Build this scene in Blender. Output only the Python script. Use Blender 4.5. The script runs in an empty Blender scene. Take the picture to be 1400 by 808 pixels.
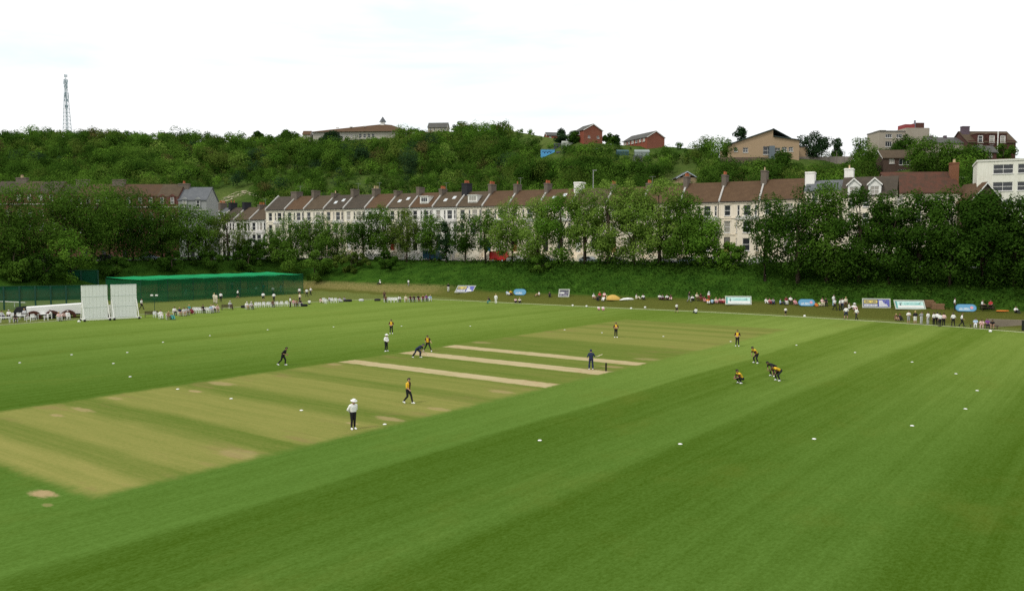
import bpy, bmesh, math, random
import numpy as np
from mathutils import Vector, Matrix
from mathutils.bvhtree import BVHTree
from mathutils.geometry import intersect_point_line
R = math.radians
random.seed(7)
scene = bpy.context.scene
COL = scene.collection
# ---------------------------------------------------------------- camera
F, H, HOR = 1150.0, 11.0, 333.0
PIT = math.atan((404 - HOR) / F)
cp, sp = math.cos(PIT), math.sin(PIT)
cam_d = bpy.data.cameras.new("camera")
cam_d.sensor_width = 36.0
cam_d.lens = 36.0 * F / 1400.0
cam_d.clip_start = 0.5
cam_d.clip_end = 6000
cam = bpy.data.objects.new("camera", cam_d)
COL.objects.link(cam)
cam.location = (0, 0, H)
cam.rotation_euler = (math.pi / 2 - PIT, 0, 0)
scene.camera = cam

def ray(px, py):
    u = 404 - py
    return Vector((px - 700, F * cp + u * sp, -F * sp + u * cp))
def G(px, py, z=0.0):                       # where the sight line meets height z
    d = ray(px, py); t = (z - H) / d.z
    return Vector((d.x * t, d.y * t, z))
def at(px, py, Y):                          # the point of the sight line at depth Y
    d = ray(px, py); t = Y / d.y
    return Vector((d.x * t, Y, H + d.z * t))
E1 = Vector((0.599, 0.801)); E2 = Vector((0.801, -0.599))
def AB(a, b, z=0.0):
    return Vector((a * E1.x + b * E2.x, a * E1.y + b * E2.y, z))

# ---------------------------------------------------------------- materials
class NT:
    def __init__(self, name):
        self.m = bpy.data.materials.new(name)
        self.m.use_nodes = True
        self.t = self.m.node_tree
        self.t.nodes.clear()
        self.out = self.t.nodes.new("ShaderNodeOutputMaterial")
    def n(self, typ, **kw):
        nd = self.t.nodes.new(typ)
        for k, v in kw.items():
            if k.startswith("i_"):
                key = k[2:]
                key = int(key) if key.isdigit() else key.replace("_", " ")
                if hasattr(v, "is_output"):
                    self.t.links.new(v, nd.inputs[key])
                else:
                    nd.inputs[key].default_value = v
            else:
                setattr(nd, k, v)
        return nd
    def math(self, op, a, b=0.0, c=0.0, clamp=False):
        nd = self.n("ShaderNodeMath", operation=op, use_clamp=clamp)
        for i, v in enumerate((a, b, c)):
            if hasattr(v, "is_output"): self.t.links.new(v, nd.inputs[i])
            else: nd.inputs[i].default_value = v
        return nd.outputs[0]
    def mix(self, f, a, b, mode="MIX"):
        nd = self.n("ShaderNodeMix", data_type="RGBA", blend_type=mode)
        for i, v in ((0, f), (6, a), (7, b)):
            if hasattr(v, "is_output"): self.t.links.new(v, nd.inputs[i])
            else: nd.inputs[i].default_value = v if i == 0 else (*v[:3], 1)
        return nd.outputs[2]
    def noise(self, vec, scale, detail=3.0, rough=0.55):
        nd = self.n("ShaderNodeTexNoise", i_Scale=scale, i_Detail=detail, i_Roughness=rough)
        if vec is not None: self.t.links.new(vec, nd.inputs["Vector"])
        return nd.outputs[0]
    def ramp(self, f, stops, mode="LINEAR"):
        nd = self.n("ShaderNodeValToRGB")
        cr = nd.color_ramp; cr.interpolation = mode
        while len(cr.elements) < len(stops): cr.elements.new(0.5)
        for e, (p, c) in zip(cr.elements, stops):
            e.position = p
            e.color = (*c[:3], 1) if hasattr(c, "__len__") else (c, c, c, 1)
        self.t.links.new(f, nd.inputs[0])
        return nd.outputs[0]
    def sstep(self, x, lo, hi):
        nd = self.n("ShaderNodeMapRange", interpolation_type="SMOOTHSTEP")
        self.t.links.new(x, nd.inputs[0])
        nd.inputs[1].default_value = lo; nd.inputs[2].default_value = hi
        return nd.outputs[0]
    def surf(self, col, rough=0.85, spec=0.2, metallic=0.0, bump=None, bstr=0.3, bdist=0.05):
        p = self.n("ShaderNodeBsdfPrincipled")
        if hasattr(col, "is_output"): self.t.links.new(col, p.inputs["Base Color"])
        else: p.inputs["Base Color"].default_value = (*col[:3], 1)
        p.inputs["Roughness"].default_value = rough
        p.inputs["Specular IOR Level"].default_value = spec
        p.inputs["Metallic"].default_value = metallic
        if bump is not None:
            b = self.n("ShaderNodeBump", i_Strength=bstr, i_Distance=bdist)
            self.t.links.new(bump, b.inputs["Height"])
            self.t.links.new(b.outputs[0], p.inputs["Normal"])
        self.t.links.new(p.outputs[0], self.out.inputs[0])
        return self.m

MATS = {}
def mat(name, col, rough=0.8, var=0.12, scale=2.0, spec=0.2, metallic=0.0, second=None, second_scale=0.6):
    if name in MATS: return MATS[name]
    t = NT(name)
    tc = t.n("ShaderNodeTexCoord")
    f = t.noise(tc.outputs["Object"], scale)
    lo = [c * (1 - var) for c in col]; hi = [min(1, c * (1 + var)) for c in col]
    c = t.mix(f, lo, hi)
    if second:
        g = t.sstep(t.noise(tc.outputs["Object"], second_scale, 4), 0.42, 0.66)
        c = t.mix(g, c, second)
    MATS[name] = t.surf(c, rough, spec, metallic)
    return MATS[name]
def tile_mat(name, col, col2):
    if name in MATS: return MATS[name]
    t = NT(name)
    tc = t.n("ShaderNodeTexCoord")
    f = t.sstep(t.noise(tc.outputs["Object"], 0.9, 5, 0.7), 0.35, 0.7)
    c = t.mix(f, col, col2)
    w = t.n("ShaderNodeTexWave", wave_type="BANDS", bands_direction="Z", i_Scale=1.6, i_Distortion=0.6)
    t.t.links.new(tc.outputs["Object"], w.inputs["Vector"])
    c = t.mix(t.math("MULTIPLY", w.outputs[1], 0.35), c, [x * 0.5 for x in col])
    f2 = t.noise(tc.outputs["Object"], 7, 3)
    c = t.mix(t.math("MULTIPLY", f2, 0.5), c, [x * 0.6 for x in col2])
    MATS[name] = t.surf(c, 0.85, 0.15)
    return MATS[name]
def brick_mat(name, col, col2, mortar):
    if name in MATS: return MATS[name]
    t = NT(name)
    tc = t.n("ShaderNodeTexCoord")
    mp = t.n("ShaderNodeMapping"); mp.inputs["Rotation"].default_value = (R(90), 0, 0)
    t.t.links.new(tc.outputs["Object"], mp.inputs["Vector"])
    b = t.n("ShaderNodeTexBrick", i_Scale=4.0)
    t.t.links.new(mp.outputs[0], b.inputs["Vector"])
    for k, v in (("Color1", col), ("Color2", col2), ("Mortar", mortar)): b.inputs[k].default_value = (*v, 1)
    f = t.noise(tc.outputs["Object"], 1.2, 4)
    c = t.mix(t.math("MULTIPLY", f, 0.5), b.outputs[0], [x * 0.6 for x in col])
    MATS[name] = t.surf(c, 0.9, 0.1)
    return MATS[name]
def stucco_mat(name, col):
    if name in MATS: return MATS[name]
    t = NT(name)
    tc = t.n("ShaderNodeTexCoord")
    mp = t.n("ShaderNodeMapping"); mp.inputs["Scale"].default_value = (1.5, 1.5, 0.25)
    t.t.links.new(tc.outputs["Object"], mp.inputs["Vector"])
    f = t.sstep(t.noise(mp.outputs[0], 1.3, 5, 0.7), 0.45, 0.8)
    c = t.mix(t.math("MULTIPLY", f, 0.55), col, [col[0] * 0.62, col[1] * 0.58, col[2] * 0.5])
    MATS[name] = t.surf(c, 0.85, 0.2)
    return MATS[name]
def glass_mat():
    if "window_glass" in MATS: return MATS["window_glass"]
    t = NT("window_glass")
    tc = t.n("ShaderNodeTexCoord")
    oi = t.n("ShaderNodeObjectInfo")
    f = t.noise(tc.outputs["Object"], 0.8, 2)
    c = t.mix(f, (0.012, 0.014, 0.016), (0.05, 0.055, 0.06))
    c = t.mix(t.sstep(oi.outputs["Random"], 0.62, 0.66), c, (0.32, 0.30, 0.26))   # drawn blinds behind some
    MATS["window_glass"] = t.surf(c, 0.12, 0.5)
    return MATS["window_glass"]
def leaf_mat(name, dark, light, trans=0.29):
    if name in MATS: return MATS[name]
    t = NT(name)
    a = t.n("ShaderNodeAttribute", attribute_name="tint")
    c = t.mix(a.outputs["Fac"], dark, light)
    d = t.n("ShaderNodeBsdfDiffuse"); t.t.links.new(c, d.inputs[0])
    tr = t.n("ShaderNodeBsdfTranslucent"); 
    c2 = t.mix(0.5, c, [min(1, x * 1.4) for x in light])
    t.t.links.new(c2, tr.inputs[0])
    m = t.n("ShaderNodeMixShader", i_Fac=trans)
    t.t.links.new(d.outputs[0], m.inputs[1]); t.t.links.new(tr.outputs[0], m.inputs[2])
    t.t.links.new(m.outputs[0], t.out.inputs[0])
    MATS[name] = t.m
    return t.m
def net_mat(name, col, alpha, trans=0.3):
    if name in MATS: return MATS[name]
    t = NT(name)
    tc = t.n("ShaderNodeTexCoord")
    f = t.noise(tc.outputs["Object"], 0.35, 3)
    c = t.mix(f, [x * 0.7 for x in col], [x * 1.25 for x in col])
    d = t.n("ShaderNodeBsdfDiffuse"); t.t.links.new(c, d.inputs[0])
    tl = t.n("ShaderNodeBsdfTranslucent"); t.t.links.new(c, tl.inputs[0])
    m0 = t.n("ShaderNodeMixShader", i_Fac=trans)
    t.t.links.new(d.outputs[0], m0.inputs[1]); t.t.links.new(tl.outputs[0], m0.inputs[2])
    tr = t.n("ShaderNodeBsdfTransparent")
    m = t.n("ShaderNodeMixShader", i_Fac=alpha)
    t.t.links.new(tr.outputs[0], m.inputs[1]); t.t.links.new(m0.outputs[0], m.inputs[2])
    t.t.links.new(m.outputs[0], t.out.inputs[0])
    MATS[name] = t.m
    return t.m

# ---------------------------------------------------------------- mesh building
def tag(o, label=None, cat=None, group=None, kind=None):
    if label: o["label"] = label
    if cat: o["category"] = cat
    if group: o["group"] = group
    if kind: o["kind"] = kind
    return o
def link(name, me, parent=None, loc=None, rz=None):
    o = bpy.data.objects.new(name, me)
    COL.objects.link(o)
    if parent is not None: o.parent = parent
    if loc is not None: o.location = loc
    if rz is not None: o.rotation_euler = (0, 0, rz)
    return o
def empty(name, loc, rz=0.0):
    o = bpy.data.objects.new(name, None)
    o.empty_display_size = 0.3
    COL.objects.link(o)
    o.location = loc; o.rotation_euler = (0, 0, rz)
    return o
class MB:
    def __init__(self): self.v, self.f, self.mi = [], [], []
    def add(self, vs, fs, mi=0):
        k = len(self.v)
        self.v += [tuple(x) for x in vs]
        self.f += [tuple(i + k for i in f) for f in fs]
        self.mi += [mi] * len(fs)
        return self
    def box(self, x0, x1, y0, y1, z0, z1, mi=0, M=None):
        vs = [Vector((x, y, z)) for z in (z0, z1) for y in (y0, y1) for x in (x0, x1)]
        if M is not None: vs = [M @ v for v in vs]
        return self.add(vs, [(0, 2, 3, 1), (4, 5, 7, 6), (0, 1, 5, 4), (2, 6, 7, 3), (0, 4, 6, 2), (1, 3, 7, 5)], mi)
    def tube(self, p0, p1, r0, r1=None, n=6, mi=0):
        r1 = r0 if r1 is None else r1
        p0, p1 = Vector(p0), Vector(p1)
        d = (p1 - p0)
        q = d.to_track_quat("Z", "Y") if d.length > 1e-6 else Matrix.Identity(3).to_quaternion()
        vs = []
        for p, r in ((p0, r0), (p1, r1)):
            for i in range(n):
                a = 2 * math.pi * i / n
                vs.append(p + q @ Vector((r * math.cos(a), r * math.sin(a), 0)))
        fs = [(i, (i + 1) % n, n + (i + 1) % n, n + i) for i in range(n)]
        fs += [tuple(range(n))[::-1], tuple(range(n, 2 * n))]
        return self.add(vs, fs, mi)
    def path(self, pts, rs, n=6, mi=0):
        k = len(self.v); m = len(pts)
        pts = [Vector(p) for p in pts]
        for j, p in enumerate(pts):
            d = (pts[min(j + 1, m - 1)] - pts[max(j - 1, 0)])
            q = d.to_track_quat("Z", "Y")
            for i in range(n):
                a = 2 * math.pi * i / n
                self.v.append(tuple(p + q @ Vector((rs[j] * math.cos(a), rs[j] * math.sin(a), 0))))
        for j in range(m - 1):
            for i in range(n):
                self.f.append((k + j * n + i, k + j * n + (i + 1) % n, k + (j + 1) * n + (i + 1) % n, k + (j + 1) * n + i)); self.mi.append(mi)
        self.f.append(tuple(k + i for i in range(n))[::-1]); self.f.append(tuple(k + (m - 1) * n + i for i in range(n)))
        self.mi += [mi, mi]
        return self
    def lathe(self, prof, n=12, c=(0, 0, 0), mi=0, sx=1.0, sy=1.0):
        vs = []; fs = []; m = len(prof)
        for r, z in prof:
            for i in range(n):
                a = 2 * math.pi * i / n
                vs.append((c[0] + sx * r * math.cos(a), c[1] + sy * r * math.sin(a), c[2] + z))
        for j in range(m - 1):
            for i in range(n):
                fs.append((j * n + i, j * n + (i + 1) % n, (j + 1) * n + (i + 1) % n, (j + 1) * n + i))
        fs += [tuple(range(n))[::-1], tuple(range((m - 1) * n, m * n))]
        return self.add(vs, fs, mi)
    def prism(self, pts, y0, y1, mi=0, M=None):       # outline in x-z, thickness along y
        n = len(pts)
        vs = [Vector((x, y0, z)) for x, z in pts] + [Vector((x, y1, z)) for x, z in pts]
        if M is not None: vs = [M @ v for v in vs]
        fs = [tuple(range(n)), tuple(range(n, 2 * n))[::-1]] + [(i, n + i, n + (i + 1) % n, (i + 1) % n) for i in range(n)]
        return self.add(vs, fs, mi)
    def mesh(self, name, mats, smooth=False):
        me = bpy.data.meshes.new(name)
        me.from_pydata(self.v, [], self.f)
        for m in (mats if isinstance(mats, (list, tuple)) else [mats]): me.materials.append(m)
        if any(self.mi): me.polygons.foreach_set("material_index", self.mi)
        if smooth: me.polygons.foreach_set("use_smooth", [True] * len(me.polygons))
        bm = bmesh.new(); bm.from_mesh(me); bmesh.ops.recalc_face_normals(bm, faces=bm.faces); bm.to_mesh(me); bm.free()
        me.update()
        return me
    def build(self, name, mats, parent=None, loc=None, rz=None, smooth=False):
        return link(name, self.mesh(name, mats, smooth), parent, loc, rz)
def np_mesh(name, verts, quads, tint=None, m=None, smooth=False):
    me = bpy.data.meshes.new(name)
    nv, nf = len(verts), len(quads)
    k = quads.shape[1]
    me.vertices.add(nv); me.vertices.foreach_set("co", np.ascontiguousarray(verts, dtype=np.float32).ravel())
    me.loops.add(nf * k); me.loops.foreach_set("vertex_index", np.ascontiguousarray(quads, dtype=np.int32).ravel())
    me.polygons.add(nf); me.polygons.foreach_set("loop_start", np.arange(0, nf * k, k, dtype=np.int32))
    if smooth: me.polygons.foreach_set("use_smooth", np.ones(nf, dtype=bool))
    me.update(calc_edges=True)
    if tint is not None:
        at_ = me.attributes.new("tint", "FLOAT", "POINT")
        at_.data.foreach_set("value", np.ascontiguousarray(tint, dtype=np.float32))
    if m: me.materials.append(m)
    return me
ORD = ["zeroth", "first", "second", "third", "fourth", "fifth", "sixth", "seventh", "eighth", "ninth", "tenth", "eleventh", "twelfth",
       "thirteenth", "fourteenth", "fifteenth", "sixteenth", "seventeenth", "eighteenth", "nineteenth", "twentieth", "twenty-first", "twenty-second"]
# ---------------------------------------------------------------- ground: field, bank, plateau, hill
def smooth_curve(pts, step=1.5):
    pts = [Vector(p) for p in pts]; out = []
    for i in range(len(pts) - 1):
        p0, p1, p2, p3 = pts[max(i - 1, 0)], pts[i], pts[i + 1], pts[min(i + 2, len(pts) - 1)]
        n = max(2, int((p2 - p1).length / step))
        for j in range(n):
            t = j / n
            out.append(0.5 * ((2 * p1) + (p2 - p0) * t + (2 * p0 - 5 * p1 + 4 * p2 - p3) * t * t + (3 * p1 - p0 - 3 * p2 + p3) * t ** 3))
    out.append(pts[-1])
    return out
KEYS = [  # boundary (a, b), then bank profile f0, f1, f2, f3, ledge height, top height
    (-150, -122.5, 44, 45, 46, 59, 0.3, 7.0), (0, -122.5, 44, 45, 46, 59, 0.3, 7.0), (49, -122.7, 44, 45, 46, 59, 0.3, 7.0),
    (88, -124.3, 44, 45, 46, 59, 0.3, 7.0), (104, -124, 43, 44, 45, 58, 0.3, 7.0), (112, -122.3, 40, 42, 44, 56, 0.6, 7.0),
    (118, -118.6, 13, 17, 22, 42, 1.6, 6.9), (122.5, -113, 6, 9, 13, 27, 1.5, 6.8), (123.5, -102, 1.2, 4.3, 7, 19, 1.35, 6.8),
    (123.8, -90, 1.0, 4.5, 7, 18, 1.3, 6.8), (124.9, -70, 1.2, 5, 7.5, 18, 1.3, 6.9), (126.3, -52, 1.5, 5.8, 8, 17.5, 1.3, 7.0),
    (125.8, -34.5, 2, 8.5, 11, 19, 1.3, 7.0), (123.4, -20, 3, 11.5, 14, 22, 1.3, 7.0), (120.7, -11.3, 3, 12, 15, 23, 1.3, 7.0),
    (113, 15, 3, 12, 15, 23, 1.3, 7.0), (95, 60, 3, 12, 15, 23, 1.3, 7.0), (70, 120, 3, 12, 15, 23, 1.3, 7.0)]
bcurve = smooth_curve([AB(k[0], k[1]) for k in KEYS])
def key_param(i_curve, cache={}):
    if not cache:
        s = [0.0]
        for p, q in zip(bcurve, bcurve[1:]): s.append(s[-1] + (q - p).length)
        cache["s"] = s
        cache["ks"] = [s[min(range(len(bcurve)), key=lambda j: (bcurve[j] - AB(k[0], k[1])).length)] for k in KEYS]
    return [float(np.interp(cache["s"][i_curve], cache["ks"], [k[c] for k in KEYS])) for c in range(2, 8)]
bnorm = []
for i in range(len(bcurve)):
    d = (bcurve[min(i + 1, len(bcurve) - 1)] - bcurve[max(i - 1, 0)]).normalized()
    bnorm.append(Vector((-d.y, d.x, 0)))
for _ in range(3):
    bnorm = [(bnorm[max(i - 1, 0)] + bnorm[i] + bnorm[min(i + 1, len(bnorm) - 1)]).normalized() for i in range(len(bnorm))]
DS = [0, 0.6, 1.2, 2, 3, 4, 5, 6, 7, 8, 9, 10, 11, 12, 13, 14, 15, 16, 17, 18, 19, 20, 21, 22, 23, 24, 25, 27, 29, 31, 34, 37, 40, 42, 44, 46, 48, 50, 52, 54, 56, 58, 60, 63, 68, 75, 90, 115]
def prof(d, p):
    f0, f1, f2, f3, zl, zt = p
    xs = [0, f0, f1, f2, f3, f3 + 30, 200]
    return float(np.interp(d, xs, [0, 0.04, zl, zl + 0.15, zt, zt + 0.5, zt + 0.6]))
rng = np.random.default_rng(3)
bv, bf = [], []
nD = len(DS)
for i, (p, nrm) in enumerate(zip(bcurve, bnorm)):
    pr = key_param(i)
    for j, d in enumerate(DS):
        q = p + nrm * d
        z = (prof(d - 0.7, pr) + prof(d, pr) + prof(d + 0.7, pr)) / 3 if d > 0 else 0.0
        amp = 0.0 if d < 1 else min(1.0, abs(prof(d + 1, pr) - prof(d - 1, pr)) * 0.8) * 0.35
        q = Vector((q.x, q.y, z + amp * (math.sin(q.x * 0.9 + q.y * 0.33) * 0.5 + math.sin(q.y * 0.71 - q.x * 0.2 + 1.3) * 0.5)))
        bv.append(q)
for i in range(len(bcurve) - 1):
    for j in range(nD - 1):
        bf.append((i * nD + j, (i + 1) * nD + j, (i + 1) * nD + j + 1, i * nD + j + 1))

def grass_nodes(t):
    tc = t.n("ShaderNodeTexCoord")
    sx = t.n("ShaderNodeSeparateXYZ"); t.t.links.new(tc.outputs["Object"], sx.inputs[0])
    x, y = sx.outputs[0], sx.outputs[1]
    a = t.math("ADD", t.math("MULTIPLY", x, E1.x), t.math("MULTIPLY", y, E1.y))
    b = t.math("ADD", t.math("MULTIPLY", x, E2.x), t.math("MULTIPLY", y, E2.y))
    cb = t.n("ShaderNodeCombineXYZ"); t.t.links.new(a, cb.inputs[0]); t.t.links.new(b, cb.inputs[1])
    return tc, a, b, cb.outputs[0]
def stretched(t, ab, sa, sb, scale, detail=3, rough=0.6):
    mp = t.n("ShaderNodeMapping"); mp.inputs["Scale"].default_value = (sa, sb, 1)
    t.t.links.new(ab, mp.inputs["Vector"])
    return t.noise(mp.outputs[0], scale, detail, rough)
PATCHES = [(16.8, -38.4, .5, .95, .95), (16.2, -36.6, .22, .4, .4), (25.3, -55.4, .35, .9, .6), (27.2, -55.9, .4, 1.6, .55), (38.9, -57.6, .7, 1.9, .6), (35.7, -56.2, .4, .9, .7), (37.3, -37.6, .55, 1.5, .6), (35.0, -38.4, .3, .6, .7), (41.5, -37.2, .5, 1.2, .5),
           (26.3, -37.6, .9, 1.6, .35), (49.2, -37.8, .6, 1.3, .5), (51.4, -58.6, .7, 1.0, .45), (65.2, -37.5, .7, 1.3, .45), (71.5, -37.4, .9, 1.6, .4), (72.5, -58.5, .8, 1.4, .4), (30.6, -58.2, .4, 1.1, .4)]
def worn(t, a, b, ab, c):
    n = t.math("MULTIPLY", t.math("SUBTRACT", stretched(t, ab, 1.3, .6, 1.5, 5, .75), .5), 1.5)
    tot = None
    for (pa, pb, ra, rb, k) in PATCHES:
        x = t.math("DIVIDE", t.math("SUBTRACT", a, pa), ra); y = t.math("DIVIDE", t.math("SUBTRACT", b, pb), rb)
        d = t.math("SQRT", t.math("ADD", t.math("MULTIPLY", x, x), t.math("MULTIPLY", y, y)))
        m = t.math("MULTIPLY", t.sstep(t.math("SUBTRACT", 1.0, t.math("ADD", d, n)), -.1, .5), k)
        tot = m if tot is None else t.math("MAXIMUM", tot, m)
    return t.mix(tot, c, t.mix(stretched(t, ab, 1, 1, 3.0, 4, .7), (.25, .18, .075), (.46, .35, .20)))
def field_color(t, tc, a, b, ab):
    wob = t.math("MULTIPLY", t.math("SUBTRACT", stretched(t, ab, .5, 1, 0.12, 3), 0.5), 1.6)
    bb = t.math("ADD", b, wob)
    f = t.math("DIVIDE", t.math("ADD", bb, 130.0), 160.0)       # b = -130 .. 30
    def pos(v): return (v + 130.0) / 160.0
    near = [(-36.2, .68), (-29.9, .74), (-29.3, .27), (-25, .32), (-22.6, .56), (-20.2, .6), (-19.6, .26), (-15, .3), (-13.4, .51), (-7.6, .56), (-6.2, .25), (-2, .27), (0, .48), (5, .5), (5.8, .24), (12, .22), (14, .5), (22, .5)]
    far_ = [(-125, .62), (-119, .6), (-113, .5), (-111.5, .62), (-105, .6), (-99, .47), (-97.5, .64), (-92, .6), (-87, .44), (-85.5, .64), (-80, .58), (-76.5, .42), (-75, .58), (-70, .5), (-66, .42), (-63, .33), (-60.5, .3), (-58, .34)]
    st = t.ramp(f, [(pos(p), v) for p, v in far_ + [(-36.6, .75)]]) ; st2 = t.ramp(f, [(pos(p), v) for p, v in near])
    st = t.mix(t.math("GREATER_THAN", bb, -36.4), st, st2)
    lines = stretched(t, ab, 0.010, 1.0, 1.3, 5, .75)            # mower lines
    st = t.math("ADD", st, t.math("MULTIPLY", t.math("SUBTRACT", lines, 0.5), 0.85))
    st = t.math("ADD", st, t.math("MULTIPLY", t.math("SUBTRACT", stretched(t, ab, .4, 1.2, 0.35, 5, .7), 0.5), 0.45))
    g = stretched(t, ab, .8, 1.2, 5.5, 5, .85)                  # turf grain
    st = t.math("ADD", st, t.math("MULTIPLY", t.math("SUBTRACT", g, 0.5), 2.1))
    st = t.math("ADD", st, t.math("MULTIPLY", t.math("SUBTRACT", stretched(t, ab, 1, 1, 1.3, 4, .75), 0.5), 0.5), clamp=True)
    c = t.mix(st, GRASS_DARK, GRASS_LIGHT)
    far = t.sstep(t.math("ADD", a, t.math("MULTIPLY", t.math("SUBTRACT", -36, b), .35)), 20, 110)       # the far half of the outfield is drier and yellower
    c = t.mix(t.math("MULTIPLY", far, 0.85), c, t.mix(st, GRASS_FAR_D, GRASS_FAR_L))
    dry = t.sstep(stretched(t, ab, .6, 1, .12, 5, .7), .52, .75)
    c = t.mix(t.math("MULTIPLY", dry, .22), c, (.16, .17, .03))
    return c, g
def square_color(t, tc, a, b, ab):
    wob = t.math("MULTIPLY", t.math("SUBTRACT", stretched(t, ab, 1, .5, 0.25, 3), 0.5), 1.1)
    aa = t.math("ADD", a, wob)
    f = t.math("DIVIDE", t.math("SUBTRACT", aa, 10.0), 100.0)
    bands = [(12, .2), (17, .15), (17.9, .8), (20.2, .85), (20.9, .35), (22.4, .25), (23.2, .7), (26.3, .74), (27.3, .25), (29.3, .12), (30.2, .66), (35, .7), (36, .45),
             (36.8, .15), (38.6, .18), (39.5, .62), (44, .66), (44.8, .3), (46.6, .22), (47.6, .55), (51.0, .5), (52.2, .25), (58, .2), (66, .18), (72, .14), (79.8, .18), (81.2, .58), (85.8, .62), (87, .34), (89, .6), (92.5, .58),
             (93.8, .28), (95.2, .6), (97.5, .54), (98.6, .26), (99.8, .26), (101, .6), (102.6, .5), (104, .3), (106, .36), (108, .3)]
    st = t.ramp(f, [((p - 10) / 100.0, v) for p, v in bands][:32])
    st2 = t.ramp(f, [((p - 10) / 100.0, v) for p, v in bands][30:])
    st = t.mix(t.math("GREATER_THAN", aa, 93.0), st, st2)
    st = t.math("ADD", st, t.math("MULTIPLY", t.math("SUBTRACT", stretched(t, ab, 1.0, 0.02, 1.6, 5, .7), 0.5), 0.8))
    st = t.math("ADD", st, t.math("MULTIPLY", t.math("SUBTRACT", stretched(t, ab, 1.6, 0.25, 0.8, 4), 0.5), 0.5))
    st = t.math("ADD", st, t.math("MULTIPLY", t.math("SUBTRACT", stretched(t, ab, 1.2, .7, 4.5, 5, 0.85), 0.5), 1.1), clamp=True)
    c = t.mix(st, (0.098, 0.145, 0.024), (0.25, 0.24, 0.070))
    e = t.math("ADD", t.sstep(b, -42.5, -38.0), t.sstep(t.math("MULTIPLY", b, -1), 53.8, 57.2), clamp=True)
    wn = t.sstep(stretched(t, ab, 0.9, 0.22, 0.75, 5, 0.65), 0.5, 0.68)
    c = t.mix(t.math("MULTIPLY", t.math("MULTIPLY", e, wn), 0.45), c, (0.22, 0.155, 0.07))
    edge = t.math("MINIMUM", t.math("SUBTRACT", -35.7, b), t.math("ADD", b, 60.0))
    edge = t.math("MINIMUM", edge, t.math("MINIMUM", t.math("SUBTRACT", a, 17.5), t.math("SUBTRACT", 107.5, a)))
    edge = t.math("ADD", edge, t.math("MULTIPLY", t.math("SUBTRACT", stretched(t, ab, 1, 1, 1.0, 5, .75), 0.5), 1.4))
    fc, g = field_color(t, tc, a, b, ab)
    return t.mix(t.sstep(edge, -.2, 1.1), fc, c), g
def field_material():
    t = NT("mown_grass"); tc, a, b, ab = grass_nodes(t)
    c, g = field_color(t, tc, a, b, ab)
    return t.surf(worn(t, a, b, ab, c), 1.0, 0.0, bump=g, bstr=0.25, bdist=0.05)
def square_material():
    t = NT("square_turf"); tc, a, b, ab = grass_nodes(t)
    c, g = square_color(t, tc, a, b, ab)
    return t.surf(worn(t, a, b, ab, c), 1.0, 0.0, bump=g, bstr=0.2, bdist=0.04)
def pitch_material(name, green, a0, a1):
    t = NT(name); tc, a, b, ab = grass_nodes(t)
    n1 = stretched(t, ab, 1.5, 0.1, 1.3, 5, 0.75)
    c = t.mix(n1, (0.30, 0.245, 0.125), (0.53, 0.45, 0.27))
    n2 = t.sstep(stretched(t, ab, 1.2, 0.3, 1.1, 5, 0.75), 0.48, 0.72)
    c = t.mix(t.math("MULTIPLY", n2, green), c, (0.25, 0.235, 0.06))
    ends = t.math("ADD", t.sstep(b, -42, -37.5), t.sstep(t.math("MULTIPLY", b, -1), 54, 58), clamp=True)
    n3 = t.sstep(t.noise(tc.outputs["Object"], 1.3, 4, 0.7), 0.42, 0.7)
    c = t.mix(t.math("MULTIPLY", t.math("MULTIPLY", ends, n3), 0.6), c, (0.34, 0.22, 0.12))
    edge = t.math("MINIMUM", t.math("SUBTRACT", -36.0, b), t.math("ADD", b, 59.6))
    edge = t.math("MINIMUM", edge, t.math("MINIMUM", t.math("SUBTRACT", a, a0), t.math("SUBTRACT", a1, a)))
    edge = t.math("ADD", edge, t.math("MULTIPLY", t.math("SUBTRACT", stretched(t, ab, 1, .5, 1.6, 5, .7), 0.5), 0.9))
    sc_, g = square_color(t, tc, a, b, ab)
    return t.surf(t.mix(t.sstep(edge, 0.0, 0.4), sc_, c), 1.0, 0.0)
def bank_material():
    t = NT("bank_grass")
    tc, a, b, ab = grass_nodes(t)
    sx = t.n("ShaderNodeSeparateXYZ"); t.t.links.new(tc.outputs["Object"], sx.inputs[0])
    z = sx.outputs[2]
    n = t.noise(tc.outputs["Object"], 0.35, 5, 0.7)
    n2 = t.noise(tc.outputs["Object"], 2.6, 5, 0.75)
    c = t.mix(t.sstep(n, 0.3, 0.7), BANK_D, BANK_L)
    c = t.mix(t.math("MULTIPLY", t.sstep(n2, 0.45, 0.75), 0.6), c, [v * 0.35 for v in BANK_D])
    brown = t.mix(n2, (0.062, 0.085, 0.015), (0.135, 0.135, 0.032))
    low = t.math("SUBTRACT", 1.0, t.sstep(t.math("ADD", z, t.math("MULTIPLY", t.math("SUBTRACT", n2, 0.5), 0.7)), 1.25, 1.8))
    c = t.mix(low, c, brown)
    flat = t.math("SUBTRACT", 1.0, t.sstep(t.math("ADD", z, t.math("MULTIPLY", n, 0.1)), 0.08, 0.3))
    lawn = t.mix(n, (0.10, 0.135, 0.03), (0.17, 0.19, 0.055))
    c = t.mix(flat, c, lawn)
    straw = t.math("MULTIPLY", t.sstep(t.math("MULTIPLY", b, -1), 112, 122), t.math("SUBTRACT", 1.0, t.sstep(z, 1.7, 2.4)))
    straw = t.math("MULTIPLY", straw, t.sstep(z, 0.35, 0.9))
    c = t.mix(t.math("MULTIPLY", straw, t.sstep(n2, 0.3, 0.6)), c, (0.22, 0.19, 0.07))
    return t.surf(c, 1.0, 0.0, bump=n2, bstr=0.8, bdist=0.3)
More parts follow.
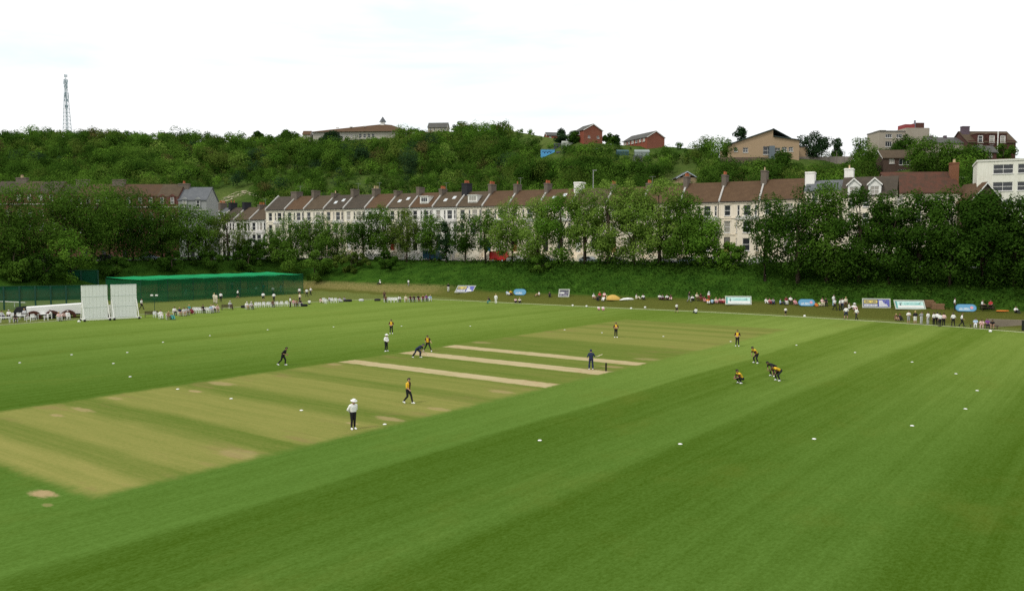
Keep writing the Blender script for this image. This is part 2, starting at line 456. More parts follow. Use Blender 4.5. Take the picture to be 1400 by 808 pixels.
def hill_material():
    t = NT("hill_grass")
    tc = t.n("ShaderNodeTexCoord")
    n = t.noise(tc.outputs["Object"], 0.035, 6, 0.65); n2 = t.noise(tc.outputs["Object"], 0.5, 5, 0.7)
    c = t.mix(t.sstep(n, 0.35, 0.65), (0.04, 0.08, 0.015), (0.10, 0.135, 0.035))
    c = t.mix(t.math("MULTIPLY", t.sstep(n2, 0.4, 0.75), 0.7), c, (0.03, 0.055, 0.012))
    return t.surf(c, 1.0, 0.0, bump=n2, bstr=0.8, bdist=1.0)
GRASS_DARK, GRASS_LIGHT = (0.043, 0.086, 0.0060), (0.094, 0.174, 0.031)
GRASS_FAR_D, GRASS_FAR_L = (0.078, 0.132, 0.012), (0.215, 0.282, 0.064)
BANK_D, BANK_L = (0.022, 0.062, 0.008), (0.05, 0.115, 0.014)

M_bank = bank_material()
bank = MB(); bank.v = [tuple(v) for v in bv]; bank.f = bf; bank.mi = [0] * len(bf)
tag(bank.build("grass_bank", M_bank, smooth=True), "grassy bank rising from the boundary to the road", kind="structure")
fm = MB()
poly = [tuple(p) for p in bcurve] + [tuple(AB(-150, 150)), ]
cen = AB(20, -20)
fm.v = poly + [tuple(cen)]
fm.f = [(i, (i + 1) % len(poly), len(poly)) for i in range(len(poly))]
fm.mi = [0] * len(fm.f)
tag(fm.build("field", field_material()), "mown outfield of the cricket ground", kind="structure")
def ab_rect(name, m, a0, a1, b0, b1, z, na=1, nb=1):
    q = MB()
    q.add([AB(a0, b0, z), AB(a1, b0, z), AB(a1, b1, z), AB(a0, b1, z)], [(0, 1, 2, 3)])
    return tag(q.build(name, m), kind="structure")
ab_rect("cricket_square", square_material(), 17.3, 107.8, -60.2, -35.3, 0.003)
for nm_, a0, a1, g in (("pitch", 52.4, 54.7, 0.5), ("pitch", 60.3, 62.9, 0.25), ("pitch", 66.9, 69.3, 0.6)):
    ab_rect(nm_, pitch_material("pitch_clay_%d" % a0, g, a0, a1), a0 - .3, a1 + .3, -59.8, -35.8, 0.006)
q = MB(); q.add([(-3000, -3000, -1.2), (3000, -3000, -1.2), (3000, 3000, -1.2), (-3000, 3000, -1.2)], [(0, 1, 2, 3)])
M_hill = hill_material()
tag(q.build("terrain", M_hill), kind="structure")
# terrace line (k counts houses along the street)
Z0 = 233.0
def TK(k):
    return Vector((Z0 * ((365 + 20.96 * k) - 700 * (1 - 0.0138 * k)) / F, Z0 * (1 - 0.0138 * k), 0))
TDIR = (TK(1) - TK(0)).normalized(); TN = Vector((TDIR.y, -TDIR.x, 0))      # TN looks towards the field
TANG = math.atan2(TDIR.y, TDIR.x)
YL = 222.0
def terrace_Y(u):
    x = 700 + F * u
    k = (x - 365) / (20.96 + 0.0138 * x)
    yr = Z0 * (1 - 0.0138 * k)
    return YL if u < -0.36 else min(yr, 245)
CREST = [(-700, 192, 520), (0, 193, 500), (100, 189, 500), (200, 192, 490), (300, 196, 480), (420, 194, 460), (470, 190, 436), (560, 184, 436), (620, 181, 440), (690, 179, 420), (735, 187, 380),
         (785, 194, 336), (860, 200, 330), (915, 202, 330), (955, 206, 310), (985, 218, 248), (1090, 218, 250), (1160, 221, 262), (1200, 216, 262), (1270, 216, 252), (1400, 217, 248), (2100, 218, 248)]
def crest(u):
    x = 700 + F * u
    py = float(np.interp(x, [c[0] for c in CREST], [c[1] for c in CREST]))
    Yc = float(np.interp(x, [c[0] for c in CREST], [c[2] for c in CREST]))
    return Yc, 11 + (HOR - py) / F * Yc
us = np.linspace(-1.05, 1.05, 150)
ts = np.linspace(0, 1.5, 60)
hv = []
for u in us:
    Y0 = terrace_Y(u) + 17; Yc, zc = crest(u)
    for t_ in ts:
        Y = Y0 + (Yc - Y0) * t_
        z = 6.9 + (zc - 6.9) * (min(t_, 1.0) ** 1.08) - max(0, t_ - 1) * 4 * max(0, t_ - 1)
        X = u * Y
        bump = (math.sin(X * 0.045 + 1) * math.sin(Y * 0.05) * 1.6 + math.sin(X * 0.11) * 0.6) * min(1, t_ * 3) * max(0.12, 1 - 1.0 * t_ ** 3)
        hv.append((X, Y, z + bump))
hv = np.array(hv); nt = len(ts)
hq = np.array([(i * nt + j, (i + 1) * nt + j, (i + 1) * nt + j + 1, i * nt + j + 1) for i in range(len(us) - 1) for j in range(nt - 1)])
hm = np_mesh("hillside", hv, hq, m=M_hill, smooth=True)
tag(link("hill", hm), kind="structure")
BV_all = BVHTree.FromPolygons([Vector(v) for v in fm.v] + bv + [Vector(v) for v in hv],
    [f for f in fm.f] + [tuple(i + len(fm.v) for i in f) for f in bf] + [tuple(int(i) + len(fm.v) + len(bv) for i in f) for f in hq])
def hit(px, py):                            # first ground point along the sight line, at most just behind the crest
    d = ray(px, py).normalized()
    h = BV_all.ray_cast(Vector((0, 0, H)), d)
    u = (px - 700) / F; Yc = crest(u)[0]
    if h[0] is not None and h[0].y < Yc + 4: return h[0]
    return Vector((u * (Yc + 4), Yc + 4, drop(u * (Yc + 4), Yc + 4)))
def drop(x, y):
    h = BV_all.ray_cast(Vector((x, y, 300)), Vector((0, 0, -1)))
    return h[0].z if h[0] is not None else 0.0
def bank_top(px, zmin=5.9):                 # where the column of pixels px meets the top of the bank
    u = (px - 700) / F
    Y = 90.0
    while Y < 260:
        if drop(u * Y, Y) >= zmin: return Vector((u * Y, Y, drop(u * Y, Y)))
        Y += 0.5
    return Vector((u * 200, 200, 7))
# road along the top of the bank
road = MB(); rp = []
for i, (p, nrm) in enumerate(zip(bcurve, bnorm)):
    pr = key_param(i)
    for d in (pr[3] + 3.5, pr[3] + 10):
        q = p + nrm * d
        rp.append(Vector((q.x, q.y, drop(q.x, q.y) + 0.06)))
road.add(rp, [(2 * i, 2 * i + 2, 2 * i + 3, 2 * i + 1) for i in range(len(bcurve) - 1)])
tag(road.build("road", mat("asphalt", (0.05, 0.05, 0.052), 0.9, 0.2, 1.5)), kind="structure")
# ---------------------------------------------------------------- trees
def leaf_quads(cen, nrm, size, rg, jit=0.75):
    n = len(cen)
    d = nrm + rg.normal(0, jit, (n, 3))
    d /= np.linalg.norm(d, axis=1, keepdims=True) + 1e-9
    r = rg.normal(0, 1, (n, 3))
    u = np.cross(d, r); u /= np.linalg.norm(u, axis=1, keepdims=True) + 1e-9
    w = np.cross(d, u)
    s = (size * rg.uniform(0.6, 1.35, n))[:, None]
    a, b = u * s * 0.5, w * s * 0.36
    v = np.stack([cen - a, cen - b + a * 0.1, cen + a, cen + b + a * 0.1], axis=1).reshape(-1, 3)
    q = np.arange(n * 4).reshape(n, 4)
    return v, q
def crown_mesh(name, rx, rz, z0, n_clump, n_leaf, size, m, seed, shape="oval", clump=0.33, droop=0.0):
    rg = np.random.default_rng(seed)
    C = []
    while len(C) < n_clump:
        p = rg.uniform(-1, 1, 3)
        r = np.linalg.norm(p)
        if r > 1 or r < 0.25: continue
        zz = (p[2] + 1) / 2
        if shape == "oval": lim = 1.0
        elif shape == "cone": lim = 1.15 - 0.75 * zz
        elif shape == "top": lim = 0.6 + 0.55 * zz
        else: lim = 1.0
        if math.hypot(p[0], p[1]) > lim: continue
        C.append(p)
    C[0] = np.array([rg.uniform(-.25, .25), 0, .93]); C[1] = np.array([rg.uniform(-.4, .4), .1, .8]); C[2] = np.array([.2, -.3, -.85]); C[3] = np.array([-.3, .2, -.8])
    C = np.array(C) * np.array([rx * 0.86, rx * 0.86, rz * 0.96])
    rad = clump * min(rx, rz) * rg.uniform(0.7, 1.45, len(C))
    ct = rg.uniform(0.15, 0.85, len(C))
    w = rad ** 2; w = w / w.sum()
    idx = rg.choice(len(C), n_leaf, p=w)
    dv = rg.normal(0, 1, (n_leaf, 3)); dv /= np.linalg.norm(dv, axis=1, keepdims=True)
    rr = rg.uniform(0.25, 1.08, n_leaf) ** 0.5
    stretch = np.array([1, 1, 0.85 + droop])
    pos = C[idx] + dv * (rad[idx] * rr)[:, None] * stretch
    dome = pos / np.array([rx, rx, rz]); dome /= np.linalg.norm(dome, axis=1, keepdims=True) + 1e-6
    out = dv * 0.6 + dome * .45 + np.array([0, 0, 0.45])
    v, q = leaf_quads(pos, out, size, rg, .5)
    v[:, 2] += z0 + rz
    tint = np.repeat(np.clip(ct[idx] + rg.normal(0, 0.13, n_leaf), 0, 1), 4)
    return np_mesh(name, v, q, tint, m), C + np.array([0, 0, z0 + rz])
M_bark = mat("bark", (0.075, 0.055, 0.04), 0.95, 0.35, 3.0)
def trunk_mesh(name, h, r, tips, rg, lean=0.0, n_limb=7):
    mb = MB()
    pts = [(0, 0, -0.5), (lean * 0.2 * h, 0.02 * h, h * 0.3), (lean * 0.5 * h, -0.02 * h, h * 0.6), (lean * 0.7 * h, 0, h * 0.85)]
    mb.path(pts, [r * 1.25, r, r * 0.72, r * 0.3], 7)
    order = rg.permutation(len(tips))[:n_limb]
    for i in order:
        tip = tips[i]
        f = min(0.8, max(0.18, tip[2] / h * 0.55 + rg.uniform(-0.08, 0.08)))
        k = f / 0.85 * 3; j = min(2, int(k)); w = k - j
        b = Vector(pts[j]).lerp(Vector(pts[j + 1]), w)
        tp = Vector(tip)
        mid = b.lerp(tp, 0.5) + Vector((0, 0, 0.05 * h))
        mb.path([b, mid, tp], [r * 0.45, r * 0.28, r * 0.1], 5)
    return mb.mesh(name, M_bark, True)
PAL = {
    "dark": ((0.018, 0.048, 0.006), (0.055, 0.118, 0.015)),
    "mid": ((0.036, 0.086, 0.010), (0.10, 0.188, 0.025)),
    "olive": ((0.048, 0.086, 0.012), (0.125, 0.18, 0.032)),
    "light": ((0.075, 0.15, 0.02), (0.20, 0.30, 0.055)),
    "fresh": ((0.05, 0.125, 0.014), (0.135, 0.255, 0.03)),
    "rust": ((0.058, 0.062, 0.018), (0.135, 0.125, 0.04)),
    "blue": ((0.014, 0.036, 0.014), (0.04, 0.08, 0.03)),
}
def LM(p): return leaf_mat("leaves_" + p, *PAL[p])
def tree(pos, h, width, pal, label, seed, cat="tree", base=0.25, nleaf=3600, nclump=26, size=0.42, shape="oval", name="broadleaf_tree", group=None, lean=0.0, limbs=7, r=None, trunk=True, clump=0.33):
    rg = np.random.default_rng(seed + 1000)
    root = empty(name, pos)
    tag(root, label, cat, group)
    rz = h * (1 - base) / 2
    me, C = crown_mesh("crown", width / 2, rz, h * base, nclump, nleaf, size, LM(pal), seed, shape, clump)
    c = link("crown", me, root)
    if trunk:
        link("trunk", trunk_mesh("trunk", h * 0.95, r or max(0.12, h * 0.022), C, rg, lean, limbs), root)
    return root
# trees that line the top of the bank: px, width px, top py, palette, base fraction, leaves, shape, how far behind the edge
ROW = [
    (-40, 110, 255, "mid", .1, 4500, "oval", 2), (18, 95, 264, "mid", .08, 4600, "oval", 3), (72, 115, 251, "mid", .08, 6500, "oval", 3), (128, 110, 256, "mid", .22, 5600, "top", 2),
    (150, 70, 268, "fresh", .2, 3000, "oval", 6), (182, 95, 266, "dark", .18, 4600, "oval", 4), (222, 80, 281, "mid", .15, 3800, "oval", 3), (258, 72, 285, "mid", .12, 3400, "oval", 2), (283, 46, 298, "mid", .15, 1700, "oval", 5),
    (312, 66, 297, "olive", .25, 1750, "top", 2), (345, 46, 326, "dark", .05, 1700, "oval", 1), (372, 42, 318, "mid", .05, 1700, "oval", 1),
    (398, 66, 297, "mid", .12, 2700, "oval", 2), (432, 54, 296, "mid", .1, 2500, "oval", 2), (462, 50, 303, "mid", .12, 2000, "oval", 2), (497, 52, 296, "dark", .2, 2000, "top", 2), (524, 50, 287, "mid", .22, 2100, "top", 2),
    (556, 56, 293, "olive", .3, 2000, "top", 2), (588, 46, 297, "mid", .25, 1700, "top", 2), (610, 22, 303, "blue", .08, 1000, "oval", 1), (636, 46, 298, "dark", .3, 1350, "top", 2), (664, 46, 293, "mid", .32, 1500, "top", 2),
    (700, 56, 279, "light", .28, 2000, "top", 2), (736, 58, 276, "light", .22, 2200, "oval", 2), (768, 52, 268, "fresh", .15, 2300, "oval", 2), (800, 50, 262, "light", .3, 1700, "top", 2),
    (832, 54, 252, "light", .18, 2500, "oval", 2), (866, 56, 249, "light", .15, 2500, "oval", 2), (902, 64, 248, "light", .15, 3100, "oval", 2), (938, 60, 272, "mid", .12, 2900, "oval", 2), (960, 46, 297, "fresh", .08, 1800, "oval", 1), (997, 44, 330, "fresh", .02, 1500, "oval", 1),
    (1046, 70, 276, "dark", .25, 2200, "top", 2), (1092, 74, 262, "dark", .16, 3600, "oval", 2), (1132, 78, 258, "mid", .12, 4200, "oval", 2), (1176, 76, 263, "dark", .12, 4000, "oval", 2), (1216, 70, 264, "dark", .12, 3600, "oval", 2),
    (1256, 74, 265, "dark", .1, 4200, "oval", 2), (1300, 80, 262, "dark", .08, 4800, "oval", 2), (1344, 80, 268, "dark", .08, 4800, "oval", 2), (1388, 80, 272, "dark", .08, 4800, "oval", 2), (1440, 90, 268, "dark", .08, 4500, "oval", 2),
]
PALNAME = {"mid": "mid green", "olive": "olive green", "dark": "dark green", "light": "pale feathery green", "fresh": "bright green", "rust": "brownish green", "blue": "very dark ivy green"}
cnt = {}
for i, (px, w, top, pal, base, nl, shp, back) in enumerate(ROW):
    p = bank_top(px, 6.2 if px < 1020 else 4.5)
    Y = p.y + (back if px < 1020 else 0)
    x = (px - 700) / F * Y
    z = drop(x, Y)
    zt = at(px, top, Y).z
    cnt[pal] = cnt.get(pal, 0) + 1
    o = ORD[cnt[pal]]
    lab = f"{PALNAME[pal]} tree on the bank top before the terraces, {o} such from left"
    bs = base * (.5 if px > 1000 else .5 if px < 300 else .7 if px < 690 else .45)
    tree((x, Y, z - (.6 if bs < .1 else 0)), (zt - z) * (1.12 if px < 300 else 1.08), w / F * Y * (1.3 if 690 < px < 980 else 1.15), pal, lab, 100 + i, base=bs, nleaf=int(nl * (4.3 if 690 < px < 980 else 3.1)), nclump=int(30 + nl / 130), shape=shp, group="trees along the top of the bank", lean=random.uniform(-.05, .05), size=0.34, clump=0.27)
# lower trees and bushes on the slope
for i, (px, py, w, top, pal, what) in enumerate([
    (20, 384, 56, 330, "mid", "leafy bush at the bank foot behind the green fence, left end"), (96, 386, 66, 318, "fresh", "bright green young tree behind the fence and sightscreens"),
    (60, 388, 60, 345, "dark", "dark bush in the shade behind the green fence"), (160, 382, 50, 352, "dark", "dark bush under the tall trees behind the sightscreens"), (235, 372, 60, 345, "dark", "dark rounded bush behind the practice nets"),
    (290, 370, 60, 345, "dark", "dark bush above the middle of the practice nets"), (340, 372, 60, 343, "dark", "spreading dark bush above the right half of the nets"), (395, 378, 54, 332, "mid", "big bush at the right end of the practice nets"),
    (430, 384, 60, 345, "mid", "sprawling bush on the slope right of the nets"), (480, 372, 60, 346, "olive", "olive bush on the slope above the straw coloured bank"), (530, 368, 50, 345, "dark", "dark bush on the slope below the terrace"),
    (735, 372, 40, 350, "mid", "low bush on the bank edge below the pale trees")]):
    p = hit(px, py)
    zt = at(px, top, p.y).z
    tree(tuple(p), zt - p.z, w / F * p.y, pal, what, 300 + i, cat="bush", base=0.0, nleaf=3000, nclump=20, shape="oval", name="bush", trunk=True, limbs=5, r=0.12, clump=0.3)
# undergrowth along the bank top
rg = np.random.default_rng(11)
pos = []
for i in range(0, len(bcurve)):
    p, nrm = bcurve[i], bnorm[i]
    pr = key_param(i)
    u = p.x / max(p.y, 1)
    for k in range(34):
        d = pr[3] + (rg.normal(0.6, 1.3) if u < .28 else rg.uniform(-6.0, 2.0))
        jt = .8 * (1 + max(0, d) / 9); q = p + nrm * d + Vector((rg.uniform(-jt, jt), rg.uniform(-jt, jt), 0))
        hh = (1.5 + 1.1 * math.sin(q.x * 0.35) + 0.6 * math.sin(q.x * 1.1 + 2)) * (0.75 if pr[3] < 30 else 2.2)
        pos.append((q.x, q.y, drop(q.x, q.y) + abs(rg.normal(0, 0.5)) * max(0.3, hh)))
pos = np.array(pos); pos = np.repeat(pos, 6, axis=0) + rg.normal(0, 0.45, (len(pos) * 6, 3)) * np.array([1, 1, .6])
v, q = leaf_quads(pos, np.tile([0, -0.2, 0.8], (len(pos), 1)), 0.42, rg)
tag(link("undergrowth", np_mesh("undergrowth", v, q, np.repeat(rg.uniform(0, 1, len(pos)), 4), LM("dark"))), "scrub and undergrowth along the top of the bank", "undergrowth", kind="stuff")
# long grass on the slopes
pos = []; tn = []
for i in range(len(bcurve)):
    p, nrm = bcurve[i], bnorm[i]; pr = key_param(i)
    if pr[3] > 45: continue
    for k in range(420):
        d = rg.uniform(pr[2] - .4, pr[3] + 1)
        jt = 1.3 * (1 + d / 12); q = p + nrm * d + Vector((rg.uniform(-jt, jt), rg.uniform(-jt, jt), 0))
        if q.y < 70: continue
        z_ = drop(q.x, q.y)
        if z_ < 1.75: continue
        pos.append((q.x, q.y, z_ + 0.05)); tn.append(min(1, max(0, .5 + .5 * math.sin(q.x * .4 + q.y * .2) + rg.normal(0, .25))))
pos = np.array(pos); n = len(pos)
d = np.stack([rg.normal(0, .2, n), rg.normal(-.1, .2, n), np.full(n, .24)], 1) * rg.uniform(.5, 1.1, n)[:, None]
side = np.stack([rg.normal(0, .08, n), rg.normal(0, .05, n), np.zeros(n)], 1)
v = np.stack([pos - side * .6, pos + side * .6, pos + d * .8 + side * .25, pos + d * .8 - side * .25], 1).reshape(-1, 3)
tag(link("long_grass", np_mesh("long_grass", v, np.arange(n * 4).reshape(n, 4), np.repeat(np.array(tn), 4), leaf_mat("long_grass", (0.026, 0.07, 0.008), (0.058, 0.125, 0.016), .2))), "long unmown grass on the bank", "long grass", kind="stuff")

# ---------------------------------------------------------------- wooded hill
def hill_pt(px, t_):
    u = (px - 700) / F
    Y0 = terrace_Y(u) + 17; Yc, zc = crest(u)
    Y = Y0 + (Yc - Y0) * t_
    return Vector((u * Y, Y, drop(u * Y, Y)))
def hill_py(p):
    v = Vector((p[0], p[1], p[2] - H)); 
    yc = v.y * cp - v.z * sp; zc = v.y * sp + v.z * cp
    return 404 - F * zc / yc
CLEAR = [  # clearings in picture terms (px0, px1, py0, py1, keep probability)
    (255, 560, 240, 262, .28), (285, 350, 258, 280, .0), (590, 700, 250, 262, .7), (200, 260, 228, 252, .6), (460, 545, 190, 205, .15), (700, 760, 178, 202, .12), (640, 700, 172, 186, .45), (70, 105, 203, 212, .3),
    (860, 960, 195, 214, .12), (760, 830, 185, 206, .35), (1090, 1165, 214, 246, .15), (210, 300, 183, 192, .45), (985, 1100, 178, 226, .02), (1200, 1275, 150, 250, .02), (1270, 1400, 178, 215, .05), (1330, 1420, 205, 290, .0), (1200, 1320, 225, 280, .0),
    (735, 765, 205, 220, .0), (770, 800, 188, 200, .0), (840, 880, 196, 225, .2), (915, 955, 228, 256, .0), (440, 560, 160, 188, .02), (580, 616, 165, 181, .0), (785, 910, 168, 196, .0)]
PROT = [(990, 1098, 178, 217), (1204, 1258, 200, 240), (1200, 1274, 165, 202), (1274, 1322, 186, 204), (1322, 1394, 176, 206), (1330, 1405, 216, 290), (738, 762, 205, 216), (768, 788, 191, 197), (842, 882, 204, 209),
        (785, 826, 172, 192), (855, 912, 180, 199), (918, 956, 229, 250), (463, 520, 178, 187), (583, 616, 168, 179), (1090, 1160, 211, 223), (286, 345, 259, 280), (745, 760, 182, 189)]
rg = np.random.default_rng(21)
tv, tq, tt = {}, {}, {}
HT = []
for n_try in range(15000):
    px = rg.uniform(-60, 1460); t_ = rg.uniform(0.02, 1.04)
    p = hill_pt(px, t_)
    py = hill_py(p)
    keep = 1.0
    for c in CLEAR:
        if c[0] <= px <= c[1] and c[2] <= py <= c[3] + 2: keep = min(keep, c[4])
    if px > 985 and py > 246 - (0 if px < 1100 else 0): keep = min(keep, .6)
    if rg.uniform() > keep: continue
    big = rg.uniform(); hgt = (rg.uniform(7.5, 12.0) if big < .4 else rg.uniform(3.5, 7.5)) * (0.55 if t_ > 0.9 else 1.0) * (0.62 if 255 < px < 700 and py > 236 else 1) * (0.6 if 690 < px < 960 and t_ > .6 else 1)
    wid = hgt * rg.uniform(0.8, 1.4)
    tpy = hill_py((p.x, p.y, p.z + hgt * 1.05)); hw = wid * .55 * F / p.y
    if any(px + hw > r_[0] and px - hw < r_[1] and py > r_[3] - 2 and tpy < r_[3] - 1 for r_ in PROT): 
        bad = [r_[3] for r_ in PROT if px + hw > r_[0] and px - hw < r_[1] and py > r_[3] - 2]
        hgt = (py - max(bad)) * p.y / F
        if hgt < 1.6: continue
        wid = min(wid, hgt * 1.5)
    # spacing
    if any((p.x - h_[0]) ** 2 + (p.y - h_[1]) ** 2 < (0.37 * (wid + h_[2])) ** 2 for h_ in HT[-900:]): continue
    HT.append((p.x, p.y, wid, hgt, p.z, px, py, t_))
pals = ["mid", "olive", "dark", "rust", "fresh", "light", "blue"]
pw = np.array([.36, .14, .28, .03, .10, .03, .06]); pw /= pw.sum()
parts = {k: [[], [], 0] for k in pals}
for (x, y, wd, hg, z, px, py, t_) in HT:
    pal = pals[rg.choice(len(pals), p=pw)]
    nc = int(rg.integers(6, 11)); sc = max(0.62, y / 430)
    nl = int(380 * (wd / 7) * (hg / 6) / sc ** 0.9)
    C = rg.normal(0, 1, (nc, 3)); C /= np.linalg.norm(C, axis=1, keepdims=True); C *= rg.uniform(.35, .75, (nc, 1)) * np.array([wd * .5, wd * .5, hg * .5]); C[:, 2] += hg * .5
    rad = rg.uniform(.2, .34, nc) * wd
    tc_ = rg.uniform(.05, .95, nc) * .35 + rg.uniform(-.1, .7)
    idx = rg.integers(0, nc, nl)
    dv = rg.normal(0, 1, (nl, 3)); dv /= np.linalg.norm(dv, axis=1, keepdims=True)
    ps = C[idx] + dv * (rad[idx] * rg.uniform(.75, 1.05, nl))[:, None] * np.array([1, 1, .85])
    ps[:, 2] = np.maximum(ps[:, 2], rg.uniform(-.2, .6, nl))
    dm = (ps - np.array([0, 0, hg * .3])) / np.array([wd, wd, hg * .8]); dm /= np.linalg.norm(dm, axis=1, keepdims=True) + 1e-6
    v, q = leaf_quads(ps + np.array([x, y, z]), dv * .55 + dm * .75 + np.array([0, 0, .25]), .66 * sc, rg, .38)
    parts[pal][0].append(v); parts[pal][1].append(np.repeat(np.clip(tc_[idx] + rg.normal(0, .1, nl), 0, 1), 4))
mats_ = [LM(k) for k in pals]
V = []; TT = []; MI = []
for k_i, k in enumerate(pals):
    for v, tn_ in zip(parts[k][0], parts[k][1]):
        V.append(v); TT.append(tn_); MI.append(np.full(len(v) // 4, k_i))
V = np.concatenate(V); TT = np.concatenate(TT); MI = np.concatenate(MI)
me = np_mesh("woodland", V, np.arange(len(V)).reshape(-1, 4), TT)
for m_ in mats_: me.materials.append(m_)
me.polygons.foreach_set("material_index", MI.astype(np.int32)); me.update()
tag(link("woodland", me), "mixed trees and scrub covering the hillside", "woodland", kind="stuff")
print("hill trees", len(HT), "leaves", len(V) // 4)
# single trees that stand out on the hill: px, base py, width px, top py
for i, (px, py, w, top, pal, lab, nm, shp, bs) in enumerate([
    (453, 205, 34, 181, "blue", "dark rounded holm oak below the long school building", "oak_tree", "oval", 0.05), (393, 190, 16, 179, "dark", "small dark tree on the skyline left of the school", "broadleaf_tree", "oval", .1),
    (356, 188, 14, 181, "dark", "low dark tree on the skyline near the left summit", "broadleaf_tree", "oval", .1), (1009, 208, 20, 174, "blue", "lone dark pine leaning over the tan building", "pine_tree", "top", .35),
    (990, 212, 26, 190, "mid", "round green bush beside the lone dark pine", "bush", "oval", .0), (1108, 214, 44, 182, "blue", "wide dark evergreen behind the tan building", "evergreen_tree", "oval", .1),
    (1141, 212, 18, 189, "blue", "small layered cedar on the skyline beside the grey fence", "cedar_tree", "cone", .15), (1072, 240, 44, 208, "dark", "dark bushy tree in front of the tan building", "broadleaf_tree", "oval", .05),
    (1178, 246, 40, 190, "mid", "tall leafy tree left of the brown brick house", "broadleaf_tree", "oval", .08), (1162, 254, 44, 222, "dark", "dark round tree above the white gabled dormers", "broadleaf_tree", "oval", .05), (1235, 218, 40, 186, "dark", "dark tree in front of the concrete flats", "broadleaf_tree", "oval", .1), (1264, 236, 50, 190, "mid", "broad tree between the flats and the grey houses", "broadleaf_tree", "oval", .05),
    (1298, 238, 44, 196, "mid", "tree in front of the grey roofed houses", "broadleaf_tree", "oval", .05), (1328, 236, 44, 200, "dark", "dark tree left above the white office block", "broadleaf_tree", "oval", .05), (1372, 218, 40, 198, "mid", "tree below the dark red house", "broadleaf_tree", "oval", .05),
    (768, 196, 20, 178, "blue", "dark conifer left of the first red brick house", "conifer_tree", "cone", .05), (785, 196, 20, 180, "dark", "dark tree close against the first red brick house", "broadleaf_tree", "oval", .05), (832, 197, 24, 184, "dark", "dark shrub right of the first red brick house", "bush", "oval", .0), (841, 198, 14, 186, "blue", "pointed conifer between the two red brick houses", "conifer_tree", "cone", .0),
    (735, 252, 70, 221, "dark", "large dark tree below the blue shed", "broadleaf_tree", "oval", .05), (800, 254, 90, 216, "dark", "wide dark tree mass below the allotment sheds", "broadleaf_tree", "oval", .05), (872, 254, 80, 224, "dark", "wide dark tree left of the small gabled house", "broadleaf_tree", "oval", .05), (985, 254, 70, 222, "mid", "wide leafy tree below the tan building's wall", "broadleaf_tree", "oval", .05), (1035, 254, 70, 224, "mid", "full green tree behind the red tiled roofs", "broadleaf_tree", "oval", .05)]):
    p = hit(px, py)
    zt = at(px, top, p.y).z
    tree(tuple(p), max(2, zt - p.z), w / F * p.y, pal, lab, 500 + i, base=bs, nleaf=int(min(9000, max(1500, 62 * (w / F * p.y) * max(2, zt - p.z)))), nclump=30, size=0.6 * max(.75, p.y / 330), shape=shp, name=nm, limbs=5, clump=.40, cat="bush" if nm == "bush" else "tree")
# radio mast
Ym = crest((92 - 700) / F)[0] + 2
base = at(92, 180, Ym); top = at(93, 103, Ym)
hm_ = top.z - base.z; root = empty("radio_mast", base)
tag(root, "tall pale lattice radio mast on the wooded hilltop", "radio mast")
M_steel = mat("mast_steel", (0.33, 0.42, 0.46), 0.5, 0.1, 1.0, 0.4)
def leg_at(k, z): 
    r = 2.3 * (1 - .8 * z / hm_); a = R(90 * k + 40); return Vector((r * math.cos(a), r * math.sin(a), z))
for k in range(4):
    MB().tube(leg_at(k, -2), leg_at(k, hm_ * .93), .16, .1, 5).build("leg", M_steel, root)
lat = MB()
nlev = 14
for j in range(nlev):
    z0_, z1_ = hm_ * .93 * j / nlev, hm_ * .93 * (j + 1) / nlev
    for k in range(4):
        lat.tube(leg_at(k, z0_), leg_at((k + 1) % 4, z1_), .07, .07, 4); lat.tube(leg_at(k, z1_), leg_at((k + 1) % 4, z1_), .06, .06, 4)
lat.build("bracing", M_steel, root)
MB().tube((0, 0, -2), (0, 0, hm_), .17, .13, 6).build("central_pole", M_steel, root)
for z_, r_ in ((.99, .5), (.9, .75), (.86, .75), (.8, .6), (.67, .8), (.62, .9), (.56, .8), (.45, .5)):
    for k in range(3):
        a = R(120 * k + z_ * 400)
        MB().tube((r_ * 1.3 * math.cos(a), r_ * 1.3 * math.sin(a), hm_ * z_ - .9), (r_ * 1.3 * math.cos(a), r_ * 1.3 * math.sin(a), hm_ * z_ + .6), .3, .3, 6).build("antenna", M_steel, root)
# ---------------------------------------------------------------- houses
M_glass = glass_mat()
M_white = mat("white_paint", (0.78, 0.77, 0.73), 0.6, 0.06, 2.0)
def wall_holes(mb, w, h, holes, M=None, depth=0.16, mi=0, poly_top=None):
    """wall in the x-z plane (front at y=0, looking to -y) from x 0..w, z 0..h, with window reveals"""
    xs = sorted({0, w, *[a for r in holes for a in (r[0], r[1])]}); zs = sorted({0, h, *[a for r in holes for a in (r[2], r[3])]})
    T = (lambda v: M @ Vector(v)) if M is not None else (lambda v: Vector(v))
    for i in range(len(xs) - 1):
        for j in range(len(zs) - 1):
            cx, cz = (xs[i] + xs[i + 1]) / 2, (zs[j] + zs[j + 1]) / 2
            if any(r[0] < cx < r[1] and r[2] < cz < r[3] for r in holes): continue
            mb.add([T((xs[i], 0, zs[j])), T((xs[i + 1], 0, zs[j])), T((xs[i + 1], 0, zs[j + 1])), T((xs[i], 0, zs[j + 1]))], [(0, 1, 2, 3)], mi)
    for x0, x1, z0, z1 in holes:
        c0 = [(x0, 0, z0), (x1, 0, z0), (x1, 0, z1), (x0, 0, z1)]; c1 = [(x, depth, z) for x, _, z in c0]
        mb.add([T(v) for v in c0 + c1], [(k, 4 + k, 4 + (k + 1) % 4, (k + 1) % 4) for k in range(4)] , mi)
_wc = {}
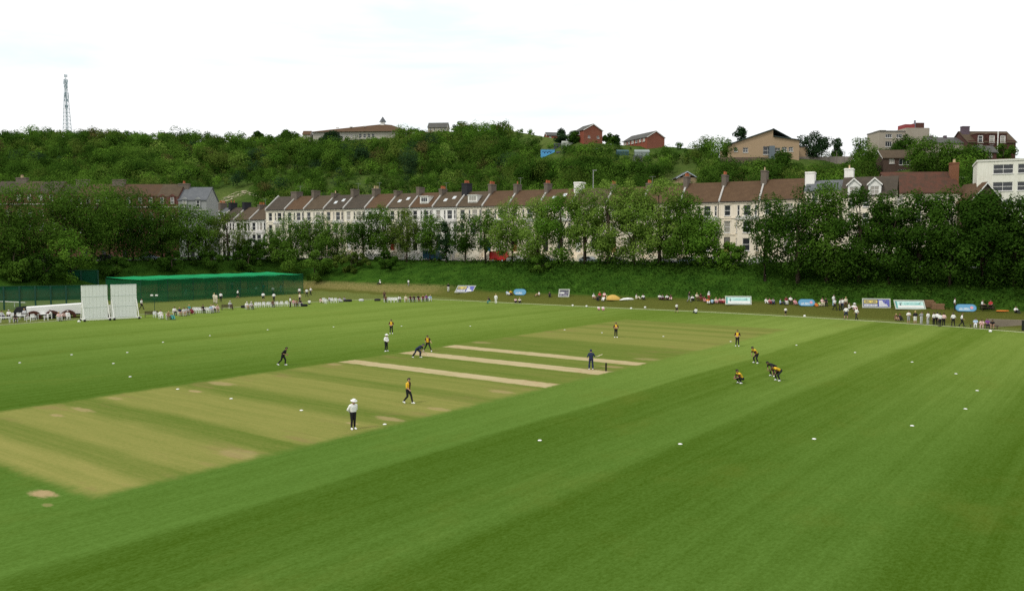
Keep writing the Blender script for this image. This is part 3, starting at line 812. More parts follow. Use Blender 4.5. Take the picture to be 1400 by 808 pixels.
def window(parent, x0, x1, z0, z1, M=None, depth=0.16, bars=1, vbar=0, fm_=None, name="window", sill=True, fw=0.09):
    w, h = x1 - x0, z1 - z0
    key = (round(w, 2), round(h, 2), bars, vbar, fm_.name if fm_ else "", sill, fw)
    if key not in _wc:
        f = MB(); t_ = fw
        f.box(0, t_, 0, .07, 0, h); f.box(w - t_, w, 0, .07, 0, h); f.box(t_, w - t_, 0, .07, h - t_, h); f.box(t_, w - t_, 0, .07, 0, t_)
        for b in range(bars): z = h * (b + 1) / (bars + 1); f.box(t_, w - t_, .005, .06, z - .045, z + .045)
        for b in range(vbar): x = w * (b + 1) / (vbar + 1); f.box(x - .03, x + .03, .01, .055, t_, h - t_)
        if sill: f.box(-.08, w + .08, -depth - .08, .0, -.1, 0)
        p = MB(); p.add([(t_ * .5, .06, t_ * .5), (w - t_ * .5, .06, t_ * .5), (w - t_ * .5, .06, h - t_ * .5), (t_ * .5, .06, h - t_ * .5)], [(0, 1, 2, 3)])
        _wc[key] = (f.mesh("window_frame", fm_ or M_white), p.mesh("pane", M_glass))
    a, b = _wc[key]
    o = link(name, a, parent)
    L = Matrix.Translation((x0, depth - .06, z0))
    o.matrix_local = (M @ L) if M is not None else L
    link("pane", b, o)
    return o
def gable_roof(w, d, z, rh, over=.25, th=.18, along="x", mats=None, x0=0.0):
    """two slopes with ridge along x; front eave at y=-over"""
    mb = MB()
    s = rh / (d / 2)
    pts = [(-over, z - over * s), (d / 2, z + rh), (d + over, z - over * s), (d + over, z - over * s + th), (d / 2, z + rh + th * 1.25), (-over, z - over * s + th)]
    n = len(pts)
    vs = [(x0, y, zz) for y, zz in pts] + [(x0 + w, y, zz) for y, zz in pts]
    fs = [(i, (i + 1) % n, n + (i + 1) % n, n + i) for i in range(n)] + [(0, 5, 4, 1), (1, 4, 3, 2), (n, n + 1, n + 4, n + 5), (n + 1, n + 2, n + 3, n + 4)]
    return mb.add(vs, fs)
def chimney(parent, x, y, z0, h, w, d, m, pots, potm, owner=None):
    mb = MB(); mb.box(x - w / 2, x + w / 2, y - d / 2, y + d / 2, z0, z0 + h)
    mb.box(x - w / 2 - .08, x + w / 2 + .08, y - d / 2 - .08, y + d / 2 + .08, z0 + h - .32, z0 + h - .1)
    c = mb.build("chimney", m, parent)
    for k in range(pots):
        yy = y + (k - (pots - 1) / 2) * d / max(1, pots) * .85
        MB().lathe([(.17, 0), (.15, .1), (.12, .55), (.16, .6), (.16, .68), (.1, .68)], 8, (x, yy, z0 + h)).build("chimney_pot", potm, c)
    return c
M_pot = mat("terracotta", (0.42, 0.13, 0.06), 0.8, .2, 2)
M_potc = mat("buff_clay", (0.55, 0.42, 0.25), 0.8, .2, 2)
ROOFS = {
    "brown": tile_mat("roof_brown", (0.084, 0.063, 0.041), (0.122, 0.09, 0.057)), "dark brown": tile_mat("roof_darkbrown", (0.064, 0.054, 0.042), (0.092, 0.074, 0.055)),
    "red brown": tile_mat("roof_redbrown", (0.100, 0.060, 0.034), (0.136, 0.083, 0.046)), "rusty": tile_mat("roof_rusty", (0.115, 0.068, 0.036), (0.085, 0.056, 0.038)),
    "slate grey": tile_mat("roof_slate", (0.12, 0.13, 0.14), (0.17, 0.18, 0.19)), "red": tile_mat("roof_red", (0.135, 0.055, 0.036), (0.07, 0.047, 0.032)), "grey": tile_mat("roof_grey", (0.09, 0.09, 0.085), (0.13, 0.13, 0.115)),
}
M_cream = stucco_mat("cream_stucco", (0.82, 0.765, 0.64)); M_cream2 = stucco_mat("white_stucco", (0.86, 0.84, 0.79)); M_cream3 = stucco_mat("ivory_stucco", (0.82, 0.735, 0.60))
M_chim = brick_mat("stock_brick", (0.15, 0.125, 0.10), (0.20, 0.165, 0.13), (0.17, 0.15, 0.13))
M_chimdark = mat("sooty_render", (0.03, 0.03, 0.035), .9, .2, 2)
M_cap = mat("lead_flashing", (0.42, 0.41, 0.38), .7, .2, 2)
DOORC = {"blue": (0.03, 0.13, 0.25), "red": (0.25, 0.03, 0.03), "dark green": (0.02, 0.06, 0.03), "black": (0.015, 0.015, 0.015), "white": (.7, .7, .68), "tan": (.35, .2, .09)}
def terrace_house(k0, k1, zg, ze, rh, wall, roofname, label, cat="terraced house", door="black", chim="brick", pots=4, potm=None, chw=None, dorm=False, skylights=0, chh=1.9, group="houses of the cream terrace"):
    p0, p1 = TK(k0), TK(k1)
    w = (p1 - p0).length; D = 10.0
    root = empty("terraced_house", Vector((p0.x, p0.y, zg)), TANG)
    tag(root, label, cat, group)
    h = ze - zg
    fl = [(h - 3.0, h - .85), (h - 6.5, h - 4.15), (h - 10.2, h - 7.6)]
    wb = MB(); holes = []; wins = []
    xd0, xd1 = w * .13, w * .13 + 1.25
    bx0, bx1 = w * .44, w * .955                       # bay
    for fi, (a, b) in enumerate(fl):
        if fi < 2: holes.append((xd0, xd1, a, b))
        else: holes.append((xd0, xd1, a - .5, b + .25))
    bm_ = (bx0 + bx1) / 2; hw_ = min(.72, (bx1 - bx0) / 2 - .98)
    tri = [(bx0 + .1, bx0 + .62), (bm_ - hw_, bm_ + hw_), (bx1 - .62, bx1 - .1)]
    for a, b in tri: holes.append((a, b, fl[0][0], fl[0][1]))
    wall_holes(wb, w, h + 1.2, [(a, b, c + 1.2, d + 1.2) for a, b, c, d in holes], Matrix.Translation((0, 0, -1.2)))
    wb.add([(0, 0, -1.2), (0, D, -1.2), (0, D, h), (0, 0, h)], [(0, 1, 2, 3)]); wb.add([(w, 0, -1.2), (w, D, -1.2), (w, D, h), (w, 0, h)], [(0, 1, 2, 3)])
    wb.add([(0, D, -1.2), (w, D, -1.2), (w, D, h), (0, D, h)], [(0, 1, 2, 3)])
    wb.add([(0, 0, h), (0, D, h), (0, D / 2, h + rh)], [(0, 1, 2)]); wb.add([(w, 0, h), (w, D, h), (w, D / 2, h + rh)], [(0, 1, 2)])
    wb.build("wall", wall, root)
    cm = MB(); cm.box(0, w, -.22, -.002, h - .42, h - .12)
    for zz in (h - 3.55, h - 6.95): cm.box(0, bx0 - .3, -.14, -.002, zz, zz + .2)
    for (a, b) in fl[:2]:
        cm.box(xd0 - .18, xd1 + .18, -.12, -.002, b + .1, b + .3)
    cm.box(0.02, .26, -.07, -.002, 0, h - .45)
    cm.build("cornice", wall, root)
    for fi, (a, b) in enumerate(fl[:2]): window(root, xd0, xd1, a, b)
    for a, b in tri: window(root, a, b, fl[0][0], fl[0][1])
    # canted bay over the two lower floors
    bd = 1.0; bh = fl[1][1] + .55
    bay = MB(); sl = (bd ** 2 + .75 ** 2) ** .5; ang = math.atan2(bd, .75)
    ML = Matrix.Translation((bx0 - .25, 0, 0)) @ Matrix.Rotation(-ang, 4, "Z")
    MC = Matrix.Translation((bx0 + .5, -bd, 0)); wc = bx1 - bx0 - .75
    MR = Matrix.Translation((bx0 + .5 + wc, -bd, 0)) @ Matrix.Rotation(ang, 4, "Z")
    bwin = []
    for (a, b) in (fl[1], fl[2]):
        bwin += [(ML, .32, sl - .3, a, b), (MC, max(.25, wc / 2 - .75), min(wc - .25, wc / 2 + .75), a, b), (MR, .3, sl - .32, a, b)]
    for M_, ww in ((ML, sl), (MC, wc), (MR, sl)):
        wall_holes(bay, ww, bh + 1.2, [(x0, x1, a + 1.2, b + 1.2) for (M2, x0, x1, a, b) in bwin if M2 is M_], M_ @ Matrix.Translation((0, 0, -1.2)), .14)
    P = [(bx0 - .3, 0), (bx0 + .45, -bd - .08), (bx0 + .55 + wc, -bd - .08), (bx0 + 1.3 + wc, 0)]
    top = [(x, y, bh) for x, y in P] + [(x * .9 + (bx0 + bx1) * .05, y * .55, bh + .45) for x, y in P]
    bo = bay.build("bay_window", wall, root)
    rb = MB().add(top + [(x, y * 1.06, bh - .25) for x, y in P], [(0, 1, 5, 4), (1, 2, 6, 5), (2, 3, 7, 6), (4, 5, 6, 7), (8, 9, 1, 0), (9, 10, 2, 1), (10, 11, 3, 2)])
    rb.build("bay_roof", M_cap, bo)
    for (M_, x0, x1, a, b) in bwin: window(bo, x0, x1, a, b, M_, .14)
    # door and steps
    dz = fl[2][0] - .5
    dm = mat("door_" + door.replace(" ", "_"), DOORC[door], .4, .05, 2)
    dd_ = MB().box(xd0 + .1, xd1 - .1, .1, .16, dz, dz + 2.1).box(xd0, xd1, .08, .2, dz + 2.1, dz + 2.2).build("door", dm, root)
    pn = MB(); pn.add([(xd0 + .1, .13, dz + 2.22), (xd1 - .1, .13, dz + 2.22), (xd1 - .1, .13, fl[2][1] + .22), (xd0 + .1, .13, fl[2][1] + .22)], [(0, 1, 2, 3)]); pn.build("pane", M_glass, dd_)
    st = MB()
    for i in range(6): st.box(xd0 - .2, xd1 + .2, -.35 * (i + 1), -.35 * i - .002 if i else -.003, -1.2, dz - (dz) * i / 6.0)
    st.box(xd0 - .45, xd0 - .21, -2.2, -.003, -1.2, dz * .75).box(xd1 + .21, xd1 + .45, -2.2, -.003, -1.2, dz * .75)
    st.build("steps", wall, root)
    MB().box(0.02, xd0 - .5, -3.4, -3.2, -1.0, 1.0).build("garden_wall", wall, root); MB().box(xd1 + .5, w - .02, -3.4, -3.2, -1.0, 1.0).build("garden_wall", wall, root)
    MB().tube((w - .2, -.1, -1), (w - .2, -.1, h - .3), .055, .055, 6).build("drainpipe", mat("dark_iron_pipe", (.05, .05, .05), .6), root)
    MB().box(0.05, w - .05, -.42, -.3, h - .16, h - .04).build("gutter", mat("dark_iron_pipe", (.05, .05, .05), .6), root)
    rf = gable_roof(w - .36, D, h, rh, .3, .2, x0=.18).build("roof", ROOFS[roofname], root)
    # parapet strip between the roofs
    pp = MB(); s = rh / (D / 2)
    for sgn in (0,):
        pts = [(-.3, h - .3 * s + .1), (D / 2, h + rh + .1), (D + .3, h - .3 * s + .1), (D + .3, h - .3 * s + .5), (D / 2, h + rh + .62), (-.3, h - .3 * s + .5)]
        vs = [(-.17, y, z) for y, z in pts] + [(.17, y, z) for y, z in pts]; n = 6
        pp.add(vs, [(i, (i + 1) % n, n + (i + 1) % n, n + i) for i in range(n)] + [(0, 5, 4, 1), (1, 4, 3, 2), (6, 7, 10, 11), (7, 8, 9, 10)])
    pp.build("party_wall_coping", M_cap, root)
    if chim:
        cmt = {"brick": M_chim, "dark": M_chimdark, "white": M_cream2}[chim]
        c_ = chimney(root, 0.0, D / 2 - .2, h + rh - .9, chh + .7, chw or .9, 2.6, cmt, pots, potm or M_pot)
        if int(k0 * 7) % 3 == 0:
            zt_ = h + rh + chh - .3; ae = MB().tube((.3, D / 2 + .8, zt_ - .6), (.3, D / 2 + .8, zt_ + 1.7), .03, .03, 5).tube((-.4, D / 2 + .8, zt_ + 1.6), (1.0, D / 2 + .8, zt_ + 1.6), .02, .02, 4)
            for q_ in range(5): ae.tube((-.3 + .3 * q_, D / 2 + .45, zt_ + 1.6), (-.3 + .3 * q_, D / 2 + 1.15, zt_ + 1.6), .015, .015, 4)
            ae.build("aerial", mat("aerial_metal", (.3, .3, .3), .5), c_)
    zr = lambda y: h + s * (y) + .2
    for i in range(skylights):
        x = w * (.35 + .3 * i); y = 1.6 + .8 * (i % 2)
        sk = MB(); a = math.atan(s)
        M_ = Matrix.Translation((x, y, zr(y) + .03)) @ Matrix.Rotation(a, 4, "X")
        sk.box(-.42, .42, 0, 1.15, 0, .09, M=M_); so = sk.build("skylight", M_white, rf)
        gl = MB().box(-.33, .33, .1, 1.05, .092, .1, M=M_).build("pane", mat("sky_glass", (.5, .56, .6), .1, .05, 1, .6), so)
        gl.parent = rf
    if dorm:
        dz_ = zr(1.0); x0 = w * .36; x1 = w * .72
        db = MB(); wall_holes(db, x1 - x0, 1.75, [(.25, x1 - x0 - .25, .35, 1.5)], Matrix.Translation((x0, .9, dz_)), .1)
        db.add([(x0, .9, dz_), (x0, .9, dz_ + 1.75), (x0, 3.6, dz_ + 1.75)], [(0, 1, 2)]); db.add([(x1, .9, dz_), (x1, .9, dz_ + 1.75), (x1, 3.6, dz_ + 1.75)], [(0, 1, 2)])
        db.box(x0 - .12, x1 + .12, .72, 3.4, dz_ + 1.76, dz_ + 1.88)
        do = db.build("dormer", M_white, root)
        window(do, .25, x1 - x0 - .25, .35, 1.5, Matrix.Translation((x0, .9, dz_)), .1, bars=0, vbar=2)
    return root
EAVE = lambda k: 20.2 - (20.2 - 19.6) * k / 18.0
units = [ # k0, k1, wall, roof, door, chimney, extras
    (0.0, .99, M_cream, "dark brown", "black", None, {}), (.99, 1.95, M_cream, "red brown", "red", "brick", dict(chw=2.0, pots=0, chh=1.7)), (1.95, 2.92, M_cream, "brown", "black", "brick", dict(pots=0)), (2.92, 3.86, M_cream3, "dark brown", "dark green", "brick", dict(skylights=2, pots=1, potm=M_potc, chh=1.0)),
    (3.86, 4.85, M_cream, "dark brown", "white", "brick", dict(pots=0)), (4.85, 5.84, M_cream2, "red brown", "black", "brick", dict(pots=3, potm=M_potc)), (5.84, 6.83, M_cream, "brown", "red", "brick", dict(skylights=2, pots=0, chh=1.2)), (6.83, 7.8, M_cream2, "red brown", "black", "brick", dict(dorm=True, pots=0)),
    (7.8, 8.79, M_cream2, "brown", "dark green", "brick", dict(skylights=2, pots=4, chh=1.3)), (8.79, 9.81, M_cream, "brown", "black", "dark", dict(dorm=True, pots=5, chw=1.5, chh=2.5)), (9.81, 10.8, M_cream3, "red brown", "blue", "brick", dict(pots=6, chh=2.1)), (10.8, 11.95, M_cream3, "red brown", "red", "brick", dict(pots=1)),
    (11.95, 13.1, M_cream3, "red brown", "black", "brick", dict(pots=5, skylights=2)), (13.1, 14.3, M_cream3, "brown", "white", "white", dict(pots=0, chw=1.8)), (14.3, 15.5, M_cream3, "red brown", "tan", "brick", dict(pots=5, chh=1.2)), (15.5, 16.7, M_cream3, "red brown", "dark green", "brick", dict(pots=4, chh=1.2)),
    (16.7, 17.88, M_cream3, "red brown", "black", "brick", dict(pots=5)), (17.88, 19.05, M_cream3, "red brown", "tan", "brick", dict(pots=4, chw=.9)), (19.05, 20.24, M_cream3, "red brown", "black", "brick", dict(pots=1, potm=M_potc, chh=2.3, chw=1.1))]
for i, (k0, k1, wl, rf, dr, ch, ex) in enumerate(units):
    wn = {M_cream.name: "cream", M_cream2.name: "white", M_cream3.name: "ivory"}[wl.name]
    feat = "box dormer" if ex.get("dorm") else "skylights" if ex.get("skylights") else "plain"
    fe = {"box dormer": " with white roof dormer", "skylights": " with roof skylights", "plain": ""}[feat]
    lab = f"{wn} bay-fronted house{fe}, {rf} roof, {ORD[i + 1]} from left in tall terrace"
    terrace_house(k0, k1, 7.4, EAVE(k0) if k0 < 17 else 19.7 if k0 < 19 else 19.9, 3.6 if k0 < 16 else 4.1, wl, rf, lab, door=dr, chim=ch, **ex)
for i, (k0, k1, rf, ch, ex) in enumerate([(-3.05, -2.47, "slate grey", "brick", dict(pots=4, skylights=2)), (-2.47, -1.7, "dark brown", "dark", dict(pots=2)), (-1.7, -.86, "brown", "dark", dict(pots=0)), (-.86, -.02, "brown", "brick", dict(pots=3, chh=1.1))]):
    lab = f"low white terraced house, {rf} roof, {ORD[i + 1]} from left in the short lower row"
    terrace_house(k0, k1, 6.2, 17.6, 3.5, M_cream2, rf, lab, chim=ch, group="houses of the low white row", **ex)

# red brick terrace on the left
M_rb = brick_mat("dark_red_brick", (0.16, 0.055, 0.04), (0.11, 0.045, 0.035), (0.2, 0.15, 0.12)); M_grey = stucco_mat("grey_render", (0.30, 0.31, 0.30))
def simple_block(name, label, cat, pos, rz, w, d, h, wall, roof, rh, wins, extras=None, group=None, over=.3, flat=False, frame=None, below=1.5, sidewins=(), bars=1, vbar=0, depth=.14):
    """house whose front (y=0, looking to -y) carries the windows in wins = (x0,x1,z0,z1); gable roof with ridge along x"""
    root = empty(name, pos, rz); tag(root, label, cat, group)
    mb = MB()
    wall_holes(mb, w, h + below, [(a, b, c + below, e + below) for a, b, c, e in wins], Matrix.Translation((0, 0, -below)), depth)
    MS = Matrix.Translation((w, 0, 0)) @ Matrix.Rotation(R(90), 4, "Z"); ML_ = Matrix.Translation((0, d, 0)) @ Matrix.Rotation(R(-90), 4, "Z")
    for M_, sd in ((MS, "r"), (ML_, "l")):
        wall_holes(mb, d, h + below, [(a, b, c + below, e + below) for s_, a, b, c, e in sidewins if s_ == sd], M_ @ Matrix.Translation((0, 0, -below)), depth)
    mb.add([(0, d, -below), (w, d, -below), (w, d, h), (0, d, h)], [(0, 1, 2, 3)])
    if not flat:
        mb.add([(0, 0, h), (0, d, h), (0, d / 2, h + rh)], [(0, 1, 2)]); mb.add([(w, 0, h), (w, d, h), (w, d / 2, h + rh)], [(0, 1, 2)])
    mb.build("wall", wall, root)
    for a, b, c, e in wins: window(root, a, b, c, e, None, depth, bars, vbar, frame)
    for s_, a, b, c, e in sidewins: window(root, a, b, c, e, MS if s_ == "r" else ML_, depth, bars, vbar, frame)
    if flat:
        MB().box(-.15, w + .15, -.15, d + .15, h + .003, h + .35).build("roof", roof, root)
    else:
        gable_roof(w + 2 * over, d, h, rh, over, .2, x0=-over).build("roof", roof, root)
        vg = MB(); s = rh / (d / 2)
        for x in (-over - .03, w + over):
            pts = [(-over, h - over * s - .12), (d / 2, h + rh - .12), (d + over, h - over * s - .12), (d + over, h - over * s + .16), (d / 2, h + rh + .2), (-over, h - over * s + .16)]
            vs = [(x, y, z) for y, z in pts] + [(x + .03, y, z) for y, z in pts]; n = 6
            vg.add(vs, [(i, (i + 1) % n, n + (i + 1) % n, n + i) for i in range(n)] + [(0, 5, 4, 1), (1, 4, 3, 2), (6, 7, 10, 11), (7, 8, 9, 10)])
        if extras is None or extras.get("verge", True):
            for k_ in range(2):
                v_ = MB(); v_.add(vg.v[k_ * 12:(k_ + 1) * 12], [tuple(i - k_ * 12 for i in f) for f in vg.f[k_ * 10:(k_ + 1) * 10]]); v_.build("verge_board", (extras or {}).get("verge_mat", M_white), root)
    return root
LS = YL / F
xs_l = [-8, 22, 52, 82, 106, 130, 156, 187, 217, 246, 284]
for i in range(len(xs_l) - 1):
    x0, x1 = (xs_l[i] - 700) * LS, (xs_l[i + 1] - 700) * LS
    w = x1 - x0; end = i == len(xs_l) - 2; old = i < 3
    zg = 7.2; ze = 11 + (333 - (270 if not old else 266)) * LS - (.8 if end else 0); h = ze - zg
    rfm = "slate grey" if end else ["dark brown", "brown", "dark brown", "dark brown", "rusty", "rusty", "rusty", "rusty", "brown", "slate grey"][i]
    a, b = w * .16, w * .64
    wins = [(a, a + 1.0, z, z + 1.75) for z in (h - 5.8, h - 9.3)] + [(b, b + 1.0, z, z + 1.75) for z in (h - 5.8, h - 9.3)]
    lab = ("grey rendered end house with a slate roof closing the brick terrace" if end else f"dark red brick terraced house, {rfm} tiled roof, {ORD[i + 1]} from left in its row")
    r_ = simple_block("terraced_house", lab, "terraced house", Vector((x0, YL, zg)), 0, w, 9, h, M_grey if end else M_rb, ROOFS[rfm], 3.4, wins, dict(verge=False), "houses of the brick terrace", over=0.0 if not end else .2)
    if True:
        ndm = 2 if i != 0 else 1
        for x in (a, b)[:ndm]:
            dm_ = MB(); wall_holes(dm_, 1.3, 2.3, [(.2, 1.1, .3, 2.0)], Matrix.Translation((x - .15, -.16, h - 2.1)), .1)
            dm_.add([(x - .15, -.16, h - 2.1), (x - .15, -.16, h + .2), (x - .15, 1.4, h + .2), (x - .15, 1.4, h - 2.1)], [(0, 1, 2, 3)]); dm_.add([(x + 1.15, -.16, h - 2.1), (x + 1.15, -.16, h + .2), (x + 1.15, 1.4, h + .2), (x + 1.15, 1.4, h - 2.1)], [(0, 1, 2, 3)])
            dm_.prism([(x - .3, h + .2), (x + 1.3, h + .2), (x + .5, h + .75)], -.25, 1.8)
            do = dm_.build("dormer", M_grey if end else M_rb, r_); window(do, .2, 1.1, .3, 2.0, Matrix.Translation((x - .15, -.16, h - 2.1)), .1, sill=False)
    MB().box(0, w, -.2, -.002, h - 2.75, h - 2.5).build("string_course", M_cap, r_)
    dr_ = MB().box(w * .4, w * .4 + .95, -.06, -.002, -.2, 2.1).build("door", mat("door_dark", (0.03, .03, .035), .4), r_)
    if i in (1, 4, 6, 9):
        chimney(r_, 0.0, 4.3, h + 2.6, 2.3, 3.1 if i in (4, 6) else 2.9, 1.3, M_chim, 0, M_pot) if i in (4, 6) else chimney(r_, 0.0, 4.3, h + 2.5, 2.1, 2.8, 1.2, M_chim, 4, M_pot if i == 9 else M_potc)
# buildings on the hill -----------------------------------------------------------
def bpos(px, py, Y=None):
    p = at(px, py, Y) if Y else hit(px, py)
    return p
M_red = brick_mat("orange_red_brick", (0.28, 0.075, 0.045), (0.22, 0.06, 0.04), (0.25, 0.13, 0.09)); M_tan = brick_mat("tan_brick", (0.46, 0.33, 0.21), (0.40, 0.29, 0.18), (0.4, 0.3, 0.2)); M_brn = brick_mat("brown_brick", (0.105, 0.065, 0.05), (0.08, 0.055, 0.045), (0.12, 0.09, 0.07))
M_conc = stucco_mat("grey_concrete", (0.36, 0.32, 0.26)); M_pale = stucco_mat("pale_render", (0.42, 0.40, 0.34)); M_dkred = brick_mat("maroon_brick", (0.115, 0.045, 0.035), (0.085, 0.04, 0.035), (0.1, 0.07, 0.06)); M_off = stucco_mat("white_office", (0.74, 0.73, 0.64))
def scl(Y): return Y / F
# long school
Y = 430; s = scl(Y); p = at(428, 192, Y); w = 128 * s
r_ = empty("school_building", p, R(-4)); tag(r_, "long low school with brown hipped roof and little cupola on the hilltop", "school")
wn = [(6 + i * 2.2, 7.4 + i * 2.2, 1.0, 3.0) for i in range(12)]
mb = MB(); wall_holes(mb, w, 7.0, [(a, b, c + 3, d + 3) for a, b, c, d in wn], Matrix.Translation((0, 0, -3)), .15)
mb.add([(0, 0, -3), (0, 14, -3), (0, 14, 4), (0, 0, 4)], [(0, 1, 2, 3)]); mb.add([(w, 0, -3), (w, 14, -3), (w, 14, 4), (w, 0, 4)], [(0, 1, 2, 3)]); mb.build("wall", M_pale, r_)
for a, b, c, d in wn: window(r_, a, b, c, d, None, .15, 1)
rb = MB(); rx = 92 * s
rb.add([(-1, -1.2, 4.01), (w + 1, -1.2, 4.01), (w + 1, 15, 4.01), (-1, 15, 4.01), (18 * s, 6, 6.0), (rx, 6.5, 8.6), (104 * s, 7, 8.2)], [(0, 1, 5, 4), (1, 6, 5), (1, 2, 6), (2, 3, 4, 5, 6), (3, 0, 4), (0, 3, 2, 1)])
rr = rb.build("roof", ROOFS["red brown"], r_)
cu = MB().box(rx - 1, rx + 1, 5.5, 7.5, 8.0, 9.6).build("cupola", M_white, r_); MB().lathe([(1.9, 9.6), (.05, 12.4)], 4, (rx, 6.5, 0)).build("cupola_roof", ROOFS["slate grey"], cu)
for i in range(3):
    so = MB().box(30 * s + i * 7, 31.4 * s + i * 7 + .8, 2.3, 3.2, 6.3 + i * .32, 6.7 + i * .32).build("skylight", M_white, r_)
gp = simple_block("cottage", "little white gabled lodge beside the long school roof", "cottage", at(414, 190, 432), R(0), 10 * s, 5, 2.2, M_pale, ROOFS["red brown"], 1.8, [(1, 2, .7, 1.8)])
p = at(585, 181, 440); s = scl(440)
simple_block("cottage", "small grey roofed house alone on the summit", "cottage", p, R(-6), 26 * s, 7, 2.4, stucco_mat("dull_render", (.38, .35, .27)), ROOFS["grey"], 2.6, [(1.0 + i * 1.9, 2.0 + i * 1.9, .7, 1.9) for i in range(5)])
for px, py0, wpx, L_, lab, Y in ((823.5, 191, 26, 8, "red brick gabled house on the skyline, half hidden by dark trees", 334), (908.5, 199, 25.5, 17, "red brick gabled house standing clear on the skyline, right of the pair", 328)):
    s = scl(Y); gw = wpx * s / .91; hh = (11.5 if px < 850 else 10) * s     # the gable end faces the field, the long side looks left
    p = at(px, py0, Y)
    r_ = simple_block("brick_house", lab, "house", p, R(90 + 24), L_, gw, hh, M_red, ROOFS["grey"], 8 * s, [], dict(), over=.35, below=4.5, sidewins=[("l", gw * .22, gw * .22 + 1.0, .3, 1.3), ("l", gw * .7, gw * .7 + 1.1, .3, 1.3)] if px < 850 else [])
    MLg = Matrix.Translation((L_, gw, 0)) @ Matrix.Rotation(R(180), 4, "Z")
    for i in range(int(L_ / 2.7)): window(r_, .8 + i * 2.7, 2.2 + i * 2.7, hh - 1.5, hh - .3, MLg @ Matrix.Translation((0, -.2, 0)), .14, 1)
simple_block("brick_house", "distant low brick house, only its roof showing beside the scrub", "house", at(748, 189, 390), R(10), 5, 6, 1.2, M_red, ROOFS["grey"], 1.6, [(1, 2, .2, 1)])
# tan building
Y = 250; s = scl(Y); p = at(995, 219, Y); w = 95 * s
r_ = empty("tan_building", p, R(-3)); tag(r_, "tan brick hall with two offset mono-pitch roofs above a retaining wall", "hall")
def zz(py): return (219 - py) * s
wn = [(8 * s, 13 * s, zz(208), zz(202.5)), (20 * s, 27 * s, zz(209), zz(202.5)), (47 * s, 59 * s, zz(212), zz(201)), (62 * s, 70 * s, zz(210), zz(203)), (72 * s, 79 * s, zz(208), zz(202)), (81 * s, 87 * s, zz(208), zz(202))]
mb = MB(); wall_holes(mb, w, zz(201), [(a, b, c, d) for a, b, c, d in wn], None, .2)
mb.add([(0, 0, zz(201)), (60 * s, 0, zz(201)), (60 * s, 0, zz(179)), (0, 0, zz(201) + .3)], [(0, 1, 2, 3)]); mb.add([(60 * s, 0, zz(201)), (w, 0, zz(201)), (w, 0, zz(193.5)), (60 * s, 0, zz(188))], [(0, 1, 2, 3)])
mb.add([(60 * s, 0, zz(188)), (60 * s, 12, zz(188)), (60 * s, 12, zz(179)), (60 * s, 0, zz(179))], [(0, 1, 2, 3)])
mb.add([(0, 0, -2), (w, 0, -2), (w, 0, 0), (0, 0, 0)], [(0, 1, 2, 3)])
mb.add([(0, 0, -2), (0, 12, -2), (0, 12, zz(201)), (0, 0, zz(201))], [(0, 1, 2, 3)]); mb.add([(w, 0, -2), (w, 12, -2), (w, 12, zz(194)), (w, 0, zz(194))], [(0, 1, 2, 3)])
mb.build("wall", M_tan, r_)
for a, b, c, d in wn: window(r_, a, b, c, d, None, .2, 1, 1)
rb = MB().prism([(-.4, zz(201) + .32), (60 * s, zz(179) + .02), (60 * s, zz(177.5)), (-.4, zz(200) + .35)], -.5, 12).build("roof", mat("dark_trim", (.05, .07, .065), .6), r_)
rb = MB().prism([(60 * s, zz(178)), (84 * s, zz(191)), (84 * s, zz(190)), (60 * s, zz(177))], -.3, 12).build("roof", MATS["dark_trim"], r_)
rb = MB().prism([(60 * s + .03, zz(188) + .02), (w + .4, zz(193.5) + .02), (w + .4, zz(192.5)), (60 * s + .03, zz(187))], -.5, 12).build("roof", MATS["dark_trim"], r_)
MB().box(54 * s, 61 * s, -1.5, -.003, 0, zz(201)).build("porch", mat("porch_glass", (.10, .13, .15), .2, .1, 1, .5), r_)
p = at(1090, 216, 256); simple_block("shed", "low tan annex at the right of the tan hall", "annex", p, 0, 14 * scl(256), 6, 3.2, M_tan, MATS["dark_trim"], 1.0, [], flat=True)
rw = MB().box(0, 62 * s, -.3, .3, -1.6, .5).build("retaining_wall", brick_mat("grey_brown_brick", (.17, .12, .09), (.14, .1, .08), (.16, .13, .1)), loc=at(985, 218, 245.5), rz=R(-3)); tag(rw, "brown brick retaining wall below the tan hall", "wall")
# grey fence with posts on the slope
Y = 256; p = at(1092, 222, Y); s = scl(Y); fr = empty("slope_fence", p, R(-4)); tag(fr, "weathered grey board fence with tall posts on the hill slope", "fence")
MB().box(0, 72 * s, -.04, .04, -.6, 1.6).build("board_panel", mat("weathered_wood", (.24, .21, .18), .9, .25, 1.5), fr)
for i in range(8): MB().box(i * 10 * s - .06, i * 10 * s + .06, -.16, -.05, -.6, 3.2).build("post", MATS["weathered_wood"], fr)
# brown brick house
p = hit(1207, 238); s = p.y / F; zz = lambda py: (237 - py) * s
simple_block("brick_house", "dark brown brick house with white windows above the big red roof", "house", p, R(-3), 46 * s, 7, zz(215.5), M_brn, ROOFS["brown"], 2.4, [(8 * s, 15 * s, zz(223), zz(217)), (21 * s, 36 * s, zz(225), zz(217)), (20 * s, 35 * s, zz(237.5), zz(231))], bars=0, vbar=2)
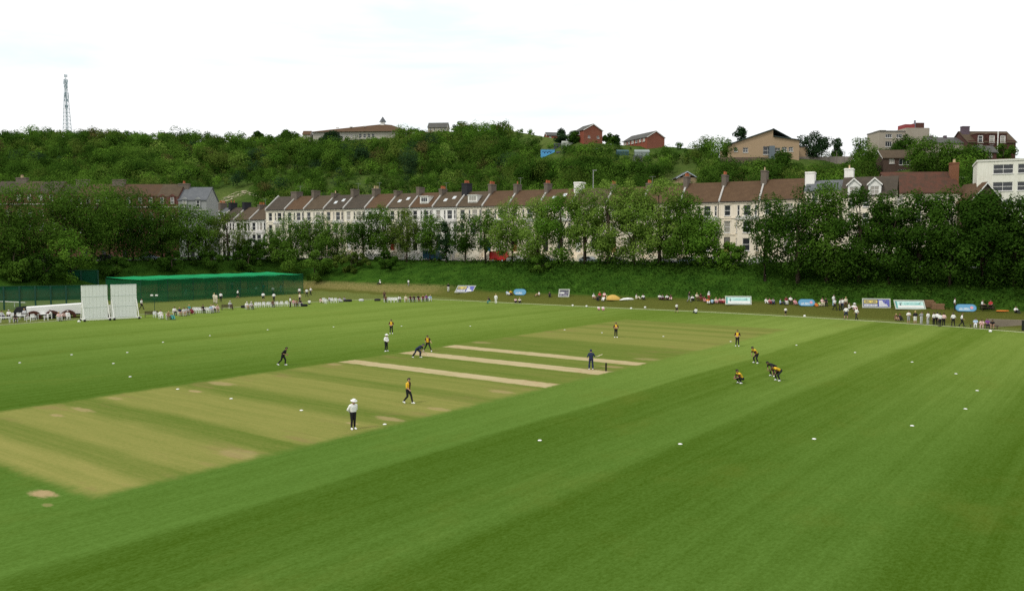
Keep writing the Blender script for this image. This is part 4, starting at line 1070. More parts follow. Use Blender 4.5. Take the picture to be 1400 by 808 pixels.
# concrete flats
Y = 262; s = scl(Y); zz = lambda py: (216 - py) * s; p = at(1201, 216, Y)
r_ = simple_block("flats", "grey concrete stepped block of flats with a red roof tank room", "flats", p, R(2), 40 * s, 8, zz(181), M_conc, mat("felt_roof", (.2, .19, .17), .9), 0, [(9 * s, 18 * s, zz(189), zz(184)), (24 * s, 32 * s, zz(189), zz(184)), (9 * s, 18 * s, zz(201), zz(194)), (9 * s, 18 * s, zz(210), zz(204))], flat=True, bars=0, vbar=2)
MB().box(36 * s, 68 * s, -.6, 9, -1, zz(176)).build("tower", M_conc, r_); MB().box(0, 9 * s, -.3, 4, zz(181) + .36, zz(179)).build("tank_room", M_conc, r_)
MB().box(36 * s + .1, 50 * s, .5, 5, zz(176) + .003, zz(170.5)).build("tank_room", mat("red_board", (.26, .05, .05), .7), r_); MB().box(52 * s, 63 * s, .5, 5, zz(176) + .003, zz(168.5)).build("tank_room", M_dkred, r_)
MB().tube((51 * s, 1, zz(176)), (51 * s, 1, zz(165)), .35, .3).build("flue", mat("grey_metal", (.22, .21, .25), .6), r_)
# grey row
Y = 252; s = scl(Y); zz = lambda py: (216 - py) * s; p = at(1273, 216, Y)
r_ = simple_block("grey_house", "grey brown house with slate roof and two thin chimneys", "house", p, R(2), 52 * s, 8, zz(196), M_conc, ROOFS["grey"], 1.9, [(10 * s, 13 * s, zz(214), zz(204)), (22 * s, 26 * s, zz(212), zz(204))], dict(verge=False))
for x in (9, 28): MB().box(x * s - .35, x * s + .35, 3.4, 4.4, zz(196) + 1, zz(184)).build("chimney", mat("purple_brick", (.12, .09, .11), .9), r_)
Y = 250; s = scl(Y); zz = lambda py: (217 - py) * s; p = at(1323, 217, Y)
r_ = simple_block("maroon_house", "dark maroon brick house with three white windows on the right skyline", "house", p, R(2), 66 * s, 10, zz(195), M_dkred, ROOFS["brown"], zz(178.5) - zz(195), [(13 * s, 19.5 * s, zz(199), zz(189) - 1.0), (29 * s, 35.5 * s, zz(198), zz(189) - 1.0), (44 * s, 51 * s, zz(197), zz(188) - 1.0)], dict(verge=False))
for i, x in enumerate((11, 27, 42)):
    d_ = MB(); wall_holes(d_, 10.5 * s, 3.0, [(1.6 * s, 8.8 * s, .5, 2.6)], Matrix.Translation((x * s, -.2, zz(198))), .1); x0 = x * s; x1 = x0 + 10.5 * s; zb = zz(198)
    d_.add([(x0, -.2, zb), (x0, -.2, zb + 3), (x0, 3.5, zb + 3), (x0, 1, zb)], [(0, 1, 2, 3)]); d_.add([(x1, -.2, zb), (x1, -.2, zb + 3), (x1, 3.5, zb + 3), (x1, 1, zb)], [(0, 1, 2, 3)]); d_.box(x0 - .1, x1 + .1, -.4, 3.6, zb + 3.002, zb + 3.15)
    do = d_.build("dormer", M_dkred, r_); window(do, 1.6 * s, 8.8 * s, .5, 2.6, Matrix.Translation((x0, -.2, zb)), .1, fw=.2)
MB().tube((39.5 * s, -.5, 0), (39.5 * s, -.5, zz(181)), .17, .17).build("drainpipe", M_white, r_)
chimney(r_, 1.2, 4, zz(195), zz(176) - zz(195) + 1, 2.2, 1.2, MATS["purple_brick"], 0, M_pot)
p = at(1338, 217, 240); simple_block("lean_to_house", "low dark roofed outhouse below the maroon house", "outhouse", p, 0, 24 * scl(240), 5, 1.8, M_dkred, ROOFS["grey"], 1.8, [(3, 3.8, .4, 1.4)])
# white office block
Y = 168; s = scl(Y); zz = lambda py: (300 - py) * s; p = at(1334, 300, Y)
simple_block("office_block", "white flat roofed office block with rows of wide windows", "office", p, R(-25), 104 * s, 12, zz(222.5), M_off, mat("white_coping", (.66, .65, .58), .8), 0, [(a * s * 1.1, b * s * 1.1, zz(c), zz(d)) for a, b in ((17, 38.5), (43, 67), (71, 90)) for c, d in ((239.5, 227), (262.5, 250.5), (286, 274))], flat=True, bars=1, vbar=1)
p = hit(1358, 229); simple_block("red_roof_house", "house with only its red tiled roof showing behind the office block", "house", p, 0, 50 * p.y / F, 8, .6, M_dkred, ROOFS["red"], 2.0, [(2, 3, .1, .5)])
# big red roofed house with tall chimney
Y = 172; s = scl(Y); zz = lambda py: (330 - py) * s; p = at(1215, 330, Y)
r_ = simple_block("red_roof_house", "house with broad weathered red tile roof and tall brick chimney", "house", p, R(-5), 92 * s, 10, zz(264), M_cream3, ROOFS["red"], zz(234) - zz(264) - .2, [(w_ * s, (w_ + 8) * s, zz(c), zz(d)) for w_ in (10, 34, 58, 76) for c, d in ((280, 268.5), (303, 288))], dict(verge=False))
chimney(r_, 93 * s, 3.8, zz(275), zz(222) - zz(275), 1.5, 1.3, brick_mat("orange_chimney_brick", (.25, .11, .06), (.2, .09, .05), (.2, .12, .08)), 2, M_potc)
p = at(1310, 300, 166); s = scl(166); zz = lambda py: (300 - py) * s
r_ = simple_block("gabled_house", "small maroon roofed house whose white edged gable faces the field", "house", p + Vector((14 * s, 0, 0)), R(90), 8, 42 * s, zz(275), M_brn, ROOFS["red brown"], zz(251) - zz(275), [], dict(), over=.4, sidewins=[("l", 18 * s, 24 * s, zz(274), zz(266))])
r_.location = p + Vector((58 * s, 0, 0))
p = hit(1308, 262); simple_block("garage", "flat roofed pale garage between red chimney and office block", "garage", p, 0, 28 * p.y / F, 6, 3.4, M_conc, MATS["white_coping"], 0, [], flat=True)
# slate roofed house and white dormers
def TY(px): return terrace_Y((px - 700) / F)
Y = 163; s = scl(Y); zz = lambda py: (335 - py) * s; p = at(1100, 335, Y)
r_ = simple_block("slate_house", "cream house with a slate roof between two tall white chimneys", "house", p, TANG, 54 * s / math.cos(TANG) , 9, zz(262) , M_cream3, ROOFS["slate grey"], 2.0, [(a * s, (a + 8) * s, zz(c), zz(d)) for a in (8, 26, 44) for c, d in ((276, 265), (298, 284))], dict(verge=False), "houses of the cream terrace")
chimney(r_, 2 * s, 4, zz(262), 3.9, 1.7, 2.2, M_cream2, 0, M_pot); chimney(r_, 52 * s, 4, zz(262), 4.3, 1.6, 2.2, M_cream2, 1, M_potc)
MB().tube((-.6, 3, zz(262)), (-.6, 3, zz(234)), .07, .06, 5).build("aerial", mat("aerial_metal", (.3, .3, .3), .5), r_)
Y = 158; s = scl(Y); zz = lambda py: (335 - py) * s; p = at(1150, 335, Y)
r_ = simple_block("dormer_house", "house with two white gabled dormers on a dark brown roof", "house", p, TANG, 58 * s / math.cos(TANG), 9, zz(268), M_cream3, ROOFS["dark brown"], 3.4, [(a * s, (a + 8) * s, zz(c), zz(d)) for a in (8, 26, 44) for c, d in ((284, 273), (306, 292))], dict(verge=False), "houses of the cream terrace")
for a in (6, 29):
    x0, x1 = a * s * 1.12, (a + 14) * s * 1.12; zb = zz(268) - .3; d_ = MB()
    wall_holes(d_, x1 - x0, 2.2, [(.3, x1 - x0 - .3, .4, 1.9)], Matrix.Translation((x0, -.1, zb)), .1)
    d_.add([(x0, -.1, zb), (x0, -.1, zb + 2.2), (x0, 3, zb + 2.2), (x0, 3, zb)], [(0, 1, 2, 3)]); d_.add([(x1, -.1, zb), (x1, -.1, zb + 2.2), (x1, 3, zb + 2.2), (x1, 3, zb)], [(0, 1, 2, 3)])
    d_.add([(x0, -.1, zb + 2.2), (x1, -.1, zb + 2.2), ((x0 + x1) / 2, -.1, zb + 3.3)], [(0, 1, 2)]); do = d_.build("dormer", M_white, r_)
    for sg in (-1, 1):
        xm = (x0 + x1) / 2; xe = x0 - .25 if sg < 0 else x1 + .25
        MB().prism([(xe, zb + 2.05), (xm, zb + 3.35), (xm, zb + 3.55), (xe, zb + 2.25)], -.35, 3.5).build("dormer_roof", ROOFS["dark brown"] , do)
        MB().prism([(xe, zb + 1.95), (xm, zb + 3.2), (xm, zb + 3.5), (xe, zb + 2.25)], -.42, -.352).build("bargeboard", M_white, do)
    window(do, .3, x1 - x0 - .3, .4, 1.9, Matrix.Translation((x0, -.1, zb)), .1, vbar=1)
# small gabled house amid the trees, sheds and greenhouses
p = hit(922, 258); s = p.y / F; zz = lambda py: (258 - py) * s
r_ = simple_block("gabled_house", "small grey roofed house with blue-white gable peeping from the hillside trees", "house", p + Vector((30 * s, 0, 0)), R(90), 8, 26 * s, zz(243), M_tan, ROOFS["grey"], zz(235.5) - zz(243), [], dict(verge_mat=mat("pale_blue_paint", (.5, .58, .66), .6)), over=.5, sidewins=[("l", 9 * s, 17 * s, zz(248), zz(241))])
p = hit(740, 216.5); s = p.y / F; p.z += 1.1
r_ = empty("blue_shed", p, R(3)); tag(r_, "bright blue painted shed daubed with dark graffiti on the allotments", "shed")
MB().box(0, 18.5 * s, 0, 2.5, -2.2, 2.25).build("wall", mat("bright_blue_paint", (.10, .36, .66), .6, .1, 1), r_); MB().box(-.1, 18.5 * s + .1, -.15, 2.6, 2.253, 2.36).build("roof", mat("pale_blue_roof", (.3, .5, .68), .7), r_)
gf = MB()
for i, (x, z, a, b) in enumerate(((.7, 1.4, .5, .35), (1.3, 1.1, .35, .6), (1.9, 1.35, .5, .3), (2.5, 1.1, .35, .6), (3.1, 1.4, .5, .35), (3.7, 1.2, .4, .5), (4.2, 1.5, .2, .3), (1.6, 1.35, .5, .12), (2.8, 1.3, .6, .12), (3.4, 1.35, .5, .12))): gf.box(x - a / 2, x + a / 2, -.02, -.003, z - b / 2, z + b / 2)
gf.build("graffiti", mat("dark_spray_paint", (.02, .03, .08), .7), r_)
p = hit(754, 215); simple_block("shed", "dark roofed garden shed touching the blue shed", "shed", p + Vector((2.2, 1, 0)), 0, 3.2, 2.4, 1.7, mat("creosote_wood", (.10, .075, .05), .9), mat("bitumen_felt", (.05, .055, .06), .9), .5, [], dict(verge=False))
M_gh = mat("greenhouse_glass", (.20, .24, .22), .15, .2, .5, .5)
for px, py, wpx, hpx, _y, lab, m_ in ((769, 199, 17, 6, 318, "pale whitewashed greenhouse left of the allotments", mat("whitewash", (.38, .40, .35), .7)), (758, 201, 10, 5, 312, "dark little hut left of the whitewashed greenhouse", mat("dark_hut", (.09, .1, .1), .8)), (789, 210, 12, 4, 305, "low grey cold-frame shed among the scrub", M_gh), (803, 208, 15, 5, 308, "glass greenhouse in the middle of the allotments", M_gh), (868, 213, 20, 8, 290, "tall glasshouse right of the teal tarpaulin hut", M_gh), (868, 222, 11, 9, 282, "narrow grey shed half buried in the hedge", mat("grey_shed", (.28, .28, .26), .8)), (844, 212, 16, 7, 292, "teal tarpaulin covered hut on the allotments", mat("teal_tarp", (.04, .09, .10), .6))):
    pos_ = hit(px + wpx / 2, py + 1) ; s = pos_.y / F; pos_ = pos_ - Vector((wpx * s / 2, 0, 0)); simple_block("greenhouse" if m_ is M_gh else "shed", lab, "greenhouse" if m_ is M_gh else "shed", pos_, R(random.uniform(-12, 12)), wpx * s, 2.6, hpx * s * .72, m_, m_ if m_ is M_gh or "wash" in m_.name or "tarp" in m_.name else MATS["bitumen_felt"], hpx * s * .36, [], dict(verge=False), over=.08, below=.8)
# bare chalk cutting on the hill and a lamp post
t = NT("bare_chalk"); tc = t.n("ShaderNodeTexCoord"); n_ = t.noise(tc.outputs["Object"], .45, 6, .7)
pb = t.n("ShaderNodeBsdfPrincipled", i_Roughness=.95); t.t.links.new(t.mix(t.noise(tc.outputs["Object"], 1.2, 4), (.28, .24, .15), (.52, .46, .33)), pb.inputs[0]); tb = t.n("ShaderNodeBsdfTransparent"); mx_ = t.n("ShaderNodeMixShader")
t.t.links.new(t.sstep(n_, .50, .60), mx_.inputs[0]); t.t.links.new(tb.outputs[0], mx_.inputs[1]); t.t.links.new(pb.outputs[0], mx_.inputs[2]); t.t.links.new(mx_.outputs[0], t.out.inputs[0]); chalk = t.m
ch = MB(); pts = [(288, 282), (306, 271), (322, 264), (336, 261), (352, 265), (372, 270), (392, 272)]
cv = []
for (x, y) in pts:
    a = hit(x, y); b = hit(x + 3, y + 6); n_ = Vector((0, -.3, .25))
    cv += [a + n_, b + n_]
ch.add(cv, [(2 * i, 2 * i + 1, 2 * i + 3, 2 * i + 2) for i in range(len(pts) - 1)])
tag(ch.build("chalk_path", chalk), kind="structure")
lp = at(811, 254, 225); root = empty("lamp_post", lp); tag(root, "plain tall grey lamp post rising behind the red terrace roofs", "lamp post")
MB().tube((0, 0, -4), (0, 0, 4.0), .11, .08, 6).build("pole", mat("galvanised_steel", (.4, .41, .4), .5), root); MB().box(-.15, .9, -.12, .12, 3.95, 4.1).build("lamp_head", MATS["galvanised_steel"], root)
# ---------------------------------------------------------------- cars on the road
def car(px, py, Y, rz, col, label, van=False):
    root = empty("van" if van else "parked_car", Vector(((px - 700) / F * Y, Y, drop((px - 700) / F * Y, Y) + .06)), rz); tag(root, label, "van" if van else "car")
    m = mat("car_paint_" + label.split()[0] + str(px), col, .25, .02, 1, .5)
    L, W = (4.9, 1.95) if van else (4.2, 1.72)
    if van: prof_ = [(-2.4, .35), (2.35, .35), (2.45, .8), (2.3, 1.15), (1.75, 1.3), (1.3, 2.2), (1.0, 2.35), (-2.3, 2.35), (-2.45, 2.2)]
    else: prof_ = [(-2.05, .32), (2.0, .32), (2.1, .6), (1.95, .82), (1.0, .95), (.35, 1.42), (-1.05, 1.45), (-1.75, 1.0), (-2.1, .92)]
    MB().prism(prof_, -W / 2, W / 2).build("body", m, root)
    for sy in (-1, 1):
        y = sy * (W / 2 + .012)
        wd = [(1.15, 1.4), (1.7, 1.4), (1.25, 2.1), (.5, 2.15), (.5, 1.4)] if van else [(.85, .97), (.3, 1.36), (-.98, 1.38), (-1.5, 1.0)]
        MB().prism(wd, min(y, y - sy * .02), max(y, y - sy * .02)).build("side_window", M_glass, root)
        for x in (-1.3, 1.3):
            wl = MB().tube((x, sy * (W / 2 - .2), .32), (x, sy * (W / 2 + .02), .32), .32, .32, 14).build("wheel", mat("tyre", (.02, .02, .02), .9), root)
            MB().tube((x, sy * (W / 2 + .021), .32), (x, sy * (W / 2 + .035), .32), .19, .17, 10).build("rim", mat("rim_silver", (.5, .5, .5), .35, .05, 1, .5), wl)
    return root
tang = math.atan2(-.599, .801)
for px, py, rz, col, lab, off, van in ((706, 353, tang, (.72, .72, .7), "white hatchback parked behind the pale trees", 5.6, False), (745, 354, tang, (.3, .33, .36), "grey car behind the thin pale tree trunks", 5.6, False), (806, 352, tang, (.5, .55, .6), "silver car parked outside the ivory houses", 5.6, False), (842, 353, tang, (.05, .06, .07), "black car parked among the pale trunks", 5.6, False),
        (911, 356, tang, (.6, .62, .62), "pale silver car right of the feathery trees", 5.6, False), (944, 357, tang, (.45, .6, .75), "light blue car under the bright green tree", 5.6, False), (970, 357, tang, (.7, .7, .7), "white car behind the bright green bushes", 5.6, False), (1040, 364, tang, (.65, .66, .66), "silver grey car beside the sparse dark tree", 5.6, False), (1110, 366, tang, (.35, .4, .42), "grey blue car behind the dark trees", 5.6, False), (1212, 372, tang, (.6, .6, .62), "silver saloon under the dark right trees", 5.6, False), (1290, 370, tang, (.55, .58, .6), "pale car glimpsed under dense dark trees", 5.6, False),
        (592, 350, tang, (.03, .08, .13), "dark blue van behind the bank trees", 5.6, True), (684, 350, tang, (.45, .02, .02), "bright red van parked below the blue door", 5.6, True), (205, 352, 0, (.4, .5, .6), "pale blue car before the brick terrace", 5.5, False), (148, 352, 0, (.05, .05, .05), "black car before the brick terrace", 5.5, False), (62, 354, 0, (.6, .6, .6), "silver car before the brick terrace", 5.5, False), (282, 350, 0, (.65, .68, .7), "white car at the end of the brick terrace", 5.5, False)):
    b = bank_top(px, 6.3)
    Y = b.y + off * 1.0
    car(px, py, Y, rz, col, lab, van)
# ---------------------------------------------------------------- people
def V3(*a): return Vector(a)
_sph = []
for i_ in range(42):
    z_ = 1 - 2 * (i_ + .5) / 42; r_ = math.sqrt(1 - z_ * z_); a_ = i_ * 2.399963
    _sph.append(Vector((r_ * math.cos(a_), r_ * math.sin(a_), z_)))
def hull_spheres(mb, sph):
    b2 = bmesh.new()
    for c, r in sph:
        for d in _sph: b2.verts.new(c + d * r)
    bmesh.ops.convex_hull(b2, input=list(b2.verts))
    b2.verts.index_update()
    used = {}
    vs, fs = [], []
    for f in b2.faces:
        t_ = []
        for v in f.verts:
            if v.index not in used: used[v.index] = len(vs); vs.append(v.co.copy())
            t_.append(used[v.index])
        fs.append(tuple(t_))
    b2.free()
    mb.add(vs, fs)
def seg_d(p, a, b):
    ab = b - a; t = max(0, min(1, (p - a).dot(ab) / max(ab.length_squared, 1e-9)))
    return (p - (a + ab * t)).length
POSES = {
 # pelvis, neck, head, elbows(L,R), wrists, knees, ankles   (facing -y)
 "stand": ((0, 0, .95), (0, .0, 1.47), (0, -.03, 1.66), ((.27, .03, 1.16), (-.27, .03, 1.16)), ((.26, -.06, .91), (-.26, -.06, .91)), ((.11, -.02, .5), (-.11, -.02, .5)), ((.12, .02, .09), (-.12, .02, .09))),
 "wide": ((0, 0, .93), (0, .0, 1.45), (0, -.03, 1.64), ((.3, .02, 1.15), (-.3, .02, 1.15)), ((.3, -.08, .9), (-.3, -.08, .9)), ((.17, -.03, .49), (-.17, -.03, .49)), ((.2, .02, .09), (-.2, .02, .09))),
 "folded": ((0, 0, .95), (0, .0, 1.47), (0, -.04, 1.66), ((.29, -.02, 1.18), (-.29, -.02, 1.18)), ((-.02, -.2, 1.2), (.04, -.22, 1.15)), ((.11, -.02, .5), (-.11, -.02, .5)), ((.12, .02, .09), (-.12, .02, .09))),
 "clasped": ((0, 0, .95), (0, -.02, 1.46), (0, -.08, 1.65), ((.28, -.02, 1.17), (-.28, -.02, 1.17)), ((.05, -.24, 1.06), (-.04, -.25, 1.03)), ((.12, -.03, .5), (-.12, -.03, .5)), ((.14, .02, .09), (-.14, .02, .09))),
 "behind": ((0, 0, .95), (0, -.02, 1.47), (0, -.1, 1.65), ((.28, .1, 1.17), (-.28, .1, 1.17)), ((.05, .2, .98), (-.05, .22, .96)), ((.09, -.01, .5), (-.09, -.01, .5)), ((.1, .02, .09), (-.1, .02, .09))),
 "walk": ((0, 0, .94), (0, -.03, 1.46), (0, -.08, 1.65), ((.26, .12, 1.17), (-.26, -.06, 1.17)), ((.24, .02, .93), (-.22, -.26, 1.0)), ((.1, -.2, .53), (-.1, -.02, .5)), ((.1, -.3, .09), (-.1, .3, .16))),
 "jog": ((0, 0, .9), (0, -.24, 1.38), (0, -.36, 1.55), ((.24, -.12, 1.1), (-.24, -.02, 1.12)), ((.1, -.4, 1.02), (-.1, -.38, .98)), ((.1, -.2, .5), (-.1, .12, .48)), ((.1, -.16, .09), (-.1, .46, .16))),
 "runner": ((0, .14, .84), (0, -.36, 1.16), (0, -.53, 1.24), ((.25, -.34, .86), (-.25, -.3, .88)), ((.16, -.5, .66), (-.12, -.45, .64)), ((.12, -.16, .5), (-.12, .3, .46)), ((.12, -.14, .09), (-.12, .56, .13))),
 "follow": ((0, .02, .88), (.02, -.14, 1.38), (.03, -.24, 1.56), ((.3, -.2, 1.16), (-.28, .1, 1.16)), ((.46, -.36, .96), (-.24, -.08, .98)), ((.24, -.1, .5), (-.26, .12, .48)), ((.42, -.12, .1), (-.5, .22, .11))),
 "crouch": ((0, .18, .36), (0, -.2, .84), (0, -.32, 1.0), ((.27, -.28, .56), (-.27, -.28, .56)), ((.08, -.52, .44), (-.08, -.52, .44)), ((.22, -.3, .46), (-.22, -.3, .46)), ((.18, .0, .09), (-.18, .0, .09))),
 "slip": ((0, .24, .82), (0, -.36, 1.06), (0, -.52, 1.16), ((.26, -.3, .78), (-.26, -.3, .78)), ((.15, -.34, .56), (-.15, -.34, .56)), ((.21, -.12, .48), (-.21, -.12, .48)), ((.24, .06, .09), (-.24, .06, .09))),
 "ready": ((0, .14, .86), (0, -.26, 1.28), (0, -.4, 1.43), ((.27, -.22, .98), (-.27, -.22, .98)), ((.16, -.32, .74), (-.16, -.32, .74)), ((.19, -.08, .48), (-.19, -.08, .48)), ((.24, .06, .09), (-.24, .06, .09))),
 "bat": ((0, 0, .93), (0, -.06, 1.44), (.02, -.12, 1.62), ((.3, .05, 1.16), (-.3, -.08, 1.18)), ((.34, -.12, 1.02), (-.36, -.3, 1.08)), ((.14, -.03, .5), (-.14, -.03, .5)), ((.16, .02, .09), (-.16, .02, .09))),
 "sit": ((0, .1, .5), (0, .14, 1.0), (0, .08, 1.19), ((.25, .04, .74), (-.25, .04, .74)), ((.14, -.24, .64), (-.14, -.24, .64)), ((.12, -.36, .52), (-.12, -.36, .52)), ((.13, -.36, .09), (-.13, -.36, .09))),
 "lean": ((0, .1, .5), (0, -.12, .96), (0, -.24, 1.12), ((.26, -.2, .7), (-.26, -.2, .7)), ((.1, -.42, .62), (-.1, -.42, .62)), ((.14, -.36, .52), (-.14, -.36, .52)), ((.15, -.3, .09), (-.15, -.3, .09))),
 "ground": ((0, .12, .13), (0, .16, .64), (0, .1, .83), ((.26, .06, .38), (-.26, .06, .38)), ((.14, -.26, .42), (-.14, -.26, .42)), ((.14, -.32, .44), (-.14, -.32, .44)), ((.13, -.6, .09), (-.13, -.6, .09))),
}
def build_pose(name, J):
    pel, nk, hd, el, wr, kn, an = [tuple(Vector(x) for x in j) if hasattr(j[0], "__len__") else Vector(j) for j in J]
    up = (nk - pel).normalized(); side = Vector((1, 0, 0)); fwd = side.cross(up)
    sh = [nk - up * .06 + side * s * .185 for s in (1, -1)]
    hip = [pel - up * .02 + side * s * .09 for s in (1, -1)]
    waist = pel + (nk - pel) * .24; chest = pel + (nk - pel) * .72
    prims = [("trousers", [(pel + side * .085, .115), (pel - side * .085, .115), (waist, .12)]),
             ("torso", [(waist + side * .04, .118), (waist - side * .04, .118), (chest + side * .085, .118), (chest - side * .085, .118)]),
             ("torso", [(chest + side * .085, .115), (chest - side * .085, .115), (sh[0], .062), (sh[1], .062), (nk - up * .03, .07)]),
             ("head", [(nk - up * .03, .058), (nk + (hd - nk) * .6, .056)])]
    hu = (hd - nk).normalized()
    hu = (hu + Vector((0, 0, .8))).normalized(); hf = hu.cross(side).normalized()   # hf points to the back of the head
    prims.append(("head", [(hd + hu * .035 + hf * -.012, .098), (hd - hu * .055 - hf * .028, .068), (hd - hu * .01 - hf * .055, .06), (hd + hu * .01 + hf * .035, .09)]))
    prims.append(("head", [(hd - hf * .105 - hu * .025, .017), (hd - hf * .085 + hu * .02, .012)]))
    for s in (1, -1): prims.append(("head", [(hd + side * s * .092 + hu * .015, .02), (hd + side * s * .09 - hu * .03, .016)]))
    for i, s in enumerate((1, -1)):
        prims += [("sleeve", [(sh[i], .06), (el[i], .046)]), ("forearm", [(el[i], .044), (wr[i], .031)])]
        prims += [("trousers", [(hip[i], .098), (kn[i], .062)]), ("shank", [(kn[i], .06), (kn[i].lerp(an[i], .35) + Vector((0, .015, 0)), .058), (an[i], .04)])]
        toe = an[i] + Vector((s * .03, -.15, -.05)) if an[i].z < .12 else an[i] + Vector((0, -.1, -.12))
        prims.append(("shoe" + "LR"[i], [(an[i] + Vector((0, .03, -.04)), .05), (an[i], .045), (toe, .04)]))
        hd_ = (wr[i] - el[i]).normalized()
        prims.append(("hand", [(wr[i], .03), (wr[i] + hd_ * .07, .036)]))
    hb = MB()
    for z, sph in prims: hull_spheres(hb, sph)
    me = bpy.data.meshes.new("tmp"); me.from_pydata(hb.v, [], hb.f)
    ob = bpy.data.objects.new("tmp", me); COL.objects.link(ob)
    md = ob.modifiers.new("r", "REMESH"); md.mode = "VOXEL"; md.voxel_size = .026; md.use_smooth_shade = True
    ms = ob.modifiers.new("s", "SMOOTH"); ms.factor = .5; ms.iterations = 2
    dg = bpy.context.evaluated_depsgraph_get()
    out = bpy.data.meshes.new_from_object(ob.evaluated_get(dg))
    bpy.data.objects.remove(ob); bpy.data.meshes.remove(me)
    # which zone each face belongs to
    def zone(p):
        best = (9, "torso")
        for z, sph in prims:
            d = min(seg_d(p, sph[a][0], sph[b][0]) - (sph[a][1] + sph[b][1]) / 2 for a in range(len(sph)) for b in range(a + 1, len(sph)))
            if d < best[0]: best = (d, z)
        return best[1]
    vs = [v.co.copy() for v in out.vertices]; nr = [v.normal.copy() for v in out.vertices]
    fz = []; cen = []
    for p in out.polygons:
        z = zone(p.center)
        if z == "head":
            q = p.center - hd; u, f_ = q.dot(hu), q.dot(hf)
            if u > .055 or (f_ > .02 and u > -.06): z = "hair"
        fz.append(z); cen.append(p.center.copy())
    fs = [tuple(p.vertices) for p in out.polygons]
    bpy.data.meshes.remove(out)
    # fingers: four of unequal length and a thumb, rooted in each palm
    B = MB(); B.v = [tuple(v) for v in vs]; B.f = list(fs)
    eyes = []
    for p, z in zip(cen, fz):
        q = p - hd; x, u, f_ = q.dot(side), q.dot(hu), q.dot(hf)
        eyes.append(1 if z == "head" and f_ < -.06 and abs(u - .012) < .016 and .02 < abs(x) < .055 else 2 if z == "head" and f_ < -.07 and abs(u + .065) < .012 and abs(x) < .03 else 0)
    B.mi = eyes
    for i, s in enumerate((1, -1)):
        hd_ = (wr[i] - el[i]).normalized(); acr = hd_.cross(Vector((s, 0, .2))).normalized(); cur = acr.cross(hd_).normalized() * s
        pal = wr[i] + hd_ * .075
        for k, L in enumerate((.062, .075, .07, .052)):
            o_ = pal + acr * (k - 1.5) * .021
            a_ = o_ + hd_ * L * .55; b_ = a_ + hd_ * L * .35 - cur * .022
            B.path([o_, a_, b_], [.011, .010, .008], 5)
        o_ = wr[i] + hd_ * .035 - acr * .03; B.path([o_, o_ - acr * .03 + hd_ * .03, o_ - acr * .035 + hd_ * .06 - cur * .01], [.013, .011, .009], 5)
    res = {"body": B}
    def shell(zs, off, slot=None):
        m = MB(); idx = {}
        for f, z, c in zip(fs, fz, cen):
            if z not in zs: continue
            nf = []
            for i in f:
                if i not in idx: idx[i] = len(m.v); m.v.append(tuple(vs[i] + nr[i] * off))
                nf.append(idx[i])
            m.f.append(tuple(nf)); m.mi.append(slot(z, c) if slot else 0)
        return m
    def two(z, c):
        q = c - chest
        return 0 if z in ("torso",) and abs(q.dot(side)) < .115 else 1
    def back2(z, c):
        return 0 if z == "torso" and (c - chest).dot(fwd) < .085 else 1
    def half2(z, c):
        return 0 if z in ("torso", "sleeve") and (c - chest).dot(side) + .7 * (c - chest).dot(fwd) < .0 else 1
    res["short"] = shell(("torso", "sleeve"), .016); res["long"] = shell(("torso", "sleeve", "forearm"), .018)
    res["team"] = shell(("torso", "sleeve"), .016, two); res["team_back"] = shell(("torso", "sleeve"), .016, back2); res["team_half"] = shell(("torso", "sleeve"), .016, half2)
    res["coat"] = shell(("torso", "sleeve", "forearm"), .03)
    res["trousers"] = shell(("trousers", "shank"), .014); res["shorts"] = shell(("trousers",), .02)
    res["shoeL"] = shell(("shoeL",), .012); res["shoeR"] = shell(("shoeR",), .012)
    res["hair"] = shell(("hair",), .016); res["pads"] = shell(("shank",), .035)
    hm = MB(); q = Vector((0, 0, 1)).rotation_difference(hu).to_matrix().to_4x4()
    tmp = MB().lathe([(.205, .055), (.2, .065), (.115, .075), (.112, .13), (.085, .16), (.02, .165)], 14)
    hm.add([hd + q.to_3x3() @ Vector(v) for v in tmp.v], tmp.f); res["hat"] = hm
    return res
M_skin = mat("skin", (0.50, 0.30, 0.21), .6, .06, 6); M_skin2 = mat("tanned_skin", (0.36, 0.2, 0.13), .6, .06, 6)
M_eye = mat("dark_eye", (.02, .015, .012), .3); M_lip = mat("lips", (.34, .12, .1), .5)
PB = {}; PM = {}
def pose_mesh(pose, part, smooth=True):
    if pose not in PB: PB[pose] = build_pose(pose, POSES[pose])
    k = (pose, part)
    if k not in PM:
        mats = [M_skin, M_eye, M_lip] if part == "body" else [M_skin, M_skin] if part.startswith("team") else [M_skin]
        b = PB[pose][part]
        me = bpy.data.meshes.new("person_" + part); me.from_pydata(b.v, [], b.f)
        for m in mats: me.materials.append(m)
        me.polygons.foreach_set("material_index", b.mi); me.polygons.foreach_set("use_smooth", [True] * len(b.f)); me.update()
        PM[k] = me
    return PM[k]
CC = {"white": (.80, .80, .78), "cream": (.66, .6, .46), "black": (.018, .018, .02), "navy": (.022, .03, .07), "dark": (.03, .03, .032), "grey": (.3, .3, .31), "pale grey": (.52, .53, .54), "red": (.42, .04, .045), "dark red": (.17, .02, .03), "pink": (.62, .3, .32), "pale pink": (.72, .5, .48),
      "light blue": (.38, .52, .68), "blue": (.08, .17, .42), "teal": (.06, .30, .28), "orange": (.65, .2, .04), "brown": (.12, .065, .04), "tan": (.38, .25, .15), "yellow": (.72, .44, .03), "maroon": (.055, .014, .014), "lime": (.3, .5, .1), "blond": (.5, .36, .16), "brownhair": (.05, .03, .02), "purple": (.18, .06, .22), "green": (.05, .22, .07)}
def cloth(c): return mat("cloth_" + c.replace(" ", "_"), CC[c], .85, .1, 5)
